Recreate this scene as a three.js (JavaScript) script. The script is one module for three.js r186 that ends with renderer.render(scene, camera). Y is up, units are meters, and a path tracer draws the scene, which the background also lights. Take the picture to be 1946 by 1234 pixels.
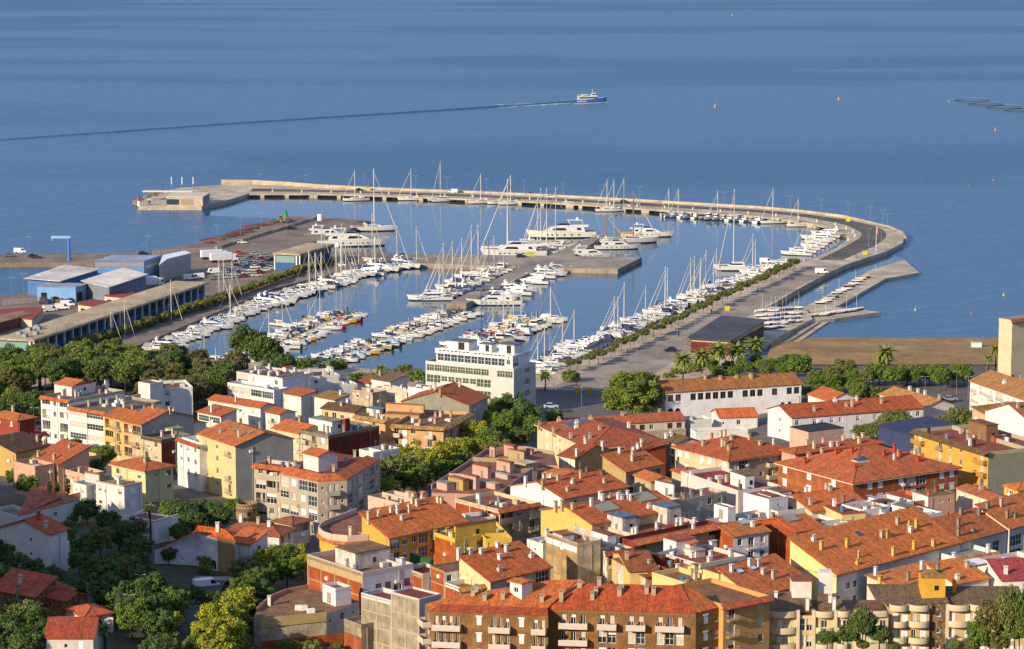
import * as THREE from 'three';
import { mergeGeometries } from 'three/addons/utils/BufferGeometryUtils.js';
import { MarchingCubes } from 'three/addons/objects/MarchingCubes.js';

// ---------------------------------------------------------------- camera, sky, sun, exposure
const CAMY = 142, PW = 1946, PH = 1234, FOC = 5000, HORIZON = -140;
const PITCH = Math.atan((PH / 2 - HORIZON) / FOC);
const scene = new THREE.Scene();
const camera = new THREE.PerspectiveCamera(2 * Math.atan(PH / 2 / FOC) * 180 / Math.PI, PW / PH, 1, 40000);
camera.position.set(0, CAMY, 0); camera.rotation.set(-PITCH, 0, 0);
camera.updateMatrixWorld();
const renderer = new THREE.WebGLRenderer({ antialias: true });
renderer.toneMapping = THREE.LinearToneMapping; renderer.toneMappingExposure = 1.25;
renderer.shadowMap.enabled = true;

const SUN_AZ = 44 * Math.PI / 180, SUN_EL = 21.5 * Math.PI / 180;           // light travels to +x and -z
const toSun = new THREE.Vector3(-Math.cos(SUN_AZ) * Math.cos(SUN_EL), Math.sin(SUN_EL), Math.sin(SUN_AZ) * Math.cos(SUN_EL));
const sun = new THREE.DirectionalLight(new THREE.Color().setRGB(1, 0.84, 0.62), 4.9);
sun.target.position.set(0, 0, -800); scene.add(sun.target);
sun.position.copy(sun.target.position).addScaledVector(toSun, 900);
sun.castShadow = true; sun.shadow.mapSize.set(4096, 4096);
Object.assign(sun.shadow.camera, { left: -700, right: 700, top: 500, bottom: -500, near: 1, far: 2500 });
scene.add(sun);

{ // the sky: clear evening air, deeper blue overhead, paler at the horizon, a warm glow round the low sun
  const w = 512, h = 256, d = new Float32Array(w * h * 4), v = new THREE.Vector3();
  for (let j = 0; j < h; j++) for (let i = 0; i < w; i++) {
    const el = ((j + 0.5) / h - 0.5) * Math.PI, az = ((i + 0.5) / w - 0.5) * 2 * Math.PI;
    v.set(Math.cos(el) * Math.cos(az), Math.sin(el), Math.cos(el) * Math.sin(az));
    const up = Math.max(0, Math.sin(el)), t = Math.pow(1 - up, 5), c = Math.max(0, v.dot(toSun)), g = 0.35 * Math.pow(c, 6) + 0.5 * Math.pow(c, 40);
    const k = (j * w + i) * 4;
    d[k] = 0.185 + 0.145 * t + g * 0.9; d[k + 1] = 0.29 + 0.175 * t + g * 0.6; d[k + 2] = 0.54 + 0.19 * t + g * 0.34; d[k + 3] = 1;
  }
  const sky = new THREE.DataTexture(d, w, h, THREE.RGBAFormat, THREE.FloatType);
  sky.mapping = THREE.EquirectangularReflectionMapping; sky.magFilter = THREE.LinearFilter; sky.needsUpdate = true;
  scene.background = sky; scene.environment = sky;
}

// ---------------------------------------------------------------- small tools
let seed = 7;
const rnd = () => { seed = (seed + 0x6D2B79F5) | 0; let t = Math.imul(seed ^ seed >>> 15, 1 | seed); t = t + Math.imul(t ^ t >>> 7, 61 | t) ^ t; return ((t ^ t >>> 14) >>> 0) / 4294967296; };
const rr = (a, b) => a + (b - a) * rnd(), pick = a => a[Math.floor(rnd() * a.length)];
const V = (x, y, z) => new THREE.Vector3(x, y, z), UP = V(0, 1, 0);
const RGT = V(1, 0, 0), FWD = V(0, -Math.sin(PITCH), -Math.cos(PITCH)), CUP = V(0, Math.cos(PITCH), -Math.sin(PITCH)), EYE = V(0, CAMY, 0);
const ray = (px, py) => V(0, 0, 0).addScaledVector(RGT, (px - PW / 2) / FOC).addScaledVector(CUP, -(py - PH / 2) / FOC).add(FWD);
// photo pixel -> the point where its ray meets the level y = e (the ground, a deck or an eave of known height)
const G = (px, py, e = 0) => { const d = ray(px, py); return EYE.clone().addScaledVector(d, (e - CAMY) / d.y); };
const proj = p => { const q = p.clone().sub(EYE), z = q.dot(FWD); return [PW / 2 + FOC * q.dot(RGT) / z, PH / 2 - FOC * q.dot(CUP) / z]; };
// how far along direction u from p until the photo column px is reached
const reach = (p, u, px) => { const k = (px - PW / 2) / FOC, q = p.clone().sub(EYE); return (k * q.dot(FWD) - q.dot(RGT)) / (u.dot(RGT) - k * u.dot(FWD)); };
const smooth = (a, b, x) => { const t = Math.min(1, Math.max(0, (x - a) / (b - a))); return t * t * (3 - 2 * t); };

const used = {};
const numbered = n => { const k = used[n] = (used[n] ?? -1) + 1; return k ? n + '_' + String(k).padStart(3, '0') : n; };
function tag(o, label, category, group, kind) {
  o.userData = {}; if (label) o.userData.label = label; if (category) o.userData.category = category;
  if (group) o.userData.group = group; if (kind) o.userData.kind = kind; return o;
}
function thing(name, label, category, group, pos) {
  const o = new THREE.Group(); o.name = numbered(name); scene.add(o); if (pos) o.position.copy(pos); return tag(o, label, category, group);
}
function top(mesh, name, label, category, group, kind) { mesh.name = numbered(name); scene.add(mesh); return tag(mesh, label, category, group, kind); }
function copyOf(o, label, category, group) { const c = o.clone(); c.name = numbered(o.name.replace(/_\d+$/, '')); scene.add(c); return tag(c, label ?? o.userData.label, category ?? o.userData.category, group ?? o.userData.group); }

// collects flat faces with uv in metres, builds one mesh
class Mb {
  constructor() { this.p = []; this.uv = []; }
  tri(a, b, c, ua, ub, uc) {
    this.p.push(a.x, a.y, a.z, b.x, b.y, b.z, c.x, c.y, c.z);
    if (!ua) { const e = b.clone().sub(a), l = e.length() || 1; e.divideScalar(l); const f = c.clone().sub(a), x = f.dot(e); ua = [0, 0]; ub = [l, 0]; uc = [x, Math.sqrt(Math.max(0, f.lengthSq() - x * x))]; }
    this.uv.push(...ua, ...ub, ...uc); return this;
  }
  quad(a, b, c, d, off = [0, 0]) {
    const w = a.distanceTo(b), e = b.clone().sub(a).normalize(), U = q => { const f = q.clone().sub(a), x = f.dot(e); return [x + off[0], Math.sqrt(Math.max(0, f.lengthSq() - x * x)) + off[1]]; };
    const uc = U(c), ud = U(d); this.tri(a, b, c, [off[0], off[1]], [w + off[0], off[1]], uc); this.tri(a, c, d, [off[0], off[1]], uc, ud); return this;
  }
  poly(pts) { for (let i = 1; i + 1 < pts.length; i++) { const e = pts[1].clone().sub(pts[0]).normalize(), U = q => { const f = q.clone().sub(pts[0]), x = f.dot(e); return [x, Math.sqrt(Math.max(0, f.lengthSq() - x * x))]; }; this.tri(pts[0], pts[i], pts[i + 1], [0, 0], U(pts[i]), U(pts[i + 1])); } return this; }
  // box in a frame: origin o, axes u, v (horizontal) and up; ranges
  fbox(f, u0, u1, y0, y1, v0, v1, bottom = false) {
    const P = (u, y, v) => f.o.clone().addScaledVector(f.u, u).addScaledVector(f.v, v).addScaledVector(UP, y);
    this.quad(P(u0, y0, v0), P(u1, y0, v0), P(u1, y1, v0), P(u0, y1, v0)); this.quad(P(u1, y0, v1), P(u0, y0, v1), P(u0, y1, v1), P(u1, y1, v1));
    this.quad(P(u1, y0, v0), P(u1, y0, v1), P(u1, y1, v1), P(u1, y1, v0)); this.quad(P(u0, y0, v1), P(u0, y0, v0), P(u0, y1, v0), P(u0, y1, v1));
    this.quad(P(u0, y1, v0), P(u1, y1, v0), P(u1, y1, v1), P(u0, y1, v1)); if (bottom) this.quad(P(u0, y0, v1), P(u1, y0, v1), P(u1, y0, v0), P(u0, y0, v0));
    return this;
  }
  box(x0, y0, z0, x1, y1, z1) { return this.fbox(AX, x0, x1, y0, y1, z0, z1, true); }
  tube(a, b, r0, r1 = r0, n = 6, caps = true) {
    const d = b.clone().sub(a).normalize(), s = Math.abs(d.y) > 0.9 ? V(1, 0, 0) : UP, e = V(0, 0, 0).crossVectors(d, s).normalize(), g = V(0, 0, 0).crossVectors(d, e);
    const ring = (c, r) => Array.from({ length: n }, (_, i) => c.clone().addScaledVector(e, Math.cos(i / n * 6.2832) * r).addScaledVector(g, Math.sin(i / n * 6.2832) * r));
    const A = ring(a, r0), B = ring(b, r1); for (let i = 0; i < n; i++) this.quad(A[i], A[(i + 1) % n], B[(i + 1) % n], B[i]); if (caps) { this.poly(B); this.poly(A.reverse()); } return this;
  }
  // flat outline (array of Vector3, same level) with walls down to y0
  slab(pts, y0, topToo = true) {
    const n = pts.length; if (topToo) { const ct = pts.map(p => new THREE.Vector2(p.x, -p.z)); for (const [a, b, c] of THREE.ShapeUtils.triangulateShape(ct, [])) { const q = i => [pts[i].x, -pts[i].z]; this.tri(pts[a], pts[b], pts[c], q(a), q(b), q(c)); } }
    for (let i = 0; i < n; i++) { const a = pts[i], b = pts[(i + 1) % n]; if (y0 !== null) this.quad(V(a.x, y0, a.z), V(b.x, y0, b.z), b, a); } return this;
  }
  geo() { const g = new THREE.BufferGeometry(); g.setAttribute('position', new THREE.Float32BufferAttribute(this.p, 3)); g.setAttribute('uv', new THREE.Float32BufferAttribute(this.uv, 2)); g.computeVertexNormals(); return g; }
  mesh(m) { const o = new THREE.Mesh(this.geo(), m); o.castShadow = o.receiveShadow = true; return o; }
  build(name, m, parent) { const o = this.mesh(m); o.name = name; parent.add(o); return o; }
}
const AX = { o: V(0, 0, 0), u: V(1, 0, 0), v: V(0, 0, 1) };
const structure = (mb, name, m) => top(mb instanceof Mb ? mb.mesh(m) : mb, name, null, null, null, 'structure');

// ---------------------------------------------------------------- procedural textures
function noise2(n, s0) { // tiling value noise, returns f(x, y, period)
  const t = new Float32Array(n * n); let s = s0; for (let i = 0; i < n * n; i++) { s = (s * 1664525 + 1013904223) >>> 0; t[i] = s / 4294967296; }
  return (x, y, per) => { const xi = Math.floor(x), yi = Math.floor(y), fx = x - xi, fy = y - yi, sx = fx * fx * (3 - 2 * fx), sy = fy * fy * (3 - 2 * fy), m = q => ((q % per) + per) % per, at = (a, b) => t[(m(b) % n) * n + (m(a) % n)];
    return (at(xi, yi) * (1 - sx) + at(xi + 1, yi) * sx) * (1 - sy) + (at(xi, yi + 1) * (1 - sx) + at(xi + 1, yi + 1) * sx) * sy; };
}
const N0 = noise2(128, 11), N1 = noise2(128, 77);
const fbm = (x, y, per, oct, N = N0) => { let s = 0, a = 0.5, t = 0; for (let o = 0; o < oct; o++) { s += a * N(x + o * 17, y + o * 31, per); t += a; a *= 0.5; x *= 2; y *= 2; per *= 2; } return s / t; };
function tex(size, metres, srgb, fn) {
  const d = new Uint8Array(size * size * 4), c = v => Math.max(0, Math.min(255, Math.round(v * 255)));
  for (let j = 0; j < size; j++) for (let i = 0; i < size; i++) { const r = fn(i / size, j / size), k = (j * size + i) * 4; if (typeof r === 'number') d[k] = d[k + 1] = d[k + 2] = c(r); else { d[k] = c(r[0]); d[k + 1] = c(r[1]); d[k + 2] = c(r[2]); } d[k + 3] = 255; }
  const t = new THREE.DataTexture(d, size, size); t.wrapS = t.wrapT = THREE.RepeatWrapping; t.magFilter = THREE.LinearFilter; t.minFilter = THREE.LinearMipmapLinearFilter; t.generateMipmaps = true;
  t.colorSpace = srgb ? THREE.SRGBColorSpace : THREE.NoColorSpace; t.repeat.set(1 / metres, 1 / metres); t.needsUpdate = true; return t;
}
const plasterT = tex(512, 9, true, (x, y) => { const a = fbm(x * 6, y * 6, 6, 4), b = fbm(x * 60, y * 9, 60, 3, N1), s = Math.max(0, b - 0.58) * (a > 0.48 ? 1.1 : 0.3); const v = 0.9 + 0.14 * (a - 0.4) - s * 0.22; return [v, v * (1 - s * 0.1), v * (1 - s * 0.2)]; });
const dirtyT = tex(512, 8, true, (x, y) => { const a = fbm(x * 5, y * 5, 5, 5), b = fbm(x * 50, y * 7, 50, 3, N1); const v = 0.80 + 0.42 * (a - 0.5) + 0.26 * (b - 0.5); return [v, v * 0.97, v * 0.92]; });
const concreteT = tex(1024, 48, true, (x, y) => { const a = fbm(x * 9, y * 9, 9, 6), b = fbm(x * 110, y * 110, 110, 2, N1), g = (x * 12 % 1 < 0.02 || y * 12 % 1 < 0.02) ? 0.82 : 1; const v = (0.86 + 0.42 * (a - 0.5) + 0.18 * (b - 0.5)) * g; return [v, v * 0.98, v * 0.95]; });
const asphaltT = tex(1024, 90, true, (x, y) => { const a = fbm(x * 11, y * 11, 11, 6), b = fbm(x * 100, y * 100, 100, 2, N1); const v = 0.88 + 0.42 * (a - 0.5) + 0.2 * (b - 0.5); return [v, v, v]; });
const sandT = tex(512, 90, true, (x, y) => { const a = fbm(x * 9, y * 9, 9, 5), b = fbm(x * 90, y * 90, 90, 2, N1), c = fbm(x * 30, y * 120, 30, 2); const v = 0.86 + 0.36 * (a - 0.5) + 0.25 * (b - 0.5) + 0.12 * (c - 0.5); return [v, v * 0.97, v * 0.93]; });
// clay roof: rows of barrel tiles 0.36 m wide (fine relief), each tile fired to its own tone
const TW = 0.36, TL = 0.5, TN = 24, hashT = Float32Array.from({ length: TN * 32 }, () => rnd()), streak = Float32Array.from({ length: TN }, () => rnd());
const tileShade = q => { const i = Math.floor(q[0] * TN) % TN, j = Math.floor(q[1] * 17) % 17; return hashT[j * TN + i]; };
const tileT = tex(1024, TW * TN, true, (x, y) => { const h = tileShade([x, y]), a = fbm(x * 5, y * 5, 5, 5), w = fbm(x * 24, y * 24, 24, 3, N1), dk = 1, lich = Math.min(1, Math.max(0, (a - 0.48) / 0.2)), dirt = Math.min(1, Math.max(0, (w - 0.6) / 0.14)), age = 0.34 * lich + 0.3 * dirt; const v = (0.86 + 0.16 * (h - 0.45) + 0.12 * (streak[Math.floor(x * TN) % TN] - 0.5)) * dk * (1 - 0.08 * lich - 0.11 * dirt);
  return [v * (1 - 0.02 * lich), v * (1 + 0.05 * lich + (h - 0.5) * 0.14), v * (1 + 0.07 * lich + 0.06 * dirt)]; });
const tileB = tex(1024, TW * TN, false, (x, y) => { const p = (x * TN) % 1, r = Math.abs(Math.sin(p * Math.PI)), j = (y * 17) % 1; return 0.8 * r + 0.2 * (1 - j); });
const brickT = tex(512, 4, true, (x, y) => { const row = Math.floor(y * 48), o = row % 2 * 0.5, col = Math.floor(x * 16 + o), fx = (x * 16 + o) % 1, fy = (y * 48) % 1, h = hashT[(row * 7 + (col % 16) * 13) % 700]; if (fx < 0.05 || fy < 0.13) return [0.72, 0.66, 0.58]; const a = fbm(x * 4, y * 4, 4, 4); const v = 0.74 + 0.25 * (h - 0.5) + 0.35 * (a - 0.5); return [v, v * 0.97, v * 0.94]; });
const stoneT = tex(512, 6, true, (x, y) => { let best = 9, sec = 9, id = 0; const gx = x * 14, gy = y * 14, ix = Math.floor(gx), iy = Math.floor(gy); for (let a = -1; a < 2; a++) for (let b = -1; b < 2; b++) { const cx = (ix + a + 14) % 14, cy = (iy + b + 14) % 14, k = cx * 14 + cy, dx = ix + a + hashT[k] - gx, dy = iy + b + hashT[k + 200] - gy, q = dx * dx + dy * dy; if (q < best) { sec = best; best = q; id = k; } else if (q < sec) sec = q; } const j = Math.sqrt(sec) - Math.sqrt(best) < 0.09 ? 0.55 : 1, v = (0.55 + 0.45 * hashT[id + 400]) * j; return [v, v * 0.95, v * 0.86]; });
const barkT = tex(128, 1.5, true, (x, y) => 0.6 + 0.5 * (fbm(x * 16, y * 4, 16, 3) - 0.5));
const plankT = tex(256, 3, true, (x, y) => { const b = Math.floor(y * 20), f = (y * 20) % 1; return (f < 0.08 ? 0.5 : 0.72 + 0.25 * (hashT[b * 3] - 0.5)) + 0.25 * (fbm(x * 4, y * 60, 4, 2) - 0.5); });

const C = (r, g, b) => new THREE.Color().setRGB(r, g, b), S = h => new THREE.Color(h);
const mats = {};
const std = (color, o = {}) => new THREE.MeshStandardMaterial({ color, roughness: 0.9, ...o });
const mat = (key, make) => mats[key] ?? (mats[key] = make());
// wall paint by css colour, with plaster wear
const paint = css => mat('p' + css, () => css[0] === '!' ? std(S(css.slice(1)), { map: dirtyT }) : css[0] === '%' ? std(S(css.slice(1)), { map: brickT }) : css[0] === '&' ? std(S(css.slice(1)), { map: stoneT }) : std(S(css), { map: plasterT }));
const fired = css => { const c = S(css); if (c.r > 0.2 && c.r > 2.2 * c.g) { c.r = Math.min(0.74, c.r * 1.5); c.g *= 1.9; c.b *= 1.4; } return c; };   // clay: warm, brightened orange
const roofM = (css, bump = 0.05, va = 0) => mat('r' + css + bump + va, () => std(fired(css).multiply(C(...[[1, 1, 1], [0.86, 0.86, 0.9], [1.08, 1.12, 1.05], [0.92, 1.05, 1.1], [0.97, 0.84, 0.8]][va])), { map: tileT, bumpMap: tileB, bumpScale: bump, roughness: 0.95 }));
const plain = (css, rough = 0.7) => mat('s' + css + rough, () => std(S(css), { roughness: rough }));
const M = {
  concrete: std(S('#d0c3ab'), { map: concreteT }), concreteDark: std(S('#6d665c'), { map: concreteT }), asphalt: std(S('#55504c'), { map: asphaltT }), asphaltDark: std(S('#665d56'), { map: asphaltT }), paving: std(S('#cbb598'), { map: asphaltT }),
  road: std(S('#a89784'), { map: asphaltT }), port: std(S('#8d7a69'), { map: asphaltT }),
  sand: std(S('#ab8a54'), { map: sandT }), soil: std(S('#5c4a34'), { map: sandT }), white: plain('#e9e6e0', 0.6), frame: plain('#e4e0d8', 0.5), dark: plain('#26241f', 0.8), steel: std(S('#8f9498'), { roughness: 0.45, metalness: 0.6 }),
  glass: new THREE.MeshPhysicalMaterial({ color: C(0.018, 0.022, 0.026), roughness: 0.08 }), glassBlue: new THREE.MeshPhysicalMaterial({ color: C(0.03, 0.055, 0.08), roughness: 0.06 }), curtain: std(S('#b9b2a4'), { roughness: 0.5 }),
  wood: std(S('#6b4426'), { map: plankT }), bark: std(S('#5b4a3a'), { map: barkT }), gelcoat: new THREE.MeshPhysicalMaterial({ color: S('#d3d1cb'), roughness: 0.25 }), tinted: new THREE.MeshPhysicalMaterial({ color: C(0.012, 0.014, 0.018), roughness: 0.08 }),
  rail: plain('#a9a49a', 0.5), rubber: plain('#1b1b1c', 0.9),
};
// ---------------------------------------------------------------- terrain
const depthOf = (y, e = 2) => -G(973, y, e).z;
const SHORE = depthOf(706), BEACH = depthOf(644, 0);
function ground(x, z) {
  const D = -z, pxl = 973 + x / D * FOC;
  const sh = SHORE + (BEACH - SHORE) * smooth(1380, 1480, pxl), q = sh - D;      // metres inland
  let e = q < 0 ? -6 * smooth(0, -25, q) : 2 * smooth(0, pxl > 1430 ? 75 : 26, q) - (pxl > 1430 ? 0.25 : 0);
  e += 7 * smooth(20, 330, q) + 4.5 * smooth(560, 260, pxl) * smooth(120, 340, q);
  e += 7 * smooth(456, 447, D) * smooth(1480, 1545, pxl) * smooth(380, 420, D);
  if (D < 470) e += (CAMY - 16) * Math.pow(Math.min(1, (470 - D) / 470), 2.1);
  return e;
}
{ // the ground in one sheet: sea floor, beach, town slope and the hillside below the viewpoint, with the wooded spur that keeps the evening sun off the gardens
  const xs = [], zs = []; for (let x = -2600; x <= 2600; x += Math.abs(x) > 320 ? 80 : 8) xs.push(x); for (let z = 60; z >= -9000; z -= z < -1300 ? 240 : 8) zs.push(z);
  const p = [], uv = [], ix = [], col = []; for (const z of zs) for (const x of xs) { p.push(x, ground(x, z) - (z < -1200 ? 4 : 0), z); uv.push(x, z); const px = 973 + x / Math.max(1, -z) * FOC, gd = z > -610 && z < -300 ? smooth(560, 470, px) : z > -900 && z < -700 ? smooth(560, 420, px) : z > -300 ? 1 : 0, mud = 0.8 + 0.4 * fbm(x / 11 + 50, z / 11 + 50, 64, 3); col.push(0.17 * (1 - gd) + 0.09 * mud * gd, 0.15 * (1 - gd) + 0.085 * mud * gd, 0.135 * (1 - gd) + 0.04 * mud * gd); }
  const n = xs.length; for (let j = 0; j + 1 < zs.length; j++) for (let i = 0; i + 1 < n; i++) { const a = j * n + i; ix.push(a, a + 1, a + n, a + 1, a + n + 1, a + n); }
  const g = new THREE.BufferGeometry(); g.setAttribute('position', new THREE.Float32BufferAttribute(p, 3)); g.setAttribute('uv', new THREE.Float32BufferAttribute(uv, 2)); g.setAttribute('color', new THREE.Float32BufferAttribute(col, 3)); g.setIndex(ix); g.computeVertexNormals();
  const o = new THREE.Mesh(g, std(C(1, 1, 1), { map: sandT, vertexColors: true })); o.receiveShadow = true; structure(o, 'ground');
}
{ // spur of the hill beside the gardens, outside the view: its crest keeps the low sun off them
  const g = new THREE.PlaneGeometry(520, 520, 80, 80); g.rotateX(-Math.PI / 2); const a = g.attributes.position, lx = Math.cos(SUN_AZ), lz = Math.sin(SUN_AZ);
  for (let i = 0; i < a.count; i++) { const x = a.getX(i) - 330, z = a.getZ(i) - 420, t = x * lx - z * lz, q = x * lz + z * lx; const b = Math.exp(-Math.pow((t - 140) / 42, 2)) * smooth(-382, -404, q) * smooth(-760, -640, q); a.setXYZ(i, x, -8 + 98 * b + 10 * b * (fbm(x / 14 + 60, z / 14 + 60, 64, 3) - 0.5), z); }
  g.computeVertexNormals(); const o = new THREE.Mesh(g, std(S('#4a4a2c'), { map: sandT })); o.castShadow = o.receiveShadow = true; structure(o, 'hill');
}

// ---------------------------------------------------------------- water
const waveT = tex(1024, 420, false, (x, y) => 0.42 * fbm(x * 12, y * 16, 12, 2) + 0.3 * fbm(x * 42, y * 58, 42, 2, N1) + 0.28 * fbm(x * 110, y * 150, 110, 2));
const slickT = tex(1024, 2100, false, (x, y) => { const q = fbm(x * 4 + 0.9 * fbm(x * 6, y * 9, 6, 2), y * 9 + 1.2 * fbm(x * 5, y * 4, 5, 2, N1), 4, 6), s = smooth(0.40, 0.64, q); return [1, 0.66 + 0.2 * s, 0]; });
const seaM = new THREE.MeshPhysicalMaterial({ color: C(0.05, 0.132, 0.225), roughness: 0.5, ior: 1.33, bumpMap: waveT, bumpScale: 2.0, roughnessMap: slickT });
const basinT = waveT.clone(); basinT.repeat.set(1 / 170, 1 / 170);
const basinM = new THREE.MeshPhysicalMaterial({ color: C(0.016, 0.075, 0.118), roughness: 0.07, ior: 1.33, bumpMap: basinT, bumpScale: 0.10 });
{ const m = new Mb(); m.quad(V(-9000, 0, -560), V(9000, 0, -560), V(9000, 0, -16000), V(-9000, 0, -16000)); structure(m, 'sea', seaM); }
const pts = (a, e) => { const o = []; for (let i = 0; i < a.length; i += 2) o.push(G(a[i], a[i + 1], e)); return o; };
structure(new Mb().slab(pts([180, 720, 1060, 720, 1540, 500, 1615, 450, 1560, 425, 1330, 402, 1000, 381, 600, 366, 475, 368, 380, 392, 390, 410, 640, 420, 640, 520], 0.02), null), 'harbour_water', basinM);
structure(new Mb().slab(pts([1455, 584, 1518, 552, 1609, 506, 1684, 483, 1720, 492, 1560, 568, 1520, 590], 0.02), null), 'slip_water', basinM);

// ---------------------------------------------------------------- quays and moles (deck outlines measured on the deck level)
const DK = 2.0;
const deck = (name, m, a, e = DK, y0 = -3) => structure(new Mb().slab(pts(a, e), y0), name, m);
deck('port_quay', M.port, [-160, 486, 0, 484, 180, 481, 285, 479, 380, 461, 470, 433, 545, 411, 605, 412, 690, 418, 704, 421, 640, 447, 560, 470, 640, 478, 770, 482, 770, 499, 700, 503, 520, 548, 330, 628, 225, 672, 60, 700, -200, 700, -160, 562, 0, 563, 60, 556, 178, 512, 178, 500, 0, 499, -160, 500]);
deck('harbour_jetty', M.road, [760, 481.5, 980, 485.5, 1040, 486, 1126, 450, 1146, 449, 1090, 487, 1220, 489, 1174, 512, 1030, 508, 886, 577, 849, 577, 990, 507, 908, 504, 760, 499.5]);
deck('town_quay', M.paving, [60, 698, 225, 670, 560, 694, 840, 708, 1050, 712, 1150, 662, 1300, 592, 1450, 526, 1530, 497, 1610, 502, 1575, 518, 1518, 549, 1463, 581, 1440, 600, 1400, 700, 1000, 800, 560, 740, 60, 740]);
const innerEdge = [1530, 497, 1585, 474, 1611, 455, 1609, 443, 1590, 432, 1560, 425, 1500, 416, 1440, 409, 1330, 402.5, 1200, 393.5, 1100, 386.5, 1000, 381, 900, 377, 800, 373, 700, 369.5, 600, 367, 475, 367];
const outerEdge = [420, 351.5, 480, 351, 545, 353.5, 600, 357, 700, 361, 800, 363.5, 900, 367, 1000, 371.5, 1100, 376.5, 1200, 382, 1300, 388, 1440, 396, 1520, 403, 1600, 413, 1640, 420, 1690, 432, 1712, 442, 1718, 452, 1716, 462, 1684, 478, 1610, 502];
deck('outer_mole', M.concrete, [...innerEdge, 440, 378, 383, 392, 262, 392, 262, 384, 300, 367, 340, 357, ...outerEdge]);
deck('mole_road', M.asphaltDark, [1556, 494, 1606, 469, 1635, 452, 1638, 445, 1632, 439, 1609, 428, 1560, 418, 1518, 411, 1440, 404, 1330, 397.5, 1200, 390, 1100, 383.5, 1000, 378.3, 900, 374.3, 800, 370.3, 700, 367, 600, 364.5, 475, 364, 480, 358, 600, 361, 700, 364, 800, 366.8, 900, 370.3, 1000, 374.5, 1100, 379.3, 1200, 385, 1300, 390.5, 1440, 399, 1518, 405.5, 1606, 417, 1661, 429, 1680, 438, 1685, 446, 1682, 453, 1664, 467, 1602, 494], DK + 0.02, null);
{ // wave wall along the sea side of the mole, higher towards the head
  const m = new Mb(), P = pts(outerEdge, DK); const hgt = i => i < 5 ? 2.8 - i * 0.3 : i < 14 ? 1.1 : 0.5, n = P.length;
  for (let i = 0; i + 1 < n - 3; i++) { const a = P[i], b = P[i + 1], d = b.clone().sub(a).normalize(), s = V(-d.z, 0, d.x).multiplyScalar(1.1); if (s.z > 0 && i < 16) s.negate(); if (i >= 16) s.copy(V(d.z, 0, -d.x).multiplyScalar(1.2));
    const A = [a, b, b.clone().add(s), a.clone().add(s)].map((p, k) => p.clone().setY(DK + (k === 1 || k === 2 ? hgt(i + 1) : hgt(i)))); m.slab(A, DK - 1); }
  top(m.mesh(M.concrete), 'wave_wall', 'long pale concrete wave wall along the seaward side of the curved mole', 'wall');
}
{ // the quay of the mole is a slab carried out over the water on piers
  const P = pts(innerEdge, DK), m = new Mb(); let n = 0;
  for (let i = 3; i + 1 < P.length; i++) { const a = P[i], b = P[i + 1], L = a.distanceTo(b), d = b.clone().sub(a).normalize(), nrm = V(d.z, 0, -d.x); if (nrm.z < 0) nrm.negate(); const f = { o: a.clone().setY(0), u: d, v: nrm };
    m.fbox(f, 0, L, 1.25, 2.04, 0, 4.2, true); for (let t = 1; t < L - 2; t += n++ % 4 ? 13 : 17) { const k = new Mb(); k.fbox(f, t, t + (n % 4 ? 2.2 : 4.5), -2, 1.24, 0.2, 4.0); structure(k, 'mole_pier', M.concrete); } }
  structure(m, 'mole_quay_edge', M.concrete);
}
deck('small_pier', M.concrete, [1719, 494, 1748, 518, 1682, 530, 1596, 580, 1586, 583, 1638, 589, 1674, 593, 1586, 606, 1534, 612, 1480, 640, 1440, 655, 1440, 618, 1463, 605, 1526, 585, 1565, 565, 1656, 513], 1.2);
deck('boat_park', M.concrete, [1440, 600, 1463, 583, 1530, 585, 1545, 606, 1480, 640, 1430, 668, 1380, 690, 1400, 640], 1.9);
{ // slipway: long shallow steps running down to the beach
  const m = new Mb(); for (let k = 0; k < 3; k++) m.slab(pts([1534 + k * 18, 611 - k * 1.5, 1545 + k * 18, 610.5 - k * 1.5, 1480 + k * 20, 648 + k * 0.5, 1452 + k * 20, 660], 0.9 - 0.25 * k), -1);
  structure(m, 'slipway', M.paving);
}
{ // beach: sheet following the shore slope
  const g = new THREE.PlaneGeometry(1, 1, 60, 24), a = g.attributes.position, uv = g.attributes.uv;
  for (let i = 0; i < a.count; i++) { const u = a.getX(i) + 0.5, v = a.getY(i) + 0.5, px = (1452 + 20 * v) * (1 - u) + 2150 * u, py = 705 + (640 - 705) * v, q = G(px, py, 0.5); a.setXYZ(i, q.x, Math.max(-0.4, (BEACH + q.z) * 0.035) + 0.02 + 0.12 * fbm(q.x / 6 + 40, -q.z / 6, 64, 2), q.z); uv.setXY(i, q.x, q.z); }
  g.computeVertexNormals(); const o = new THREE.Mesh(g, M.sand); o.receiveShadow = true; structure(o, 'beach');
}
// roads and squares between the town and the harbour
const road = (name, m, a, lift = 0.06) => { const o = new Mb(), P = pts(a, 2); o.slab(P.map(p => p.setY(DK + lift)), null); return structure(o, name, m); };
road('promenade_road', M.road, [1040, 790, 1030, 745, 1100, 712, 1200, 666, 1320, 611, 1450, 548, 1540, 506, 1600, 505, 1510, 549, 1455, 582, 1330, 655, 1230, 720, 1180, 790], 0.03);
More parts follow.
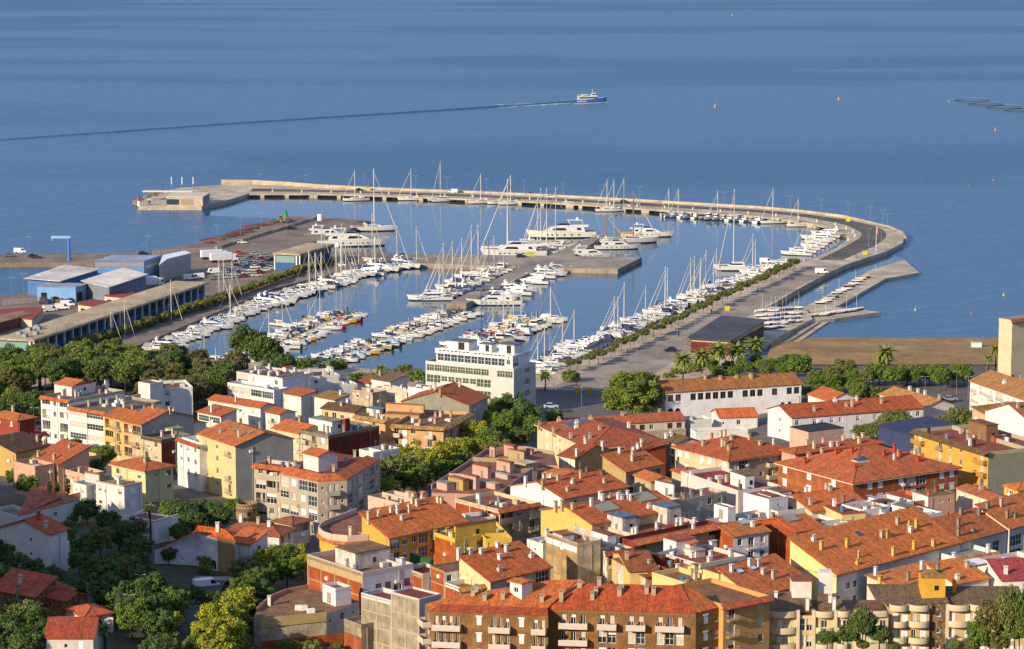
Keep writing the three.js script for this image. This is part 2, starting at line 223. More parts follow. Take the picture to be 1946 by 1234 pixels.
// ---------------------------------------------------------------- buildings
// where on the photograph the surveyed corners were read: origin and enlargement of each view
const REG = [[0, 0, 1], [0, 660, 3.9714], [480, 660, 3.9714], [960, 660, 3.9714], [1440, 660, 3.8458], [0, 924, 3.9714], [480, 924, 3.9714], [960, 924, 3.9714], [1440, 924, 3.8458], [790, 570, 5.367], [560, 1020, 5.767], [800, 1060, 6.081], [1400, 1080, 6.487], [1660, 1050, 6.706], [820, 830, 6.17], [1180, 940, 6.487], [1460, 900, 6.487]];
const at = (r, x, y) => [REG[r][0] + x / REG[r][2], REG[r][1] + y / REG[r][2]];
const LP = (f, u, y, v) => f.o.clone().addScaledVector(f.u, u).addScaledVector(f.v, v).addScaledVector(UP, y);
const PANES = [M.glass, M.glass, M.glassBlue, M.curtain];
const surveys = [];

// one facade: frame F {o, s (along), n (outward)}, length L, top profile [[s, y] ...] from s = 0 to L; rows of openings from the top floor down
function facade(bd, W, F, L, prof, hTop, spec, o) {
  const P = (s, y, d = 0) => F.o.clone().addScaledVector(F.s, s).addScaledVector(UP, y).addScaledVector(F.n, -d);
  const holes = [], fh = o.fh ?? 3.0, rows = (spec || '').split('/').filter(Boolean);
  const wallC = o.inner ?? paint(o.w);
  if (rows.length) for (let k = 0; ; k++) {
    const ceil = hTop - (o.drop ?? 0.45) - k * fh; if (ceil - 2.4 < 0.1 || k >= (o.maxf ?? 9)) break;
    const row = rows[Math.min(k, rows.length - 1)], n = row.length, cw = (L - 0.6) / n;
    for (let i = 0; i < n; i++) {
      const t = row[i], c = 0.3 + (i + 0.5) * cw; let w = 1.15, lo = ceil - 1.75, hi = ceil - 0.35, dep = 0.2;
      if (t === '.' || t === ' ') continue; const rv = rnd();
      if (t === 'd' || t === 'b') { w = Math.min(1.5, cw * 0.5); lo = ceil - 2.5; hi = ceil - 0.3; }
      if (t === 'W') { w = 1.7; lo = ceil - 2.35; hi = ceil - 0.4; }
      if (t === 'v') { w = 0.6; lo = ceil - 1.5; hi = ceil - 0.8; }
      if (t === 'l') { w = cw - 0.35; lo = ceil - 2.5; hi = ceil - 0.1; dep = 1.3; }
      if (t === 'g') { w = cw - 0.25; lo = ceil - 1.75; hi = ceil - 0.15; dep = 0.12; }
      if (t === 'G') { w = cw - 0.12; lo = ceil - 2.35; hi = ceil - 0.05; dep = 0.25; }
      if (t === 's' || t === 'S') { w = Math.min(1.5, cw * 0.7); lo = ceil - (t === 'S' ? 2.4 : 1.75); hi = ceil - 0.25; dep = 0.12; }
      if (t === 'a') { w = 1.4; lo = ceil - 2.3; hi = ceil - 0.2; dep = 0.3; }
      w = Math.min(w, cw - 0.2); if (w < 0.4 || lo < -0.2) continue;
      const s0 = c - w / 2, s1 = c + w / 2;
      if (t !== 'a') holes.push([s0, s1, lo, hi]);
      else holes.push([s0, s1, lo, hi - w / 2, true]);
      // reveal belongs to the wall
      const R = (y0, y1, q0, q1) => { W.quad(P(q0, y0), P(q0, y0, dep), P(q1, y1, dep), P(q1, y1)); };
      const yh = t === 'a' ? hi - w / 2 : hi; R(lo, lo, s0, s1); R(lo, yh, s0, s0); R(lo, yh, s1, s1); if (t !== 'a') R(hi, hi, s0, s1);
      const bar = (m, a, b, y0, y1, d, th = 0.06) => m.fbox({ o: P(0, 0, d + th), u: F.s, v: F.n }, a, b, y0, y1, 0, th, true);
      if (t === 'l') {
        const back = new Mb(); back.quad(P(s0, lo, dep), P(s1, lo, dep), P(s1, hi, dep), P(s0, hi, dep)); back.build('back_wall', wallC, bd);
        const dw = Math.min(1.6, w * 0.55), d0 = s0 + (rnd() < 0.5 ? 0.2 : w - dw - 0.2), fr = new Mb(); bar(fr, d0 - 0.06, d0, lo, lo + 2.05, dep - 0.08); bar(fr, d0 + dw, d0 + dw + 0.06, lo, lo + 2.05, dep - 0.08); bar(fr, d0 + dw / 2 - 0.03, d0 + dw / 2 + 0.03, lo, lo + 2.05, dep - 0.08); bar(fr, d0 - 0.06, d0 + dw + 0.06, lo + 2.05, lo + 2.12, dep - 0.08);
        const f2 = fr.build('door_frame', M.frame, bd); new Mb().quad(P(d0, lo, dep - 0.04), P(d0 + dw, lo, dep - 0.04), P(d0 + dw, lo + 2.05, dep - 0.04), P(d0, lo + 2.05, dep - 0.04)).build('pane', pick(PANES), f2);
        railing(bd, P, F, s0, s1, lo, -0.06, o.rail ?? (rnd() < 0.5 ? 'solid' : 'bars'), o); continue;
      }
      if (t === 's' || t === 'S') { const m = new Mb(); for (let y = lo; y < hi - 0.05; y += 0.28) bar(m, s0 + 0.02, s1 - 0.02, y + 0.01, Math.min(y + 0.27, hi), dep - 0.08, 0.05); m.build('shutter', o.shut ?? M.white, bd); if (o.surr) { const q = new Mb(); bar(q, s0 - 0.12, s1 + 0.12, hi, hi + 0.28, -0.05, 0.06); q.build('shutter_box', M.frame, bd); } if (t === 'S') continue; continue; }
      const fr = new Mb(), mull = t === 'g' || t === 'G' ? Math.max(2, Math.round(w / 0.95)) : t === 'v' ? 1 : 2;
      for (let q = 0; q <= mull; q++) { const x = s0 + (w - 0.07) * q / mull; bar(fr, x, x + 0.07, lo, yh, dep - 0.07); }
      bar(fr, s0, s1, lo, lo + 0.07, dep - 0.07); bar(fr, s0, s1, yh - 0.07, yh, dep - 0.07); if (t === 'G' || t === 'g') bar(fr, s0, s1, (lo + hi) / 2, (lo + hi) / 2 + 0.06, dep - 0.07);
      if (t === 'w' || t === 'v') bar(fr, s0 - 0.08, s1 + 0.08, lo - 0.09, lo - 0.003, -0.06, 0.14);
      if (t === 'a') { const q = w / 2; for (let k2 = 0; k2 < 8; k2++) { const a0 = Math.PI * k2 / 8, a1 = Math.PI * (k2 + 1) / 8; fr.quad(P(c + Math.cos(a0) * q, yh + Math.sin(a0) * q, -0.06), P(c + Math.cos(a1) * q, yh + Math.sin(a1) * q, -0.06), P(c + Math.cos(a1) * q * 1.18, yh + Math.sin(a1) * q * 1.18, -0.06), P(c + Math.cos(a0) * q * 1.18, yh + Math.sin(a0) * q * 1.18, -0.06)); } }
      const wd = fr.build(t === 'd' || t === 'b' ? 'balcony_door' : t === 'g' || t === 'G' ? 'glazed_gallery' : 'window', o.frame ?? M.frame, bd), pn = new Mb();
      pn.quad(P(s0, lo, dep - 0.02), P(s1, lo, dep - 0.02), P(s1, yh, dep - 0.02), P(s0, yh, dep - 0.02));
      if (t === 'a') { const q = w / 2, pl = []; for (let k2 = 0; k2 <= 10; k2++) pl.push(P(c + Math.cos(Math.PI * k2 / 10) * q, yh + Math.sin(Math.PI * k2 / 10) * q, -0.02)); pn.poly(pl); }
      pn.build('pane', o.glass ?? ((t === 'g' || t === 'G') ? pick([M.glass, M.glassBlue, M.curtain]) : pick(PANES)), wd);
      if ('wdbG'.includes(t) && rv < 0.45 && !o.glass) { const bl = new Mb(), z = yh - (yh - lo) * (0.25 + rv); bl.quad(P(s0 + 0.05, z, dep - 0.05), P(s1 - 0.05, z, dep - 0.05), P(s1 - 0.05, yh - 0.05, dep - 0.05), P(s0 + 0.05, yh - 0.05, dep - 0.05)); bl.build('blind', rv < 0.2 ? M.white : M.curtain, wd); }
      if (t === 'd') balcony(bd, P, F, c - Math.min(1.3, cw / 2 - 0.05), c + Math.min(1.3, cw / 2 - 0.05), lo, 0.8, 'bars', o);
      if (t === 'b') balcony(bd, P, F, c - cw / 2, c + cw / 2, lo, o.bd ?? 1.2, o.rail ?? 'solid', o);
      if (t === 'w' && o.awn && rnd() < 0.3) { const q = new Mb(); q.quad(P(s0 - 0.1, hi, -0.03), P(s1 + 0.1, hi, -0.03), P(s1 + 0.1, hi - 0.5, -0.7), P(s0 - 0.1, hi - 0.5, -0.7)); q.build('awning', plain('#b0562c'), bd); }
    }
  }
  const sh = new THREE.Shape(); sh.moveTo(0, -2.5); sh.lineTo(L, -2.5); for (let i = prof.length - 1; i >= 0; i--) sh.lineTo(prof[i][0], prof[i][1]); sh.closePath();
  for (const [a, b, y0, y1] of holes) { const q = new THREE.Path(); q.moveTo(a, y0); q.lineTo(a, y1); q.lineTo(b, y1); q.lineTo(b, y0); q.closePath(); sh.holes.push(q); }
  const g = new THREE.ShapeGeometry(sh), ps = g.attributes.position, ix = g.index.array;
  for (let i = 0; i < ix.length; i += 3) { const q = [0, 1, 2].map(k => { const j = ix[i + k]; return [ps.getX(j), ps.getY(j)]; }); W.tri(P(...q[0]), P(...q[1]), P(...q[2]), ...q.map(z => [z[0] + F.o.x * 3.1, z[1] + F.o.z * 1.7])); }
}
function railing(bd, P, F, s0, s1, lo, d, kind, o) {
  const m = new Mb(), box = (a, b, y0, y1, d0, d1) => m.fbox({ o: P(0, 0, d1), u: F.s, v: F.n }, a, b, y0, y1, 0, d1 - d0, true);
  if (kind === 'solid') { box(s0, s1, lo - 0.12, lo + 0.9, d, d + 0.1); m.build('parapet', o.balc ? paint(o.balc) : paint(o.w), bd); return; }
  box(s0, s1, lo + 0.9, lo + 0.96, d, d + 0.05); box(s0, s1, lo + 0.06, lo + 0.1, d, d + 0.05); for (let s = s0; s < s1; s += 0.24) box(s, s + 0.035, lo + 0.1, lo + 0.9, d + 0.01, d + 0.04); m.build('railing', o.railM ?? M.rail, bd);
}
function balcony(bd, P, F, s0, s1, lo, dep, kind, o) {
  const m = new Mb(); m.fbox({ o: P(0, 0, 0), u: F.s, v: F.n }, s0, s1, lo - 0.2, lo - 0.02, 0, dep, true); const b = m.build('balcony', paint(o.balc ?? o.w), bd);
  const G2 = { o: P(s0, 0, 0), s: F.n, n: F.s.clone().negate() }, Pa = (s, y, d = 0) => P(s0 + 0.0, 0).clone().addScaledVector(F.n, s).addScaledVector(UP, y).addScaledVector(F.s, d), Pb = (s, y, d = 0) => P(s1, 0).clone().addScaledVector(F.n, s).addScaledVector(UP, y).addScaledVector(F.s, -d);
  railing(b, P, F, s0, s1, lo, -dep + 0.002, kind, o); railing(b, Pa, { s: F.n, n: F.s.clone().negate() }, 0.02, dep - 0.11, lo, 0.0, kind, o); railing(b, Pb, { s: F.n, n: F.s }, 0.02, dep - 0.11, lo, 0.0, kind, o);
}
const chimneyG = {};
function chimneyMesh(kind, css) { // kinds: box with slab cap, pot stack
  const k = kind + css; if (!chimneyG[k]) { const m = new Mb(), f = AX; const hs = [1.35, 1.0, 1.7, 0.7, 1.15][kind % 5], w = [0.32, 0.36, 0.28, 0.5, 0.24][kind % 5]; if (kind % 5 > 2) { m.fbox(f, -w, w, -0.8, hs, -w * 0.7, w * 0.7); if (kind % 5 === 3) { for (const x of [-0.25, 0.2]) { m.tube(V(x, hs, 0), V(x, hs + 0.45, 0), 0.13, 0.11, 7); m.tube(V(x, hs + 0.5, 0), V(x, hs + 0.6, 0), 0.2, 0.04, 7); } } else { m.quad(V(-w - 0.1, hs + 0.1, -w), V(-w - 0.1, hs + 0.1, w), V(0, hs + 0.38, w), V(0, hs + 0.38, -w)); m.quad(V(w + 0.1, hs + 0.1, w), V(w + 0.1, hs + 0.1, -w), V(0, hs + 0.38, -w), V(0, hs + 0.38, w)); } return (chimneyG[k] = m.geo(), chimneyMesh(kind, css)); } m.fbox(f, -w, w, -0.8, hs, -w, w); m.fbox(f, -w - 0.1, w + 0.1, hs + 0.22, hs + 0.3, -w - 0.1, w + 0.1, true); for (const [x, z] of [[-1, -1], [1, -1], [1, 1], [-1, 1]]) m.fbox(f, x * w * 0.75 - 0.07, x * w * 0.75 + 0.07, hs, hs + 0.22, z * w * 0.75 - 0.07, z * w * 0.75 + 0.07); chimneyG[k] = m.geo(); }
  const o = new THREE.Mesh(chimneyG[k], paint(css)); o.name = 'chimney'; o.castShadow = o.receiveShadow = true; return o;
}
function B(r, name, label, [cx, cy, xl, xr], m, h, roof, o = {}) {
  const [px, py] = at(r, cx, cy), pl = at(r, xl, 0)[0], pr = at(r, xr, 0)[0]; o = { w: '#e2ddd2', ...o };
  let e = o.e ?? 5, c3, u, v; for (let k = 0; k < 4; k++) {
    c3 = G(px, py, e + h); if (o.ml !== undefined) { v = G(px - 60, py - 60 * o.ml, e + h).sub(c3).normalize(); u = V(-v.z, 0, v.x); } else { u = G(px + 60, py - 60 * m, e + h).sub(c3).normalize(); v = V(u.z, 0, -u.x); }
    if (o.e === undefined) e = ground(c3.x, c3.z); }
  let a = o.a ?? reach(c3, u, pr), b = o.b ?? reach(c3, v, pl); if (!o.a && !(a > 0.5)) a = 8; if (!o.b && !(b > 0.5)) b = 8; a = Math.min(a, o.am ?? 75); b = Math.min(b, o.bm ?? 60); if (!o.thin) { a = Math.max(a, 5.5); b = Math.max(b, 5.5); }
  const bd = thing(name, label, o.cat ?? 'house', o.group, V(c3.x, e, c3.z)), f = { o: V(0, 0, 0), u, v };
  const p = o.p ?? 0.3, ov = roof === 'flat' ? 0 : o.ov ?? 0.4, par = o.par ?? 0.8;
  const H = { flat: () => h - par, gu: (s, t) => h + p * (b / 2 - Math.abs(t - b / 2)), gv: (s, t) => h + p * (a / 2 - Math.abs(s - a / 2)), sv: (s, t) => h + p * t, su: (s, t) => h + p * s, hip: (s, t) => h + p * Math.min(s, a - s, t, b - t) }[roof];
  const profile = (L, fn) => roof === 'flat' ? [[0, h], [L, h]] : (roof === 'gu' || roof === 'gv') && Math.abs(fn(L / 2) - fn(0)) > 0.01 ? [[0, fn(0)], [L / 2, fn(L / 2)], [L, fn(L)]] : [[0, fn(0)], [L, fn(L)]];
  const split = (o.l && o.l !== o.w) || (o.r && o.r !== o.w), one = new Mb(), fo = (css) => ({ ...o, w: css });
  const side = (F, L, fn, hT, spec, css) => { const W = split ? new Mb() : one; facade(bd, W, F, L, profile(L, fn), hT, spec, fo(css)); if (split) W.build('wall', paint(css), bd); };
  side({ o: LP(f, 0, 0, 0), s: v, n: u.clone().negate() }, b, t => H(0, t), h - (o.dl ?? 0), o.L, o.l ?? o.w);
  side({ o: LP(f, 0, 0, 0), s: u, n: v.clone().negate() }, a, s => H(s, 0), h - (o.dr ?? 0), o.R, o.r ?? o.w);
  side({ o: LP(f, 0, 0, b), s: u, n: v }, a, s => H(s, b), h, '', o.w); side({ o: LP(f, a, 0, 0), s: v, n: u }, b, t => H(a, t), h, '', o.w);
  if (!split) one.build('wall', paint(o.w), bd);
  const q = (s, t, d = 0) => LP(f, s, H(s, t) + d, t), R = new Mb(), th = 0.17; let rm;
  if (roof === 'flat') {
    const tk = 0.2; R.quad(LP(f, 0.02, h - par, 0.02), LP(f, a - 0.02, h - par, 0.02), LP(f, a - 0.02, h - par, b - 0.02), LP(f, 0.02, h - par, b - 0.02), [px * 0.7, py]); rm = R.build('terrace', std2(o.dk ?? '#a2583a'), bd);
    const c = new Mb(); c.fbox(f, -0.03, a + 0.03, h - par - 0.02, h + 0.05, -0.03, tk); c.fbox(f, -0.03, a + 0.03, h - par - 0.02, h + 0.05, b - tk, b + 0.03); c.fbox(f, -0.03, tk, h - par - 0.02, h + 0.047, tk, b - tk); c.fbox(f, a - tk, a + 0.03, h - par - 0.02, h + 0.047, tk, b - tk); c.build('parapet', paint(o.pc ?? o.w), bd);
    if (o.sk) { const k = new Mb(), y0 = h - 0.55, y1 = h + 0.12, x = o.skw ?? 0.75, K = (A, B2, n) => { k.quad(A.clone().addScaledVector(n, x).setY(y0), B2.clone().addScaledVector(n, x).setY(y0), B2.clone().setY(y1), A.clone().setY(y1)); k.quad(A.clone().addScaledVector(n, x).setY(y0 - 0.14), B2.clone().addScaledVector(n, x).setY(y0 - 0.14), B2.clone().addScaledVector(n, x).setY(y0), A.clone().addScaledVector(n, x).setY(y0)); k.quad(A.clone().addScaledVector(n, x).setY(y0 - 0.14), B2.clone().addScaledVector(n, x).setY(y0 - 0.14), B2.clone().setY(y0 - 0.14), A.clone().setY(y0 - 0.14)); };
      const nu = u.clone().negate(), nv = v.clone().negate(); if (o.sk !== 'r') K(LP(f, -0.04, 0, -0.75), LP(f, -0.04, 0, b), nu); if (o.sk !== 'l') K(LP(f, -0.75, 0, -0.04), LP(f, a, 0, -0.04), nv); k.build('tile_eave', roofM(o.rc ?? '#a8502c'), bd); }
  } else {
    const X0 = -ov, X1 = a + ov, Y0 = -ov, Y1 = b + ov, faces = [], ridge = [];
    if (roof === 'gu') { faces.push([[X0, Y0], [X1, Y0], [X1, b / 2], [X0, b / 2]], [[X1, Y1], [X0, Y1], [X0, b / 2], [X1, b / 2]]); ridge.push([[X0, b / 2], [X1, b / 2]]); }
    if (roof === 'gv') { faces.push([[X0, Y1], [X0, Y0], [a / 2, Y0], [a / 2, Y1]], [[X1, Y0], [X1, Y1], [a / 2, Y1], [a / 2, Y0]]); ridge.push([[a / 2, Y0], [a / 2, Y1]]); }
    if (roof === 'sv') faces.push([[X0, Y0], [X1, Y0], [X1, Y1], [X0, Y1]]); if (roof === 'su') faces.push([[X0, Y1], [X0, Y0], [X1, Y0], [X1, Y1]]);
    if (roof === 'hip') { const k = Math.min(a, b) / 2, r0 = a > b ? [k, b / 2] : [a / 2, k], r1 = a > b ? [a - k, b / 2] : [a / 2, b - k], A = [X0, Y0], Bq = [X1, Y0], Cq = [X1, Y1], D = [X0, Y1];
      if (a > b) faces.push([A, Bq, r1, r0], [Bq, Cq, r1], [Cq, D, r0, r1], [D, A, r0]); else faces.push([A, Bq, r0], [Bq, Cq, r1, r0], [Cq, D, r1], [D, A, r0, r1]); ridge.push([r0, r1], [A, r0], [Bq, a > b ? r1 : r0], [D, a > b ? r0 : r1]); }
    const off = [px * 0.37 % 9, py * 0.53 % 9];
    for (const fc of faces) { const T = fc.map(([s, t]) => q(s, t, th)), Bt = fc.map(([s, t]) => q(s, t, 0.0)); if (T.length === 4) { R.quad(T[0], T[1], T[2], T[3], off); } else R.poly(T); }
    const rim = roof === 'hip' || roof === 'gu' || roof === 'gv' || true; if (rim) { const E = (A, B2, C2) => { const L0 = [A, ...(C2 ? [C2] : []), B2]; for (let i = 0; i + 1 < L0.length; i++) R.quad(q(...L0[i], -0.03), q(...L0[i + 1], -0.03), q(...L0[i + 1], th), q(...L0[i], th)); };
      E([X0, Y0], [X1, Y0], roof === 'gv' ? [a / 2, Y0] : null); E([X0, Y1], [X0, Y0], roof === 'gu' ? [X0, b / 2] : null); E([X1, Y0], [X1, Y1], roof === 'gu' ? [X1, b / 2] : null); E([X1, Y1], [X0, Y1], roof === 'gv' ? [a / 2, Y1] : null); }
    const va = Math.abs(Math.round(px * 13 + py * 7)) % 5; rm = R.build('roof', roofM(o.rc ?? '#a8502c', o.bump, va), bd);
    if (ridge.length) { const k = new Mb(); for (const [A, B2] of ridge) k.tube(q(...A, th - 0.02), q(...B2, th - 0.02), 0.13, 0.13, 6); k.build('ridge_tiles', roofM(o.rt ?? o.rc ?? '#a8502c', 0, va), rm); }
    if (o.fascia) { const k = new Mb(), z = 0.12; k.fbox(f, X0 - 0.02, X1, h - 0.45, h - p * ov - 0.04, Y0 + 0.05, Y0 + z + 0.05, true); k.fbox(f, X0 + 0.05, X0 + z + 0.05, h - 0.45, h - p * ov - 0.04, Y0 + 0.2, Y1, true); k.build('fascia', paint(o.fascia), bd); }
  }
  // what stands on the roof, read from the photograph where its foot meets the roof
  const hit = (x, y) => { const [qx, qy] = at(r, x, y), d = ray(qx, qy); for (let y1 = e + h + 9; y1 > e + h - par - 1; y1 -= 0.08) { const w = EYE.clone().addScaledVector(d, (y1 - CAMY) / d.y).sub(bd.position), s = w.dot(u), t = w.dot(v); if (s > -ov && s < a + ov && t > -ov && t < b + ov && w.y <= H(s, t) + (roof === 'flat' ? 0 : th)) return [s, t, H(s, t)]; } const w = G(qx, qy, e + h).sub(bd.position), s = Math.min(a * 0.93, Math.max(a * 0.07, w.dot(u))), t = Math.min(b * 0.93, Math.max(b * 0.07, w.dot(v))); return [s, t, H(s, t)]; };
  (o.ch ?? []).forEach(([x, y, kd, css], i) => { const w = hit(x, y); if (!w) { surveys.push(label + ' chimney missed ' + x + ',' + y); return; } const k = chimneyMesh(kd === undefined || (x + y) % 3 === 0 ? (x * 7 + y) % 5 : kd, css ?? o.cc ?? '#b9a88c'); k.position.copy(LP(f, w[0], w[2], w[1])); k.rotation.y = Math.atan2(-u.z, u.x); rm.add(k); });
  (o.ht ?? []).forEach(([x, y, x0, x1, hh, css, tcss, kind]) => { const w = hit(x, y); if (!w) { surveys.push(label + ' hut missed ' + x + ',' + y); return; } const O = LP(f, w[0], w[2], w[1]), Ow = O.clone().add(bd.position), wu = Math.min(16, Math.max(0.4, reach(Ow, u, at(r, x1, 0)[0]))), wv = Math.min(16, Math.max(0.4, reach(Ow, v, at(r, x0, 0)[0]))), g = { o: O, u, v };
    const m2 = new Mb(); m2.fbox(g, 0, wu, -0.6, hh, 0, wv); const hm = m2.build(kind === 'panel' ? 'skylight' : hh < 1.2 ? 'roof_box' : 'stair_hut', paint(css ?? o.w), bd), k = new Mb();
    if (kind === 'gable') { const z = hh + wu * 0.16, A = (s, t, y) => LP(g, s, y, t); k.quad(A(-0.25, wv + 0.25, hh), A(-0.25, -0.25, hh), A(wu / 2, -0.25, z), A(wu / 2, wv + 0.25, z)); k.quad(A(wu + 0.25, -0.25, hh), A(wu + 0.25, wv + 0.25, hh), A(wu / 2, wv + 0.25, z), A(wu / 2, -0.25, z)); k.tri(A(0, -0.01, hh), A(wu, -0.01, hh), A(wu / 2, -0.01, z)); k.tri(A(0, wv + 0.01, hh), A(wu, wv + 0.01, hh), A(wu / 2, wv + 0.01, z)); k.build('hut_roof', roofM(tcss ?? '#a8502c'), hm); }
    else { k.fbox(g, -0.15, wu + 0.15, hh + 0.003, hh + 0.15, -0.15, wv + 0.15, true); k.build('hut_roof', tcss === 'glass' ? M.glassBlue : std2(tcss ?? '#a2583a'), hm); }
    if (hh > 1.8) { const d = new Mb(); d.fbox(g, -0.04, 0.05, 0, 1.9, wv * 0.3, wv * 0.3 + 0.8); d.build('door', plain('#7d7468'), hm); if (wu > 2.2) { const z = new Mb(); z.fbox(g, wu * 0.5, wu * 0.5 + 0.8, 0.9, 1.9, -0.04, 0.05); z.build('window', M.glass, hm); } } });
  (o.sl ?? []).forEach(([x, y, wu, wv]) => { const w = hit(x, y); if (!w) return; const m2 = new Mb(), A = (s, t, d) => LP(f, w[0] + s, H(w[0] + s, w[1] + t) + th + d, w[1] + t); for (const [d0, mm] of [[0.25, 0]]) { m2.quad(A(0, 0, d0), A(wu, 0, d0), A(wu, wv, d0), A(0, wv, d0)); m2.quad(A(0, 0, -0.1), A(wu, 0, -0.1), A(wu, 0, d0), A(0, 0, d0)); m2.quad(A(0, wv, -0.1), A(0, 0, -0.1), A(0, 0, d0), A(0, wv, d0)); m2.quad(A(wu, 0, -0.1), A(wu, wv, -0.1), A(wu, wv, d0), A(wu, 0, d0)); } const s = m2.build('skylight', o.slm ?? plain('#6f6753'), rm); const g = new Mb(), z = 0.28; g.quad(A(0.1, 0.1, z), A(wu - 0.1, 0.1, z), A(wu - 0.1, wv - 0.1, z), A(0.1, wv - 0.1, z)); g.build('pane', o.slp ?? plain('#8f876d', 0.4), s); });
  if (o.fr) { const [nc, nr, bot] = o.fr, k = new Mb(); for (let i = 0; i <= nc; i++) { const t = i / nc * (b - 0.3); k.fbox(f, -0.05, 0.03, bot ?? 0, h - 0.06, t, t + 0.3); } for (let j = 0; j <= nr; j++) { const y = (bot ?? 0) + j * (h - 0.4 - (bot ?? 0)) / nr; k.fbox(f, -0.047, 0.03, y, y + 0.26, 0.3, b - 0.3, true); } k.build('concrete_frame', o.frm ?? M.concrete, bd); }
  if (o.band) { const [y0, y1, css] = o.band, k = new Mb(); k.fbox(f, -0.03, 0.02, h - y1, h - y0, 0.01, b - 0.01); k.build('render_band', paint(css), bd); }
  if (!o.thin && o.ant !== 0 && o.cat !== 'wall') {
    for (const [ax, L0, on] of [[v, b, u.clone().negate()], [u, a, v.clone().negate()]]) { // rain pipes and air conditioners on the two walls in view
      const pp = new Mb(), t = L0 * rr(0.02, 0.98); pp.tube(ax.clone().multiplyScalar(t).addScaledVector(on, 0.09).setY(0), ax.clone().multiplyScalar(t).addScaledVector(on, 0.09).setY(h - 0.6), 0.06, 0.06, 5); pp.build('rain_pipe', M.rail, bd);
      if (rnd() < 0.45) { const k = new Mb(), q = ax.clone().multiplyScalar(L0 * rr(0.2, 0.8)).setY(h - rr(1.6, 4.2)); k.fbox({ o: q, u: ax, v: on }, -0.45, 0.45, 0, 0.62, 0.02, 0.36, true); k.build('air_conditioner', M.white, bd); } }
    if (roof !== 'flat') for (let i = 0, nP = Math.min(5, Math.round(a * b / 90)); i < nP; i++) { const s = rr(0.08, 0.92) * a, t = rr(0.12, 0.88) * b, c = chimneyMesh(Math.floor(rr(0, 5)), pick([o.cc ?? '#cdbfa8', '#e9e6e0', '#b9a88c'])); c.position.copy(LP(f, s, H(s, t) + 0.1, t)); c.rotation.y = Math.atan2(-u.z, u.x); rm.add(c); }
    if (roof === 'flat' && a * b > 45 && !o.clean) { const nC = Math.min(9, Math.round(a * b / 26)); for (let i = 0; i < nC; i++) { const s = rr(0.1, 0.85) * a, t = rr(0.1, 0.85) * b, g = { o: LP(f, s, h - par, t), u, v }, z = rnd(), k = new Mb();
        if (z < 0.3) { k.fbox(g, 0, rr(0.8, 2), 0, rr(0.5, 1), 0, rr(0.8, 1.6)); k.build('roof_box', paint(pick(['#e9e6e0', '#d8cfc0', o.w])), bd); } else if (z < 0.5) { k.tube(g.o, g.o.clone().setY(g.o.y + 1.2), 0.5, 0.5, 10); k.build('water_tank', pick([M.white, M.steel, plain('#3f6a8a')]), bd); } else if (z < 0.75) { const c = chimneyMesh(i % 3, pick(['#e9e6e0', '#cdbfa8'])); c.position.copy(g.o); c.rotation.y = Math.atan2(-u.z, u.x); rm.add(c); } else { const along2 = rnd() < 0.5; k.fbox(f, along2 ? 0.25 : s, along2 ? a - 0.25 : s + 0.18, h - par, h - par + rr(0.8, 1.3), along2 ? t : 0.25, along2 ? t + 0.18 : b - 0.25); if (i < 2) k.build('partition_wall', paint(o.pc ?? o.w), bd); } } }
  }
  for (let nA = o.ant === 0 ? 9 : 0; nA < 2; nA++) if (rnd() < 0.7) { const s = a * rr(0.2, 0.8), t = b * rr(0.3, 0.7), k = new Mb(), y = H(s, t), P = LP(f, s, y, t); k.tube(P, P.clone().setY(y + 3), 0.03); for (let j = 0; j < 3; j++) k.fbox({ o: P, u, v }, -0.6 + 0.1 * j, 0.6 - 0.1 * j, 2.3 + 0.25 * j, 2.34 + 0.25 * j, -0.02, 0.02, true); k.build('antenna', M.steel, bd); }
  const qa = proj(LP(f, a, h, 0).add(bd.position)), qb = proj(LP(f, 0, h, b).add(bd.position)), inv = z => [(z[0] - REG[r][0]) * REG[r][2], (z[1] - REG[r][1]) * REG[r][2]].map(Math.round);
  surveys.push(`${label.slice(0, 40)} | D ${(-c3.z).toFixed(0)} e ${e.toFixed(1)} a ${a.toFixed(1)} b ${b.toFixed(1)} right ${inv(qa)} back-left ${inv(qb)}`);
  bd.userData.foot = undefined; delete bd.userData.foot; feet.push({ n: bd.name, l: label, P: [[0, 0], [a, 0], [a, b], [0, b]].map(([s, t]) => { const w = LP(f, s, 0, t).add(bd.position); return [w.x, w.z]; }) });
  return { bd, f, u, v, a, b, h, H, e, hit, rm };
}
const feet = [];
const std2 = css => mat('d' + css, () => std(S(css), { map: dirtyT }));
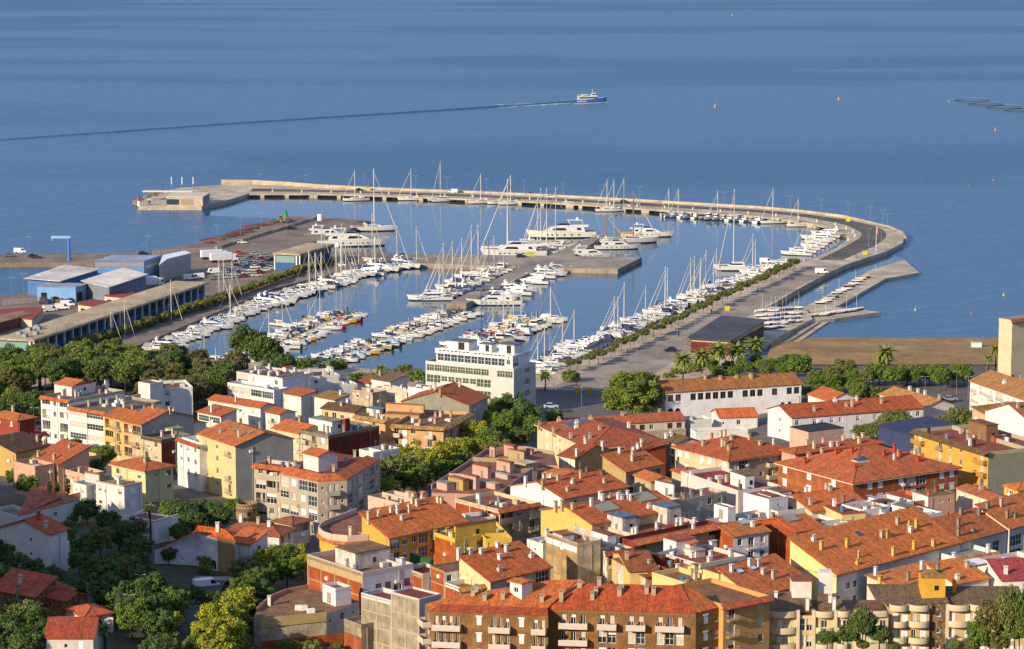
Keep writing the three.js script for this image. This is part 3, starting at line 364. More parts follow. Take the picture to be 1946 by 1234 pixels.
// free outline: pts {name: [x, y, height above ground]}, walls [[from, to, css, openings]], roofs [[css or '~css' for terrace, names...]]
function K(r, name, label, e, pts0, walls, roofs, o = {}) {
  const k0 = Object.keys(pts0)[0], Wd = {}; for (const k in pts0) { const [x, y, h, plan] = pts0[k]; Wd[k] = G(...at(r, x, y), e + h); }
  const org = Wd[k0].clone().setY(e), bd = thing(name, label, o.cat ?? 'house', o.group, org), Q = {}; for (const k in Wd) Q[k] = Wd[k].clone().sub(org);
  for (const [A, B2, css, spec, oo] of walls) { const a = Q[A], b = Q[B2], L = Math.hypot(b.x - a.x, b.z - a.z), s = V((b.x - a.x) / L, 0, (b.z - a.z) / L); let n = V(s.z, 0, -s.x); if (n.dot(EYE.clone().sub(org)) < 0) n.negate(); const W = new Mb(); facade(bd, W, { o: V(a.x, 0, a.z), s, n }, L, [[0, a.y], [L, b.y]], Math.min(a.y, b.y), spec, { ...o, ...(oo ?? {}), w: css }); W.build('wall', paint(css), bd); }
  for (const [css, ...ks] of roofs) { const m = new Mb(), P = ks.map(k => Q[k]); if (css[0] === '~') { const tri = THREE.ShapeUtils.triangulateShape(P.map(p => new THREE.Vector2(p.x, -p.z)), []); for (const t of tri) m.tri(P[t[0]], P[t[1]], P[t[2]], ...t.map(i => [P[i].x, P[i].z])); m.build('terrace', std2(css.slice(1)), bd); continue; }
    const lift = P.map(p => p.clone().setY(p.y + 0.12)); if (lift.length === 4) m.quad(...lift); else m.poly(lift); for (let i = 0; i < P.length; i++) { const j = (i + 1) % P.length; m.quad(P[i].clone().setY(P[i].y - 0.1), P[j].clone().setY(P[j].y - 0.1), lift[j], lift[i]); } const rf = m.build('roof', roofM(css), bd); bd.userData.rf = rf; }
  const rf = bd.userData.rf; delete bd.userData.rf;
  bd.updateMatrixWorld(true); const cast = (x, y, h) => { const rc = new THREE.Raycaster(EYE, ray(...at(r, x, y)).normalize(), 1, 5000), q = rc.intersectObjects(bd.children.filter(c => c.name === 'roof' || c.name === 'terrace'), false); return (q.length ? q[0].point : G(...at(r, x, y), e + h)).clone().sub(org); };
  (o.ch ?? []).forEach(([x, y, h, kd, css]) => { const k = chimneyMesh(kd ?? 0, css ?? '#b9a88c'); k.position.copy(cast(x, y, h)); (rf ?? bd).add(k); });
  if (o.huts) { const c0 = cast(...o.huts[0].slice(0, 2), 9).add(org), u = G(proj(c0)[0] + 60, proj(c0)[1] - 60 * (o.hm ?? 0.19), c0.y).sub(c0).setY(0).normalize(), v = V(u.z, 0, -u.x); for (const [x, y, x0, x1, hh, css, tcss] of o.huts) { const O = cast(x, y, 9), Ow = O.clone().add(org), wu = Math.min(14, Math.max(0.4, reach(Ow, u, at(r, x1, 0)[0]))), wv = Math.min(14, Math.max(0.4, reach(Ow, v, at(r, x0, 0)[0]))), g = { o: O, u, v }, m = new Mb(), l = new Mb(); m.fbox(g, 0, wu, -0.4, hh, 0, wv); const hm = m.build(hh > 1.7 ? 'stair_hut' : 'roof_box', paint(css), bd); l.fbox(g, -0.12, wu + 0.12, hh + 0.003, hh + 0.16, -0.12, wv + 0.12, true); l.build('hut_roof', std2(tcss), hm); if (hh > 1.7) { const d = new Mb(); d.fbox(g, -0.04, 0.05, 0, 1.8, wv * 0.3, wv * 0.3 + 0.8); d.build('door', plain('#7d7468'), hm); } } }
  for (const [ks, hh, css] of o.low ?? []) for (let i = 0; i + 1 < ks.length; i++) { const a = Q[ks[i]], b = Q[ks[i + 1]], d = b.clone().sub(a).setY(0), L = d.length(); d.normalize(); const m = new Mb(); m.fbox({ o: a, u: d, v: V(d.z, 0, -d.x) }, 0, L, -0.3, hh, -0.1, 0.1); m.build('parapet', paint(css), bd); }
  return { bd, Q, Wd, org, e };
}
// ---------------------------------------------------------------- the town: old quarter seen above the pines (views 1 and 2)
const OR = '#b4562c', OR2 = '#a84a28', OD = '#8f4026', OB = '#7d4a2e', WH = '#e6e2da', CRM = '#dccaa0', YEL = '#dcae52', PNK = '#cfa48c', GRY = '#97938b', BEI = '#b89c70';
B(1, 'apartment_block', 'white four storey flats with orange hipped penthouse beside the pine wood', [515, 402, 305, 935], 0.18, 12.5, 'flat', { w: '#ece8e0', L: 'lwl', cat: 'apartment block', dk: '#8b7a68', pc: '!#cfc6b8', sk: 'l', am: 24, ht: [[540, 372, 410, 720, 2.6, WH, OR, 'gable'], [795, 330, 790, 820, 3, WH]], ch: [[400, 330, 0, WH], [800, 262, 0, WH]] });
B(1, 'apartment_block', 'white flats with glazed galleries and a flat grey roof', [785, 492, 515, 1215], 0.2, 12, 'flat', { w: '#e8e4da', L: 'gg', cat: 'apartment block', dk: '#7f776a', sk: 'l', pc: '!#bdb3a4', am: 22, ch: [[600, 415], [710, 400], [825, 375], [810, 430, 1]], ht: [[905, 412, 895, 1060, 0.8, '#c9c0b2', '#c9c0b2']] });
B(1, 'town_house', 'plain white house with a blue window and roof garden behind the grey roof', [1225, 310, 1072, 1452], 0.05, 10, 'flat', { R: 'ws..', L: '..', w: '#e9e7e4', dk: '#8d5a44', bm: 12 });
B(1, 'town_house', 'square grey white stair tower with antenna beside the roof garden', [1130, 277, 1070, 1230], 0.17, 12.4, 'flat', { w: '#dedad2', dk: '#9c5a44', thin: 1, b: 5, par: 0.3 });
B(1, 'town_house', 'yellow house with twin arched galleries and long orange roof', [925, 549, 782, 1150], 0.165, 12, 'gv', { w: '#deb468', L: 'dl', rc: OR, b: undefined, am: 13, ch: [[995, 450]], cc: '#b59a76' });
B(1, 'town_house', 'orange roofed flats with white balconies and tall grey gable', [1066, 588, 925, 1462], 0.165, 11.5, 'gv', { l: '#d9b483', r: '#b5b1a8', w: '#d9b483', L: 'll/dl', rc: OR, am: 26, balc: '#9c5a3c', ch: [[1157, 462], [1283, 490]] });
B(1, 'town_house', 'small white rooftop house with orange gable roof and green terrace', [1428, 592, 1325, 1527], 0.17, 9.8, 'gv', { L: 'v', rc: OR2, ant: 0, bm: 7 });
B(1, 'town_house', 'cream house with a brick side wall and washing terrace', [1215, 702, 1062, 1452], 0.17, 9.2, 'flat', { w: '#cfbd98', r: '%#a0503a', L: 'wd', dk: '#8f7a66', pc: '!#8d867a', bm: 12, band: [0.2, 0.9, '!#9a9284'], ht: [[1300, 655, 1245, 1390, 1.0, '#cfc6a8', '#b0a888']] });
B(1, 'town_house', 'low white house with green glazed gallery and orange lean-to', [1665, 522, 1490, 1735], 0.17, 8.6, 'su', { L: 'gg', frame: plain('#b9cdb8'), rc: OR2, p: 0.2, bm: 11 });
B(1, 'town_house', 'white house with shaded dormer and solar panels among orange roofs', [1640, 690, 1450, 1720], 0.17, 9.5, 'gv', { L: '..', rc: OR, ant: 0, bm: 8, sl: [[1560, 655, 2, 1.2]] });
B(1, 'apartment_block', 'tall cream house with bare grey gable and two skylights', [1775, 747, 1500, 2212], 0.126, 13.4, 'gv', { l: '#e0c98e', w: '#e0c98e', r: '#a8a49c', L: 'dwd/www/dwd', rc: '#a34f2d', cat: 'apartment block', am: 30, sl: [[1760, 640, 1.4, 1.4], [1880, 660, 1.4, 1.4]], balc: '#cbb589' });
B(1, 'town_house', 'narrow white house with red flower boxes beside the tall cream one', [1503, 742, 1335, 1560], 0.126, 11.4, 'flat', { L: 'www', w: '#e9e6e2', sk: 'l', rc: OD, dk: '#9d5a41', balc: '#a2452c' });
B(1, 'villa', 'pale yellow villa with orange hipped roof below the round pine', [1095, 937, 840, 1305], 0.19, 7.6, 'hip', { w: '#e2d29c', L: 'w.w', R: '.v.w', rc: OR, p: 0.28, ov: 0.6, cat: 'villa', fascia: '#d9cdb2' });
B(1, 'villa', 'pinkish villa with ribbed red tile roof and dark windows', [435, 893, 212, 470], 0.17, 7.2, 'su', { w: '#d9ae90', L: '.w./.g.', R: 'w', rc: '#a8452c', p: 0.35, cat: 'villa', ch: [[290, 830], [410, 850]], cc: '#c9b08c', b: 11, a: 9 });
B(1, 'villa', 'blank pink side wing of the villa with red tiles', [262, 905, 98, 330], 0.17, 7.4, 'flat', { w: '#d6a88c', dk: '#b98a70', cat: 'villa', L: '.v', am: 8 });
B(1, 'villa', 'pink wing with corner window and sloping wall beside yellow villa', [640, 965, 440, 700], 0.17, 5.6, 'flat', { w: '#d8b08f', dk: '#b98a70', L: 'wvw', cat: 'villa', am: 8, b: 10 });
B(1, 'villa', 'olive yellow house end behind the pink villa chimneys', [620, 838, 480, 660], 0.17, 6.6, 'flat', { w: '#cdb97e', dk: '#b09a70', cat: 'villa', am: 7, bm: 10 });
B(1, 'villa', 'yellow house with ochre lean-to roof at the wood edge', [20, 715, -90, 175], 0.2, 7.2, 'gu', { w: '#dcc57e', rc: '#9d7038', L: 'w', R: '.v', cat: 'villa', bm: 9, am: 14 });
B(1, 'villa', 'yellow house with dark brown roofs and twin chimneys', [118, 800, 85, 360], 0.24, 6.2, 'sv', { w: '#c8a862', rc: '#6a4630', R: 'v.v', cat: 'villa', b: 8, ch: [[345, 730, 2], [372, 735, 2]], cc: '#cbb98e' });
B(1, 'villa', 'brick red house with orange hipped roof under the pines', [135, 548, -70, 235], 0.17, 6, 'hip', { w: '#9c4230', rc: OR, ov: 0.8, L: 'w.', cat: 'villa', am: 12 });
B(1, 'villa', 'white parapet house end above the red tiled modern house', [650, 1050, 556, 700], 0.17, 6.4, 'flat', { w: '#e6e2da', dk: '#b5b1a8', L: 'vv', cat: 'villa', am: 6 });
B(1, 'villa', 'white modern villa with ochre slab roof and shaded windows', [935, 1052, 722, 1024], 0.2, 7.2, 'flat', { w: '#e6e2da', dk: '#a08a64', pc: '#b9a684', par: 0.25, ml: 0.19, L: 'w..w', R: 's', cat: 'villa', ht: [[700, 1010, 640, 720, 1.6, '#d2ccc0', '#b09a78']] });
// view 2
B(2, 'apartment_block', 'white block with a dark red roof terrace facing the marina', [225, 236, -122, 442], 0.19, 10.5, 'flat', { w: '#e9e6e3', dk: '#93302c', L: 'w.wG', cat: 'apartment block', pc: '#d8cfc6', par: 0.5, ch: [[25, 170, 0, WH], [150, 150, 0, WH], [355, 175, 0, WH], [300, 215, 1, WH], [125, 225, 1, WH]], ht: [[250, 175, 225, 310, 1.3, WH, '#a2583a']] });
B(2, 'town_house', 'white lower house with long glazed upper gallery below the red terrace', [160, 325, -190, 235], 0.18, 8, 'flat', { w: '#e7e4de', L: 'GGGG/....', dk: '#c9c5bd', am: 8, bm: 22 });
B(2, 'town_house', 'white house with roof garden and one dark window by the quay trees', [447, 222, 430, 655], 0.07, 8.2, 'flat', { w: '#e6e2da', R: 'w...', dk: '#7b4a3a', b: 12, ht: [[590, 215, 560, 610, 2.2, WH, WH]], ch: [[430, 190, 2, WH]] });
B(2, 'town_house', 'low white house end stepping down beside the roof garden', [655, 285, 640, 712], 0.07, 6, 'flat', { w: '#e6e2da', b: 12, dk: '#8d7a6a' });
B(2, 'town_house', 'greyish cream box house with a dark square window', [905, 345, 738, 935], 0.17, 5, 'flat', { w: '!#cfc3ac', L: '.w', dk: '#a49a86', bm: 9 });
B(2, 'town_house', 'white house with brown lean-to roofs behind the cream box', [1040, 262, 893, 1165], 0.17, 6, 'su', { w: '#e6e2d8', L: 'w.', rc: '#8a6a48', p: 0.2, bm: 9 });
B(2, 'town_house', 'small white house with red tile strip near the quay gardens', [880, 275, 770, 905], 0.17, 4.6, 'su', { w: '#e6e0d4', rc: OD, p: 0.2, bm: 8 });
B(2, 'town_house', 'long white rendered house with worn patches', [1165, 345, 910, 1190], 0.17, 4.6, 'flat', { w: '!#efe8dc', dk: '#a1785e', bm: 14, am: 7 });
B(2, 'town_house', 'white crenellated terrace house below the glass office block', [1355, 330, 1170, 1395], 0.17, 8, 'flat', { w: '#e8e6e2', dk: '#a2684a', L: 'w', bm: 10, ht: [[1270, 300, 1235, 1300, 1.2, WH, WH]] });
B(2, 'town_house', 'orange roofed house with blank olive grey gable beside the glass office', [1635, 442, 1120, 1775], 0.5, 10.4, 'gu', { l: '#989684', w: '#989684', r: '#b5b1a8', R: 'd.w', rc: OR2, p: 0.33, bm: 32, am: 26, sl: [[1440, 300, 4, 2.4]], ch: [[1415, 395, 0, '#b08a68']] });
B(2, 'town_house', 'brown roofed cream house with chimney and shaded windows', [770, 492, 520, 885], 0.26, 8.6, 'gv', { w: '#d7bd88', L: 'wwbw', rc: '#77502f', am: 18, ch: [[672, 445, 1]] });
B(2, 'town_house', 'white strip house with brown tiles behind the brown roof', [620, 400, 465, 690], 0.17, 8.2, 'su', { w: '#e3ded4', rc: '#8a5636', p: 0.15, bm: 10 });
B(2, 'apartment_block', 'ochre corner building with brown tile eaves and wraparound balcony', [1440, 606, 1046, 1642], 0.57, 9.6, 'flat', { w: '#cfa478', L: '.b.wSb', R: 'wdwdw', sk: 1, skw: 1.3, rc: '#9c6a44', dk: '#8f6a52', cat: 'apartment block', bm: 30, am: 34, balc: '#d6c4ac', ch: [[1262, 590, 0, '#c59670'], [1375, 580, 0, '#c59670'], [1380, 545, 2, '#c59670'], [1495, 505, 0, '#c59670']], ht: [[1290, 530, 1005, 1300, 3.2, '#cfa478', '#a87650', 'gable'], [1255, 545, 1000, 1290, 1.0, '#b8946c', '#a87650']] });
B(2, 'town_house', 'ochre house with awning and glass conservatory on its roof', [1000, 552, 772, 1045], 0.2, 9.4, 'flat', { w: '#d3aa78', L: '.ws.', sk: 'l', rc: '#9c6a44', skw: 1.1, dk: '#a58466', ht: [[1000, 500, 860, 1010, 2, '#c9ccca', 'glass']] });
B(2, 'town_house', 'cream house with wide orange roof and blue skylights', [350, 652, 148, 562], 0.18, 9, 'gv', { w: '#dccba0', L: 'w.w', rc: OR, am: 22, ch: [[525, 545, 2, '#c59670'], [320, 530, 0, '#c59670'], [430, 520, 1]], sl: [[380, 540, 1.5, 1.5]] });
B(2, 'town_house', 'house with white rooftop pavilion and long dark red brick side', [570, 668, 348, 955], 0.19, 9.6, 'flat', { l: '!#ded3bd', w: '!#ded3bd', r: '%#98402a', L: 'sdb', dk: '#8d7f70', pc: '!#9a9080', cat: 'town house', ht: [[600, 650, 425, 690, 2.8, WH, '#9aa08a'], [700, 645, 680, 735, 3.2, '%#98402a', '#98402a']] });
B(2, 'town_house', 'white house with orange gable and grey skylight above a terrace', [58, 458, -336, 170], 0.2, 8.4, 'gv', { w: '#e8e3d8', L: 'wwsw', rc: OR2, am: 15, bm: 24, sl: [[-160, 380, 4, 2.2], [30, 400, 3, 2]] });
B(2, 'town_house', 'white house with small terracotta gable behind a rounded wall', [205, 508, 95, 255], 0.17, 8.2, 'gv', { w: '#e6dfd0', L: 'd', rc: OR2, am: 9, bm: 9 });
B(2, 'town_house', 'white shed house with orange tile strip beside narrow chimneys', [365, 372, 230, 405], 0.17, 8, 'su', { w: '#e5e0d5', L: 's', rc: OR2, p: 0.15, bm: 9 });
K(2, 'apartment_block', 'grey rounded corner flats with red tile eaves and shaded glass balconies', 7.2, { a: [198, 952, 13], b: [492, 1016, 13], c: [712, 1004, 13], d: [962, 850, 13], e: [640, 800, 13], f: [280, 880, 13], A2: [275, 905, 14.2], B2: [515, 960, 14.2], C2: [625, 955, 14.2], D2: [860, 820, 14.2] },
  [['a', 'b', '#b7aa94', 'GsGG/gwsG/GGsG/wdwd'], ['b', 'c', '#b7aa94', 'vbbv'], ['c', 'd', '#b7aa94', 'GwGwGw'], ['d', 'e', '#b7aa94'], ['f', 'a', '#b7aa94']],
  [['#b04f2c', 'a', 'b', 'B2', 'A2'], ['#b04f2c', 'b', 'c', 'C2', 'B2'], ['#b04f2c', 'c', 'd', 'D2', 'C2'], ['~#95452f', 'a', 'b', 'c', 'd', 'e', 'f']], { cat: 'apartment block', balc: '#a8a398', rail: 'solid', bd: 1.4, fh: 3.1, ch: [[325, 910, 13], [490, 930, 13], [545, 915, 13], [610, 940, 13], [705, 880, 13], [770, 830, 13]] });
B(2, 'town_house', 'white stair house with orange gable on the rounded corner flats', [495, 825, 428, 597], 0.17, 16.6, 'gv', { e: 7.2, w: '#ece6da', L: 'v', rc: OR, ant: 0, bm: 5, am: 6 });
B(2, 'apartment_block', 'grey flats with deep loggias and red eaves adjoining the rounded corner', [270, 912, 8, 300], 0.3, 13.4, 'flat', { w: '#b9ac98', L: 'llw/llG/wGl/GwG', sk: 'l', skw: 1.4, rc: '#b04f2c', dk: '#9b4a34', cat: 'apartment block', am: 9, pc: '#d0c8ba', ch: [[190, 830], [325, 890]] });
B(2, 'town_house', 'white shaded house with brown pergola roof beside the park trees', [910, 796, 840, 1112], 0.17, 8, 'flat', { w: '#dfdcd8', dk: '#7f6a52', am: 20, L: 'v', ht: [[1060, 735, 1040, 1080, 1.2, '#e9dcc0']], ch: [[995, 760, 1]] });
// glass office block by the marina (view 9)
{
  const q = B(9, 'office_block', 'modern white office block with green glass bands and a roof terrace', [1000, 706, 100, 1225], 0.3, 14.5, 'flat', { w: '#d2d1ca', r: '#cbc7be', L: 'GG.GGGGGGGG/...GGgggggGG', R: '..g.', cat: 'office', dk: '#b6ab9c', par: 0.9, fh: 3.4, glass: new THREE.MeshPhysicalMaterial({ color: C(0.06, 0.085, 0.055), roughness: 0.08 }), ant: 0, e: 2.4 });
  const m = new Mb(), f = q.f, y = q.h - 0.9, T = new Mb(); // set-back top storey with a perforated white frieze
  facade(q.bd, T, { o: LP(f, 0.8, y, 0.8), s: q.v, n: q.u.clone().negate() }, q.b - 4, [[0, 4.3], [q.b - 4, 4.3]], 4, 'wGGGGGGGGGG', { w: '#f0eee8', maxf: 1, glass: M.glassBlue }); facade(q.bd, T, { o: LP(f, 0.8, y, 0.8), s: q.u, n: q.v.clone().negate() }, q.a - 3, [[0, 4.3], [q.a - 3, 4.3]], 4, 'G..', { w: '#f0eee8', maxf: 1 });
  T.build('top_storey', paint('#f0eee8'), q.bd); m.fbox(f, 0.5, q.a - 1.5, y + 4.3, y + 4.55, 0.5, q.b - 3, true); m.build('roof_slab', paint('#e9e6e0'), q.bd);
  const k = new Mb(); k.fbox(f, 0.4, 0.5, y + 3.4, y + 4.9, 2, q.b - 3, true); const fz = k.build('frieze', paint('#f2f0ea'), q.bd), d = new Mb(); for (let i = 0; i < 17; i++) { const t = 3 + i * (q.b - 7) / 17; if (i % 9 === 8) continue; const P = []; for (let j = 0; j < 8; j++) P.push(LP(f, 0.38, y + 4.35 + 0.2 * Math.sin(j / 8 * 6.28), t + 0.55 + 0.55 * Math.cos(j / 8 * 6.28))); d.poly(P); } d.build('frieze_slot', M.dark, fz);
  for (const [s, t, w, l, hh] of [[3, 1.5, 5, 5, 2.6], [3, 9, 3, 4, 2.2], [2, 16, 5, 7, 2.5], [3, 25, 4, 3, 2.4]]) { if (t + l > q.b - 2) continue; const z = new Mb(); z.fbox(f, s, s + w, y + 4.55, y + 4.55 + hh, t, t + l); const hm = z.build('plant_room', paint('#eceae4'), q.bd); const lid = new Mb(); lid.fbox(f, s - 0.2, s + w + 0.2, y + 4.553 + hh, y + 4.75 + hh, t - 0.2, t + l + 0.2, true); lid.build('hut_roof', plain('#5a626e'), hm); const op = new Mb(); op.fbox(f, s - 0.03, s + 0.05, y + 4.7, y + 4.4 + hh, t + l * 0.2, t + l * 0.5); op.build('door', M.dark, hm); }
  q.bd.children.forEach(c => c.castShadow = true);
}
// ---------------------------------------------------------------- right half of the old quarter (views 3 and 4)
B(3, 'school_building', 'long white two storey hall with rusty orange tiled roof and square windows', [1215, 340, 1095, 2237], 0.062, 9.4, 'gu', { w: '#f4f2ee', R: 'WW.WWWWWW.WWW.W.WW/aa..............ww.', rc: '#a35a30', p: 0.36, cat: 'hall', fh: 4.2, frame: plain('#5c564e'), glass: M.glass, L: '.w.', am: 60, ch: [[1510, 245, 1], [1625, 245, 1], [1745, 238, 1], [1860, 240, 1], [1850, 225, 1]], ant: 0 });
{ const q = B(3, 'school_extension', 'white projecting upper floor on the front of the long hall', [1545, 445, 1540, 1945], 0.062, 4.4, 'flat', { w: '#e9e6e2', cat: 'hall', thin: 1, b: 2.2, par: 0.2, dk: '#b9aea2', ant: 0 }); }
B(3, 'bungalow', 'low house with ribbed red roof, brown shutters and a satellite dish', [640, 590, 560, 1357], 0.06, 4.8, 'gu', { w: '#d9cdb8', L: '.', R: 's..sssw.ss', shut: M.wood, rc: '#a34a30', p: 0.3, cat: 'house', ch: [[845, 500, 1], [885, 520, 1], [1075, 470, 1]], ant: 0 });
B(3, 'garden_wall', 'dirty cream terrace wall below the brown shutters', [1010, 640, 990, 1365], 0.07, 2.6, 'flat', { w: '!#cfc4ae', thin: 1, b: 4, dk: '#8b8174', cat: 'wall', ant: 0 });
B(3, 'apartment_block', 'cream house with very wide dark red hipped roof and solar panel', [640, 760, 85, 1210], 0.08, 8.6, 'hip', { w: '#e0ceA4', L: 'l..ww.s.', rc: '#933f28', p: 0.24, ov: 0.7, cat: 'apartment block', fascia: '#e4d9c0', am: 46, bm: 34, ch: [[495, 690, 2, '#c4ae90'], [640, 690, 0], [715, 625, 1], [260, 640, 2, '#a8976f'], [365, 660, 0]], sl: [[480, 610, 6, 4]], slp: M.glassBlue });
B(3, 'town_house', 'white fronted house with dark red roof and tall white flue', [527, 842, 432, 832], 0.2, 8.2, 'gv', { l: '#e8e2d4', w: '#b89c68', L: 'w', rc: '#8e3e28', p: 0.3, ch: [[415, 880, 2, WH], [610, 730, 1, WH], [735, 780, 1, WH]] });
B(3, 'town_house', 'tan gabled house with orange lean-to roof and open loggia', [912, 942, 735, 1187], 0.22, 8.2, 'sv', { l: '#b99c66', w: '#b99c66', r: '#c9b391', R: 'lll', rc: OR, p: 0.38, dr: 0.3, ch: [[800, 755, 1, WH], [830, 775, 1, WH], [865, 800, 1, WH], [895, 770, 1, WH], [970, 790, 1, WH], [960, 860, 0, '#d8cbb8']] });
B(3, 'town_house', 'orange roofed house with glowing red parapet panel', [1000, 790, 940, 1212], 0.12, 8.4, 'su', { w: '#b2502c', rc: OD, p: 0.12, bm: 6, L: '.', ch: [[1040, 780, 2, '#b2502c']] });
B(3, 'town_house', 'white house with long white gable wall and wide orange roof', [442, 1145, 40, 925], 0.19, 9.2, 'gu', { l: '#efece6', w: '#cfc0a0', R: 'w.s', rc: OR2, p: 0.27, bm: 26, ch: [[285, 1050, 0, '#a9906c'], [472, 1090, 1, '#c7a888'], [750, 1030, 1, '#c7a888'], [155, 1050, 0, WH], [400, 1010, 0], [515, 1035, 1], [735, 965, 1, '#6b6255'], [620, 945, 1, '#6b6255']] });
B(3, 'town_house', 'terracotta topped stair house with white shaded side', [412, 975, 315, 582], 0.15, 10.6, 'gv', { l: '#c49a68', w: '#e4e1de', rc: OR, p: 0.12, ant: 0, bm: 6 });
B(3, 'apartment_block', 'cream corner house with broad red hipped roof and shaded balconies', [1690, 852, 1285, 2182], 0.15, 9.6, 'hip', { w: '#d8c39a', l: '#d8c39a', r: '#b9a585', L: 's.ss.ss', R: 'GG.wbww', rc: '#a04a2c', p: 0.3, ov: 0.8, cat: 'apartment block', bm: 30, am: 38, ch: [[1498, 705, 2, '#b59a76'], [1690, 785, 2, '#b9a070'], [1845, 700, 0], [1710, 700, 1], [1925, 740, 1], [1495, 750, 0]], fascia: '#d8ccb0', balc: '#c9bca4' });
B(3, 'town_house', 'white house with mossy olive tiles beside the broad red roof', [1290, 730, 1196, 1472], 0.1, 8.6, 'gv', { w: '#e6e2d8', L: 'ds', rc: '#7d6338', am: 15, bm: 14, ch: [[1185, 690, 1, WH], [1260, 670, 1, WH], [1210, 680, 1, WH]] });
B(3, 'bungalow', 'white cottage with bright orange ribbed roof and dark doorway', [1622, 532, 1545, 1906], 0.035, 4.6, 'gu', { w: '#efebe4', R: 'v..ws.s', L: '.', rc: '#b8502a', p: 0.34, b: 9, ant: 0 });
B(3, 'town_house', 'shaded white yard building with small chimneys below the long hall', [1400, 552, 1340, 1560], 0.06, 4.6, 'flat', { w: '#e6e2da', dk: '#b5a898', thin: 1, b: 6, ch: [[1428, 640, 0, WH]] });
B(3, 'garden_wall', 'long white yard wall with grey end below the orange cottage', [1440, 640, 1400, 1832], 0.045, 3.4, 'flat', { w: '#ece8e0', thin: 1, b: 5, dk: '#a89a88', cat: 'wall', ant: 0 });
B(3, 'town_house', 'worn white house with orange terrace and low skylight box', [1338, 1152, 1205, 1672], 0.19, 9.8, 'flat', { w: '!#d9d0c2', R: '.www', dk: '#a4603f', am: 30, ht: [[1330, 1100, 1250, 1425, 1.0, '!#d9d0c2', '#a4603f'], [1222, 1100, 1130, 1282, 3.0, WH, '#a4603f']], ch: [[1285, 1060, 1], [1490, 1190, 2, '#8d8676']] });
B(3, 'town_house', 'flat house with deep red terrace, white stair hut and pink parapets', [1760, 1085, 1290, 2080], 0.12, 9.4, 'flat', { w: '#e4d2c8', dk: '#a03a30', pc: '#e2cfc4', bm: 24, am: 24, ht: [[1810, 1075, 1700, 1880, 3.0, '#ece8e4', '#8d7458']], ch: [[1545, 1030, 1, WH], [1405, 1010, 1, WH], [1775, 1090, 1, '#6b6255']] });
B(3, 'town_house', 'small orange gabled shed roof behind the worn white terrace', [1100, 1015, 930, 1130], 0.1, 8.8, 'gv', { w: '#bfa884', rc: OR, bm: 8, ant: 0 });
B(3, 'town_house', 'small tile capped tower house beside the red terrace', [1345, 960, 1220, 1360], 0.1, 9.2, 'hip', { w: '#c9b79a', rc: OR2, bm: 5, ant: 0 });
// pink roof terraces above the park street (view 14)
const pinkW = '#c99a86', pinkD = '#a06a55';
K(14, 'town_house', 'pink roof terrace with stair huts overlooking the park trees', 6, { a: [480, 290, 8.8], b: [640, 180, 8.8], c: [870, 152, 8.8], d: [1100, 150, 8.8], e: [1440, 215, 8.8], f: [1482, 340, 8.8], g: [1240, 335, 8.8], h: [900, 305, 8.8] }, [['f', 'g', pinkW], ['e', 'f', pinkW]], [['~' + pinkD, 'a', 'b', 'c', 'd', 'e', 'f', 'g', 'h']], { cat: 'town house', low: [['abcd'.split(''), 0.8, '#c7a08c'], [['a', 'h', 'g'], 1.0, '#b59a6a'], [['d', 'e'], 0.8, '#a89a80']], huts: [[740, 245, 682, 748, 2.4, '#cfa090', '#a56a50'], [1085, 300, 905, 1100, 2.4, '#b9a070', '#a05a3c'], [960, 250, 850, 1010, 2.8, '#cf9a86', '#b06038'], [1175, 215, 1110, 1200, 1.2, '#c49a88', '#a56a50']] });
K(14, 'town_house', 'pink roof terrace with flat roofed huts and a pale canopy', 6.4, { a: [200, 475, 8.8], b: [480, 292, 8.8], c: [900, 307, 8.8], d: [1240, 337, 8.8], e: [1370, 385, 8.8], f: [1190, 410, 8.8], g: [930, 435, 8.8], h: [560, 485, 8.8] }, [['g', 'f', pinkW], ['h', 'g', pinkW]], [['~' + pinkD, 'a', 'b', 'c', 'd', 'e', 'f', 'g', 'h']], { cat: 'town house', low: [[['a', 'b'], 0.8, '#c7a08c'], [['a', 'h', 'g', 'f'], 0.9, '#d0a890']], huts: [[660, 505, 480, 700, 2.8, '#cfa490', '#b0603c'], [920, 440, 762, 965, 2.6, '#cfa490', '#b06a48'], [1105, 400, 970, 1250, 1.4, '#b9a878', '#e0d4b8'], [1010, 385, 900, 1080, 0.7, '#c9b48a', '#b06a48']] });
K(14, 'town_house', 'pink roof terrace with blue water tank, red lean-to and olive hut', 6.8, { a: [0, 605, 8.8], b: [200, 477, 8.8], c: [560, 487, 8.8], d: [930, 437, 8.8], e: [1180, 415, 8.8], f: [800, 692, 8.8], g: [270, 665, 8.8], h: [0, 660, 8.8] }, [['g', 'f', pinkW], ['f', 'e', '#8d867c'], ['h', 'g', pinkW]], [['~' + pinkD, 'a', 'b', 'c', 'd', 'e', 'f', 'g', 'h']], { cat: 'town house', low: [[['a', 'b'], 0.8, '#c7a08c'], [['f', 'e'], 0.9, '#9a9084']], huts: [[520, 625, 350, 565, 2.9, '#cfa490', '#b06a48'], [370, 640, 195, 440, 2.5, '#b9a05c', '#b07a48'], [745, 625, 575, 805, 1.2, '#cfa898', '#d9c8b0'], [890, 510, 740, 935, 1, '#b9b0a0', '#cfcac0'], [180, 640, 60, 270, 1.6, '#c9a898', '#a8a098']] });
B(14, 'town_house', 'orange brick walled house with cream terrace and shaded balconies', [803, 862, 272, 1272], 0.19, 9.4, 'flat', { l: '%#c9622e', w: '#c9b489', r: '#b5a07c', R: 'lwd', sk: 'r', rc: OR2, dk: '#a0604a', pc: '#d6c49a', fr: [3, 2, 3], bm: 22, am: 18, ht: [[560, 880, 520, 580, 3, WH, WH]] });
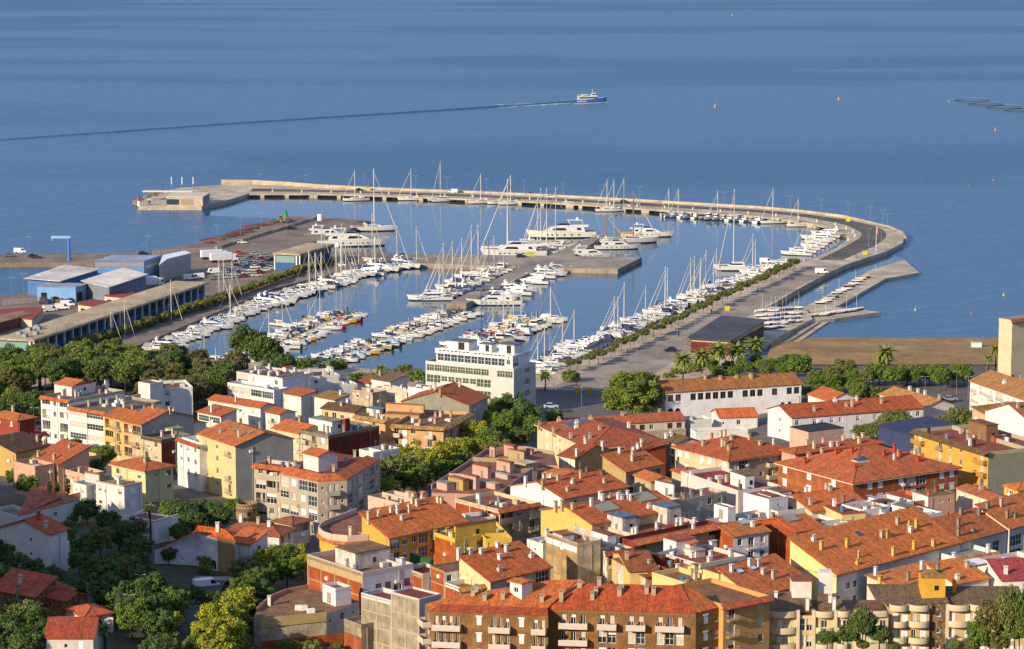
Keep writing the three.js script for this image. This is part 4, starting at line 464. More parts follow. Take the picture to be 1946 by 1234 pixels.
B(14, 'town_house', 'white house with little square windows by the yellow building', [478, 965, 375, 708], 0.1, 8, 'flat', { w: '#e6e2da', R: 'v.v', dk: '#b5673e', bm: 8 });
// view 4
B(4, 'bungalow', 'white gabled house with clean orange roof behind the terraced row', [515, 392, 370, 737], 0.08, 5.2, 'gv', { w: '#ebe8e3', rc: '#b4582e', p: 0.36, am: 20, L: '..', R: '.', ant: 0 });
B(4, 'terraced_houses', 'row of white terraced cottages with stepped red roofs behind garden trees', [250, 516, 60, 1212], 0.075, 6.6, 'gu', { w: '#e6e4e4', R: 'w.w.ww.w.www.ww', L: 'w', rc: '#a34726', p: 0.3, am: 56, bm: 14, ch: [[650, 440, 1], [905, 415, 1], [415, 470, 1]] });
B(4, 'bungalow', 'white projecting end house of the terraced row with two windows', [1120, 452, 1112, 1212], 0.05, 6.2, 'flat', { w: '#efece8', R: 'w/w', thin: 1, b: 6, par: 0.2, dk: OB, ant: 0 });
B(4, 'bungalow', 'long low house with faded brown orange roof beside the car park', [1225, 440, 893, 1440], 0.09, 4.8, 'gv', { w: '#dcd6cc', rc: '#a5613c', p: 0.34, bm: 46, L: '.v.v.v', ch: [[1090, 245, 1, WH], [1235, 320, 1, WH], [1325, 355, 1, WH], [1380, 390, 1], [1280, 340, 0, WH]], ant: 0 });
B(4, 'apartment_block', 'white holiday flats with arched balconies and long faded orange roof', [1990, 398, 1555, 2300], 0.06, 9, 'gv', { w: '#efebe2', L: 'dldldld/lwlwlwl', rc: '#a9673e', p: 0.4, bm: 46, am: 22, cat: 'apartment block', ch: [[1755, 165, 1], [1830, 190, 1], [1880, 215, 1]] });
B(4, 'apartment_tower', 'tall cream tower block standing at the edge of the beach', [1862, -195, 1790, 2180], 0.12, 21, 'flat', { w: '#dcc9a4', L: '.', R: '..ww', e: 2.4, cat: 'tower', dk: '#8d6040', sk: 'r', rc: '#7d4a30', ant: 0 });
B(4, 'market_hall', 'long hall with navy blue roof and wall below garden trees', [1190, 655, 885, 1545], 0.12, 6.4, 'su', { w: '#38436a', rc: '#333d60', p: 0.05, bm: 26, cat: 'hall', ant: 0, bump: 0.02, am: 26 });
B(4, 'town_house', 'pink house with flat black roof and raised attic', [372, 618, 236, 632], 0.12, 9.4, 'flat', { w: '#d9ad98', dk: '#2d3138', par: 0.12, pc: '#2d3138', R: '.v', bm: 12, ant: 0 });
B(4, 'apartment_block', 'pink house with ribbed orange hipped roof and six pale chimneys', [278, 778, 190, 908], 0.13, 8.8, 'hip', { w: '#d3a592', R: '.w.w.', rc: '#ad4c2a', p: 0.26, cat: 'apartment block', bm: 24, ov: 0.7, ch: [[412, 745, 2, '#d8c6a8'], [515, 665, 0, '#d8c6a8'], [597, 655, 0, '#d8c6a8'], [663, 640, 0, '#d8c6a8'], [583, 725, 2, '#d8c6a8'], [742, 705, 0, '#d8c6a8'], [320, 670, 0, '#d8a890']] });
B(4, 'apartment_block', 'big brick building with vast orange red hipped roof and solar panel', [700, 990, 150, 1465], 0.148, 8.8, 'hip', { w: '%#cf7a48', L: '.s.s.s', R: '.ss.sGG.ss', surr: 1, rc: '#ad4a2b', p: 0.32, ov: 0.7, cat: 'apartment block', fascia: '#efe6d2', ch: [[345, 855, 2, '#b5452e'], [690, 780, 2, '#b5452e'], [712, 890, 2, '#b5452e'], [925, 795, 1, '#b5452e'], [1000, 765, 2, '#b5452e'], [1175, 840, 1, '#b5452e'], [575, 790, 1, '#b5452e'], [1040, 805, 1, '#b5452e']], sl: [[735, 850, 3.6, 2.4]], slp: M.glassBlue, slm: plain('#c9c5bd') });
B(4, 'apartment_block', 'yellow flats with brown pier strips and plain olive end wall', [1688, 768, 1145, 2160], 0.1, 12.2, 'flat', { l: '#dba94a', w: '#a49a7c', r: '#93907a', L: 'b.wwd.b', sk: 'l', skw: 1.6, rc: '#7b5a38', dk: '#a2543c', cat: 'apartment block', bm: 40, am: 26, pc: '#b5aa8e', balc: '#c08a3c', ht: [[1670, 690, 1540, 1755, 3.8, '#8f6a44', '#93593f'], [1730, 700, 1705, 1790, 1.4, '#a2583a']], ch: [[1485, 635, 0, '#c9b48a'], [1800, 690, 0, '#c9b48a'], [1540, 680, 2], [1250, 650, 2, '#4a2a20'], [1580, 730, 2, '#4a2a20']] });
B(4, 'town_house', 'white house with broad pale gable and antenna at the street corner', [2010, 560, 1665, 2300], 0.1, 8, 'gu', { w: '#ebe8e3', rc: '#a05a3a', p: 0.34, bm: 22, am: 18 });
B(4, 'town_house', 'beige house end with ridge chimneys near the holiday flats', [1690, 505, 1570, 1990], 0.12, 7, 'sv', { w: '#c9ac86', rc: '#8c5030', p: 0.2, bm: 10, ch: [[1760, 470, 0], [1880, 440, 0]] });
B(4, 'town_house', 'cream house with long narrow orange roof and rooftop plants', [1760, 1140, 1455, 1862], 0.1, 8, 'gv', { w: '#e0d4bc', L: 'ss.s', rc: '#a8583a', p: 0.2, bm: 18, am: 7 });
B(4, 'town_house', 'yellow balcony house with orange roof at the street bend', [1905, 1045, 1832, 2060], 0.1, 8.4, 'hip', { w: '#dcb765', L: 'd', rc: OR, bm: 10, am: 10 });
B(4, 'town_house', 'white and pink box house with olive flat roof and two small windows', [1247, 1088, 1138, 1442], 0.13, 9.4, 'flat', { l: '#efece8', w: '#d6a68e', R: '.vv', dk: '#8d7a4c', par: 0.2, pc: '#8d7a4c', ch: [[1308, 1060, 1, '#a03a30'], [1365, 1120, 1, '#b5673e']] });
B(4, 'town_house', 'bright orange terrace house below the big brick building', [1140, 1130, 935, 1180], 0.12, 8.2, 'flat', { w: '#c46a3a', dk: '#b5603a', bm: 14, am: 8, ant: 0 });
// ---------------------------------------------------------------- near rooftops (views 5 to 8)
B(7, 'town_house', 'yellow gabled house with wide orange roof and two framed skylights', [657, 290, 270, 1332], 0.178, 10, 'gu', { l: '#e4bc66', w: '#cdbb94', rc: OR2, p: 0.26, bm: 26, am: 36, R: 'w.s.w', sl: [[740, 205, 5, 4], [1030, 130, 5, 4]], ch: [[510, 180, 1, '#cdb08c'], [380, 190, 0, '#cdb08c'], [430, 180, 0], [855, 105, 1, WH], [650, 155, 2, WH], [670, 105, 2, WH], [880, 100, 1, WH], [925, 100, 2, WH], [735, 115, 0, WH]] });
B(7, 'town_house', 'white terrace house with two skylit stair huts and tall white chimneys', [925, 415, 520, 1560], 0.19, 8.6, 'flat', { w: '!#e9e3d8', dk: '#a0593c', bm: 24, am: 34, ht: [[885, 365, 770, 992, 3.4, '!#ece8e0', 'glass'], [1222, 295, 1112, 1328, 3.6, '!#ece8e0', 'glass']], ch: [[672, 330, 2], [990, 380, 2, WH], [965, 375, 0, WH], [1145, 345, 2, WH], [1012, 260, 2, '#c4b294'], [1330, 310, 2, WH], [1300, 300, 0, WH], [1480, 270, 2, WH]] });
B(7, 'town_house', 'white house with stained parapet and small hut below yellow gable', [768, 502, 610, 968], 0.17, 9, 'flat', { w: '!#e9e4da', dk: '#a3674c', L: '..', R: 'GGG', sk: 'r', rc: '#8b3a28', am: 12, ht: [[772, 450, 655, 832, 2.9, '#ece8e2', '#a0583e']] });
B(7, 'town_house', 'bare party wall house with tan render and white painted strip', [548, 435, 305, 645], 0.15, 11.4, 'flat', { l: '!#c4a978', w: '!#d9cdb8', dk: '#9f5f46', fr: [2, 3, 0], frm: paint('#a5825e'), band: [0.1, 2.0, '#efece6'], ht: [[430, 420, 360, 520, 1.2, '#d9d2c6', '#b06a48']], ch: [[315, 390, 2, '#d9d2c6']], am: 12 });
B(7, 'town_house', 'small white house with arched window and low red roof', [285, 440, 172, 330], 0.17, 8.2, 'flat', { w: '#e6e2da', L: 'v', dk: '#8f4630', am: 8, ch: [[65, 440, 1, WH], [100, 435, 1, WH], [140, 455, 1, WH]] });
B(7, 'town_house', 'long terrace house with dark red parapet wall and tile eave', [968, 415, 955, 1632], 0.2, 10, 'flat', { w: '#8a3323', r: '#c7b59c', R: 'l..l..l', sk: 'r', skw: 1.8, rc: '#b5562e', dk: '#a2583a', thin: 1, b: 4, pc: '#7d2c1e', ch: [[1420, 385, 2, WH]] });
B(7, 'town_house', 'orange brick gabled house with white front and glass roof lights', [1722, 382, 1490, 1995], 0.15, 8.6, 'gu', { l: '%#cc6a2c', w: '#e3e2e6', R: 'wdw', rc: OR, p: 0.24, am: 20, bm: 14, sl: [[1590, 330, 2.6, 1.6], [1790, 300, 3, 2]], slp: plain('#9fae9f', 0.3) });
B(7, 'town_house', 'white terrace house with parapet corners below the brick gable', [1475, 590, 1180, 1815], 0.19, 8.6, 'flat', { w: '!#ece8e0', r: '!#b0a698', dk: '#a3573a', am: 24, bm: 22, pc: '#d8cfc2', ht: [[1290, 500, 1195, 1440, 3, '#ece8e4', '#b5603a'], [1440, 545, 1310, 1510, 1.3, '#e6dccb', '#c9bda8'], [1560, 490, 1540, 1600, 1.8, WH, WH]], ch: [[1830, 480, 2, WH]] });
{ const q = B(7, 'town_house', 'dark red house with two solar water tanks and black chimneys', [1150, 680, 865, 1475], 0.15, 8, 'flat', { w: '#a2371c', R: '.lG.', dk: '#93402a', par: 0.5, am: 22, bm: 16, ht: [[1180, 600, 1110, 1210, 1.4, '#a2371c', '#93402a']], ch: [[885, 590, 1, '#8a2f1a'], [1000, 640, 1, '#6b2616'], [1300, 580, 1, '#8a2f1a']], sl: [[930, 620, 2, 1.4], [1000, 605, 2, 1.4]], slp: M.glassBlue });
  [[915, 580], [1085, 535]].forEach(([x, y]) => { const w = q.hit(x, y), m = new Mb(), A = LP(q.f, w[0], w[2] + 0.9, w[1]); m.tube(A, A.clone().addScaledVector(q.u, 5.5).setY(A.y + 0.6), 0.5, 0.5, 12); for (const s of [0.8, 2.8, 4.8]) m.tube(A.clone().addScaledVector(q.u, s).setY(A.y - 1), A.clone().addScaledVector(q.u, s), 0.06); m.build('water_tank', M.steel, q.bd); }); }
B(7, 'town_house', 'yellow ribbed gable house with small worn rear shed', [942, 645, 615, 1105], 0.05, 8.4, 'gu', { w: '#e0c074', rc: OD, p: 0.22, bm: 16, am: 12 });
B(7, 'town_house', 'worn white shed end with small window under yellow gable', [1060, 690, 825, 1105], 0.17, 7.4, 'sv', { w: '!#e6dcc8', rc: '#7d4a30', p: 0.15, R: 'v', bm: 10 });
B(7, 'town_house', 'pale yellow terrace house with stair hut and narrow skylight', [1625, 815, 1110, 1900], 0.19, 9.4, 'flat', { w: '#e2cd88', dk: '#a0714f', pc: '#dcc886', bm: 28, am: 15, ht: [[1610, 795, 1492, 1702, 3.4, '#e2cd88', '#98593e'], [1430, 700, 1405, 1460, 2.6, '#e2cd88', '#a59a70']], ch: [[1370, 770, 1], [1835, 775, 1, '#d9c98c'], [1560, 740, 1]] });
B(7, 'apartment_block', 'tan flats with roller shutters and narrow curved balconies', [1648, 898, 1622, 1876], 0.2, 14, 'flat', { w: '#cfa05e', R: 'd.s/d.s/d.w', sk: 'r', rc: '#a3452a', skw: 1.3, dk: '#9c6a48', cat: 'apartment block', thin: 1, b: 16, a: 11, bd: 1, shut: plain('#b5b1a8') });
K(7, 'apartment_block', 'brown brick flats with white balconies under a ribbed dark red hipped roof', 9.5, { a: [322, 928, 12.8], b: [1440, 962, 12.8], c: [1637, 916, 12.8], d: [1640, 840, 12.8], f: [560, 700, 12.8], r: [612, 738, 16.2], s: [1330, 757, 16.2], g: [1345, 745, 16.2] },
  [['a', 'b', '%#ad8450', '.bbb.bb.bb.bbb./.bbb.GG.GG.GGG./.bbb.GG.GG.GGG.'], ['b', 'c', '%#ad8450', '.s.w'], ['c', 'd', '%#ad8450'], ['f', 'a', '%#ad8450']],
  [['#9a3b20', 'a', 'b', 's', 'r'], ['#b4522a', 'b', 'c', 'g', 's'], ['#b4522a', 'f', 'a', 'r']], { cat: 'apartment block', balc: '#dccdbd', rail: 'solid', bd: 1.4, drop: 0.55, fh: 3.05, surr: 1, ch: [[657, 850, 13.9, 1], [685, 815, 14.6, 1], [862, 820, 14.6, 1], [880, 800, 14.9, 1], [1067, 805, 14.9, 1], [1120, 815, 14.7, 1], [710, 742, 16.1, 1], [560, 765, 15.5, 1]] });
K(11, 'apartment_block', 'brown brick flats with curved corner balconies and broad orange roof', 9.5, { z: [45, 545, 12.4], a: [120, 615, 12.4], b: [1470, 672, 12.4], t: [210, 545, 13.0], m: [1462, 590, 13.0], r: [1815, 262, 16.2], q: [1500, 268, 16.0], p: [350, 455, 13.6] },
  [['z', 'a', '%#ad8450', 'b'], ['a', 'b', '%#ad8450', 'bbbb..s.bbb.s.bb']],
  [['#9a3b20', 'a', 'b', 'm', 't'], ['#b4522a', 't', 'm', 'r', 'q', 'p'], ['#b4522a', 'z', 'a', 't', 'p']], { cat: 'apartment block', balc: '#dccdb8', rail: 'solid', bd: 1.5, surr: 1, fh: 3.05, drop: 0.55, ch: [[735, 490, 13.9, 1], [945, 475, 14.2, 1], [1395, 505, 14.2, 1], [600, 440, 13.8, 1], [640, 390, 14, 1], [1620, 460, 14.6, 1], [1835, 350, 15.6, 1]] });
B(11, 'dormer_house', 'white dormer with orange cap standing in the broad orange roof', [1165, 305, 1030, 1288], 0.25, 16.8, 'gv', { e: 9.5, w: '#ece4dc', L: 'w', rc: OR, p: 0.1, ant: 0, thin: 1, fh: 2.2, maxf: 1, drop: 0.1 });
B(6, 'town_house', 'orange roofed house with white chimneys and folded satellite dish', [1795, 722, 1560, 2248], 0.24, 9.6, 'sv', { l: '#e6d2a0', w: '#b8ab98', rc: '#bb5428', p: 0.4, bm: 13, R: '.G.G', ch: [[1555, 530, 1, WH], [1640, 510, 1, WH], [1725, 515, 1, WH], [1865, 560, 1, WH], [1850, 465, 1, WH], [1915, 500, 1, WH]] });
B(6, 'apartment_block', 'long yellow building with wide orange roof and row of tall pale chimneys', [1032, 388, 895, 1607], 0.217, 9.2, 'sv', { w: '#d9a944', R: 'GwwGww.w', rc: '#b8562c', p: 0.42, b: 8.5, cat: 'apartment block', ov: 0.6, fascia: '#d3b27c', ch: [[875, 260, 2, '#e0cba8'], [955, 235, 0, '#e0cba8'], [1045, 210, 0, '#e0cba8'], [1180, 205, 2, '#e0cba8'], [1240, 155, 0, '#e0cba8'], [1205, 135, 0, '#e0cba8'], [1425, 135, 2, '#e0cba8'], [1400, 130, 1, '#e0cba8']] });
{ // yellow building with the rounded roof terrace
  const pp = {}, names = []; [[1010, 372], [870, 400], [720, 412], [600, 400], [535, 378], [503, 348], [520, 315], [590, 280], [690, 245], [785, 205], [930, 160], [1010, 230]].forEach(([x, y], i) => { pp['k' + i] = [x, y, 8.4]; names.push('k' + i); });
  const w = []; for (let i = 0; i < 9; i++) w.push(['k' + i, 'k' + (i + 1), '#e3b648', i === 2 ? 'w' : i === 0 ? '.w' : '']);
  const q = K(6, 'apartment_block', 'rounded yellow house with pink walled roof terrace', 8.2, pp, w, [['~#a06a4e', ...names]], { cat: 'apartment block', ch: [[735, 375, 8.4, 2, '#e2cdb4']] }), m = new Mb();
  for (let i = 0; i < 9; i++) { const a = q.Q['k' + i], b = q.Q['k' + (i + 1)], d = b.clone().sub(a).normalize(), n = V(d.z, 0, -d.x).multiplyScalar(0.25); const P4 = [a, b, b.clone().add(n), a.clone().add(n)].map(p => p.clone().setY(p.y + 1.1)); m.slab(P4, 8.2 - 0.2); } m.build('parapet', paint('#dfc2aa'), q.bd);
  const k = new Mb(); for (let i = 0; i < 7; i++) { const a = q.Q['k' + i], b = q.Q['k' + (i + 1)], c = q.Q.k10.clone().add(q.Q.k0).multiplyScalar(0.5), o1 = a.clone().sub(c).setY(0).normalize().multiplyScalar(0.9), o2 = b.clone().sub(c).setY(0).normalize().multiplyScalar(0.9); k.quad(a.clone().add(o1).setY(7.75), b.clone().add(o2).setY(7.75), b.clone().setY(8.35), a.clone().setY(8.35)); k.quad(a.clone().add(o1).setY(7.6), b.clone().add(o2).setY(7.6), b.clone().setY(7.6), a.clone().setY(7.6)); k.quad(a.clone().add(o1).setY(7.6), b.clone().add(o2).setY(7.6), b.clone().add(o2).setY(7.75), a.clone().add(o1).setY(7.75)); } k.build('tile_eave', roofM('#a5583e'), q.bd);
}
B(6, 'apartment_block', 'grey ribbed terrace with pink huts above the park street', [1130, 135, 870, 1330], 0.2, 9.4, 'flat', { w: '#d0b8a0', dk: '#8d8478', bm: 20, am: 14, cat: 'town house', ht: [[1215, 95, 1150, 1242, 2.0, '#e0c4a8', '#b5603a', 'gable'], [1300, 85, 1255, 1325, 1.8, '#e0c4a8', '#b5603a', 'gable']], ch: [[1025, 130, 1, '#d6b49a'], [865, 185, 0, '#d6b49a']] });
B(6, 'town_house', 'house with orange infill brick panels and white rooftop flat', [832, 655, 412, 1212], 0.184, 10.4, 'flat', { l: '%#cf6a2e', w: '#dfdde2', R: '.ssGs', dk: '#9c6a50', fr: [4, 2, 1], frm: paint('#b39a70'), band: [0.1, 2.2, '#bda678'], bm: 30, am: 22, ht: [[775, 635, 625, 1038, 3.2, '!#ece9e6', '#94704e']], ch: [[1080, 540, 0, WH], [1190, 560, 0, WH]], shut: plain('#7a5a60'), pc: '#cfc8c0', dr: 2 });
{ const q = B(6, 'roof_hedge', 'clipped green hedge along the white roof terrace', [1335, 560, 1095, 1345], 0.17, 9.6, 'flat', { w: '#2f5a22', dk: '#2f5a22', par: 0.1, cat: 'hedge', ant: 0, thin: 1, a: 1, b: 7 }); }
B(6, 'town_house', 'house with orange brick flank and striped awning over the doors', [1450, 645, 1355, 1672], 0.15, 10.4, 'flat', { l: '%#cf6a2e', w: '#e6e2da', R: 'w.dw', dk: '#8d6f52', par: 0.2, pc: '#8d6f52', fr: [1, 3, 2], frm: paint('#b39a70'), awn: 1, am: 14 });
B(6, 'town_house', 'white lower house with tiled awning and brick flank', [1572, 772, 1450, 1792], 0.17, 8.8, 'flat', { l: '%#cf6a2e', w: '#e6e2da', R: '..G', dk: '#a3573a', fr: [1, 2, 2], frm: paint('#b39a70'), sk: 'r', rc: '#b5733e', am: 14 });
B(6, 'town_house', 'low house with orange brick parapet and red terrace between flats', [1285, 668, 1122, 1360], 0.17, 9, 'flat', { l: '%#cf6a2e', w: '#d6cfc4', dk: '#95402c', fr: [1, 2, 2], frm: paint('#b39a70'), band: [0.1, 0.9, '#b5a680'] });
B(6, 'town_house', 'house with plain orange rendered wall beside the yellow building', [1528, 400, 1275, 1640], 0.17, 8.4, 'flat', { l: '%#d2702f', w: '#d9b64e', dk: '#b5945a', am: 12, pc: '#d9b64e', ht: [[1750, 460, 1655, 1838, 3.2, '#e0b848', '#a04a36']], ch: [[1340, 385, 1, '#cdb774'], [1360, 385, 1, '#cdb774'], [1378, 380, 1, '#cdb774'], [1465, 360, 1, '#cdb774'], [1508, 420, 2, '#d9b64e']] });
B(6, 'town_house', 'bright yellow rooftop annexe with red flat roof', [1760, 400, 1650, 1935], 0.05, 8, 'flat', { w: '#e6c050', dk: '#a8583c', L: 's', am: 10 });
{ // the low building with a curved roof terrace
  const pp = {}, names = []; [[8, 1000], [60, 1015], [555, 965], [705, 915], [805, 870], [600, 815], [415, 775], [255, 805], [140, 850], [70, 905], [25, 950]].forEach(([x, y], i) => { pp['k' + i] = [x, y, 5.6]; names.push('k' + i); });
  const q = K(6, 'workshop', 'low building with curved brown roof terrace and pale front wall', 9.5, pp, [['k0', 'k1', '#a5a19a'], ['k1', 'k2', '!#c9bfa8', ''], ['k2', 'k3', '#d4cabb', 'v.w'], ['k3', 'k4', '#d4cabb', 'v'], ['k10', 'k0', '#b06045'], ['k9', 'k10', '#b06045'], ['k8', 'k9', '#b06045']], [['~#9b7350', ...names]], { cat: 'workshop', ch: [[125, 905, 5.6, 2, '#efe9dc']] }), m = new Mb();
  for (let i = 6; i < 10; i++) { const a = q.Q['k' + i], b = q.Q['k' + (i + 1)], d = b.clone().sub(a).normalize(), n = V(d.z, 0, -d.x).multiplyScalar(0.3); m.slab([a, b, b.clone().add(n), a.clone().add(n)].map(p => p.clone().setY(p.y + 0.8)), 5.3); } m.build('parapet', paint('#c98a6c'), q.bd);
  const fw = new Mb(), a = q.Q.k1, b = q.Q.k2, d = b.clone().sub(a).normalize(), L = a.distanceTo(b), f = { o: a.clone().setY(0), u: d, v: V(-d.z, 0, d.x) }; fw.fbox(f, 0, L, 4.2, 6.0, 0.02, 0.2); fw.build('front_parapet', paint('#b9a468'), q.bd);
  const gr = new Mb(); gr.fbox(f, 0, L * 1.25, -2, 1.6, 0.05, 0.3); gr.build('brick_base', paint('%#cc6a30'), q.bd);
  for (const [x, y] of [[350, 935], [385, 938], [440, 960]]) { const P = G(...at(6, x, y), q.e + 5.6).sub(q.org), k = new Mb(); k.box(-0.7, 0, -0.35, 0.7, 0.9, 0.35); const o = k.build('air_conditioner', M.white, q.bd); o.position.copy(P); o.rotation.y = 0.3; }
}
B(6, 'town_house', 'white stair box standing on the curved brown terrace', [625, 778, 527, 742], 0.17, 9.0, 'flat', { e: 9.5, w: '#ece4de', L: 'S', maxf: 1, drop: 0.9, dk: '#9b5a3e', ant: 0, thin: 1, par: 0.5, shut: plain('#9a9184') });
B(6, 'apartment_block', 'bare grey concrete party wall in a grid with red terrace behind', [1258, 856, 1045, 1336], 0.25, 13.2, 'flat', { ant: 0, l: '!#b8ad98', w: '#dcd8d0', R: '.w/.w', dk: '#9a3b2a', fr: [2, 4, 0], frm: paint('#b5aa98'), cat: 'apartment block', am: 12, par: 0.3 });
B(6, 'apartment_block', 'lower half of the grey concrete grid wall with white stripe', [1048, 866, 820, 1100], 0.25, 11.6, 'flat', { ant: 0, l: '!#b3a893', w: '#dcd8d0', dk: '#95402f', fr: [2, 4, 0], frm: paint('#b5aa98'), cat: 'apartment block' });
B(6, 'workshop', 'small grey shed with brick base against the concrete grid wall', [820, 1050, 697, 850], 0.2, 6.6, 'flat', { w: '!#b3a893', l: '!#b3a893', dk: '#a59a88', am: 6, band: [2.4, 6.5, '%#cc6a30'] });
// left edge: villas on the slope (view 5)
B(5, 'villa', 'white villa with orange gable roof on the shaded slope', [375, 366, -10, 472], 0.32, 8.4, 'gu', { w: '#e6e2da', L: '.v.s', R: '', rc: '#b54a28', p: 0.34, cat: 'villa', bm: 16, am: 12, ch: [[290, 262, 1, '#b0503a']] });
B(5, 'villa', 'lean-to porch with two dark openings on the white shaded villa', [480, 430, 472, 522], 0.3, 5.4, 'flat', { w: '#e6e2da', R: 's', thin: 1, b: 5, cat: 'villa', ant: 0, par: 0.2 });
K(5, 'villa', 'grey walled modern house with stepped red tiled roof and pale edging', 11.6, { a: [128, 232, 4.6], b: [590, 108, 4.6], c: [603, 50, 5.3], d: [462, 88, 5.6], e: [466, 36, 6.4], f: [350, 66, 6.6], g: [352, 4, 7.7], h: [228, 20, 7.9] }, [['a', 'b', '#e2dfd6', '..w.'], ['h', 'a', '#cbc7be'], ['b', 'c', '#cfcac0'], ['d', 'c', '#cfcac0'], ['f', 'e', '#cfcac0'], ['h', 'g', '#cfcac0']], [['#a8503f', 'a', 'b', 'c', 'd'], ['#a8503f', 'a', 'd', 'e', 'f'], ['#a8503f', 'a', 'f', 'g', 'h']], { cat: 'villa' });
B(5, 'villa', 'pale lower wing with twin shuttered windows', [215, 255, 128, 250], 0.17, 3.2, 'flat', { w: '#cfcac0', L: 'ss', dk: '#b5b1a8', cat: 'villa', ant: 0, shut: plain('#a8a49c') });
B(5, 'villa', 'white walled patio house end at the picture rim beside steps', [130, 235, -70, 160], 0.17, 3.8, 'flat', { w: '#dcd8d0', dk: '#a08a72', cat: 'villa', bm: 12, ant: 0 });
K(5, 'villa', 'white villa with arched wooden door and split orange roof', 10.4, { a: [1165, 480, 5.4], b: [1466, 345, 8.6], c: [1640, 395, 7.6], c2: [1490, 300, 10.0], d: [1775, 410, 7.4], e: [1700, 330, 9.4], b2: [1500, 330, 9.8], a2: [1210, 465, 5.8] },
  [['a', 'b', '#e6e3e2', '...v.'], ['b', 'c', '#e6e3e2', '.s/.wa'], ['c', 'd', '#a78a5c']], [['#b84c28', 'b', 'c', 'd', 'e', 'c2'], ['#b84c28', 'a', 'b', 'b2', 'a2']], { cat: 'villa', fh: 3.2, drop: 1.2, ch: [[1640, 320, 8.8, 1, '#e6e0d6']] });
B(5, 'villa', 'white rear wing with glossy orange tiles beside the tan stair wall', [1890, 440, 1760, 1920], 0.3, 6.2, 'su', { w: '#e6e2da', R: 'w', rc: '#b4502c', cat: 'villa', bm: 14, am: 8 });
B(5, 'villa', 'villa with broad dark red hipped roof and white walls above a brick base', [2105, 370, 1690, 2210], 0.5, 5.6, 'hip', { w: '#e0dcd4', rc: '#9a4a30', p: 0.34, L: '..s', R: 'ww', cat: 'villa', ov: 0.8, ch: [[1890, 250, 1, WH], [1720, 280, 2, WH], [1950, 285, 1]], bm: 22 });
B(6, 'villa', 'small brown roofed wing with white balustrade at the street corner', [300, 288, 215, 392], 0.25, 5, 'hip', { w: '#d6d0c6', rc: '#8e4630', R: 'l', cat: 'villa', ov: 0.7 });
B(5, 'villa', 'stone cottage with red tiled gable and rough side wall', [502, 868, 300, 612], 0.3, 4.6, 'gv', { w: '&#a8895c', rc: '#a83e2a', p: 0.34, R: 'w', cat: 'cottage', am: 9, bm: 14, ant: 0 });
B(5, 'villa', 'stone house with steep red roof and chimney on the slope', [262, 838, -60, 300], 0.3, 5.2, 'su', { w: '&#a8895c', rc: '#b0432c', p: 0.45, L: '', cat: 'cottage', bm: 14, am: 7, ch: [[135, 850, 2, '#9a8468']] });
B(5, 'villa', 'low stone wing with long dark red tile roof', [362, 885, -60, 400], 0.17, 3.6, 'su', { w: '&#a08258', rc: '#9c3828', p: 0.3, cat: 'cottage', bm: 15, am: 6, ant: 0 });
B(5, 'villa', 'white cottage with wine red ribbed roof and barred window', [700, 1142, 345, 758], 0, 4.8, 'gv', { ml: 0.0, w: '#d9d4cc', rc: '#8a3326', p: 0.5, L: '.s.v..', cat: 'cottage', a: 9, ant: 0 });
B(5, 'villa', 'small porch roof of orange tiles behind the wine red roof', [640, 990, 500, 690], 0.17, 3.4, 'hip', { w: '#d9cdbd', rc: '#b0452c', cat: 'cottage', am: 6, bm: 8, ant: 0 });
B(5, 'garden_wall', 'white garden wall above the wine red cottage roof', [850, 1000, 420, 860], 0.0, 2.6, 'flat', { ml: 0.02, w: '#e6e2da', thin: 1, a: 0.6, cat: 'wall', ant: 0, par: 0.1, dk: WH });
B(5, 'garden_wall', 'long white garden wall with hedge in front of the arched door villa', [1765, 690, 1180, 1775], 0.0, 1.5, 'flat', { ml: 0.002, w: '#e6e2da', thin: 1, a: 0.3, cat: 'wall', ant: 0, par: 0.05, dk: WH });
{ const q = B(5, 'villa', 'white terrace building with stone balustrade and pinkish deck', [1165, 290, 912, 1342], 0.28, 4.2, 'flat', { w: '#e6e2da', dk: '#a5604e', par: 0.1, cat: 'villa', ant: 0, am: 12, bm: 14 }), top2 = new Mb();
  const bal = (n, P) => { for (let i = 0; i < n; i++) { const m = new Mb(), p = P((i + 0.5) / n); m.tube(p, p.clone().setY(p.y + 0.65), 0.1, 0.07, 6); m.build('baluster', paint('#efece6'), q.bd); } };
  bal(26, t => LP(q.f, 0.1, q.h, t * q.b)); bal(20, t => LP(q.f, t * q.a, q.h, 0.1)); bal(20, t => LP(q.f, t * q.a, q.h, q.b - 0.1)); top2.fbox(q.f, -0.05, 0.25, q.h + 0.65, q.h + 0.8, 0, q.b, true); top2.fbox(q.f, 0.25, q.a, q.h + 0.65, q.h + 0.8, -0.05, 0.25, true); top2.build('handrail', paint('#efece6'), q.bd); }
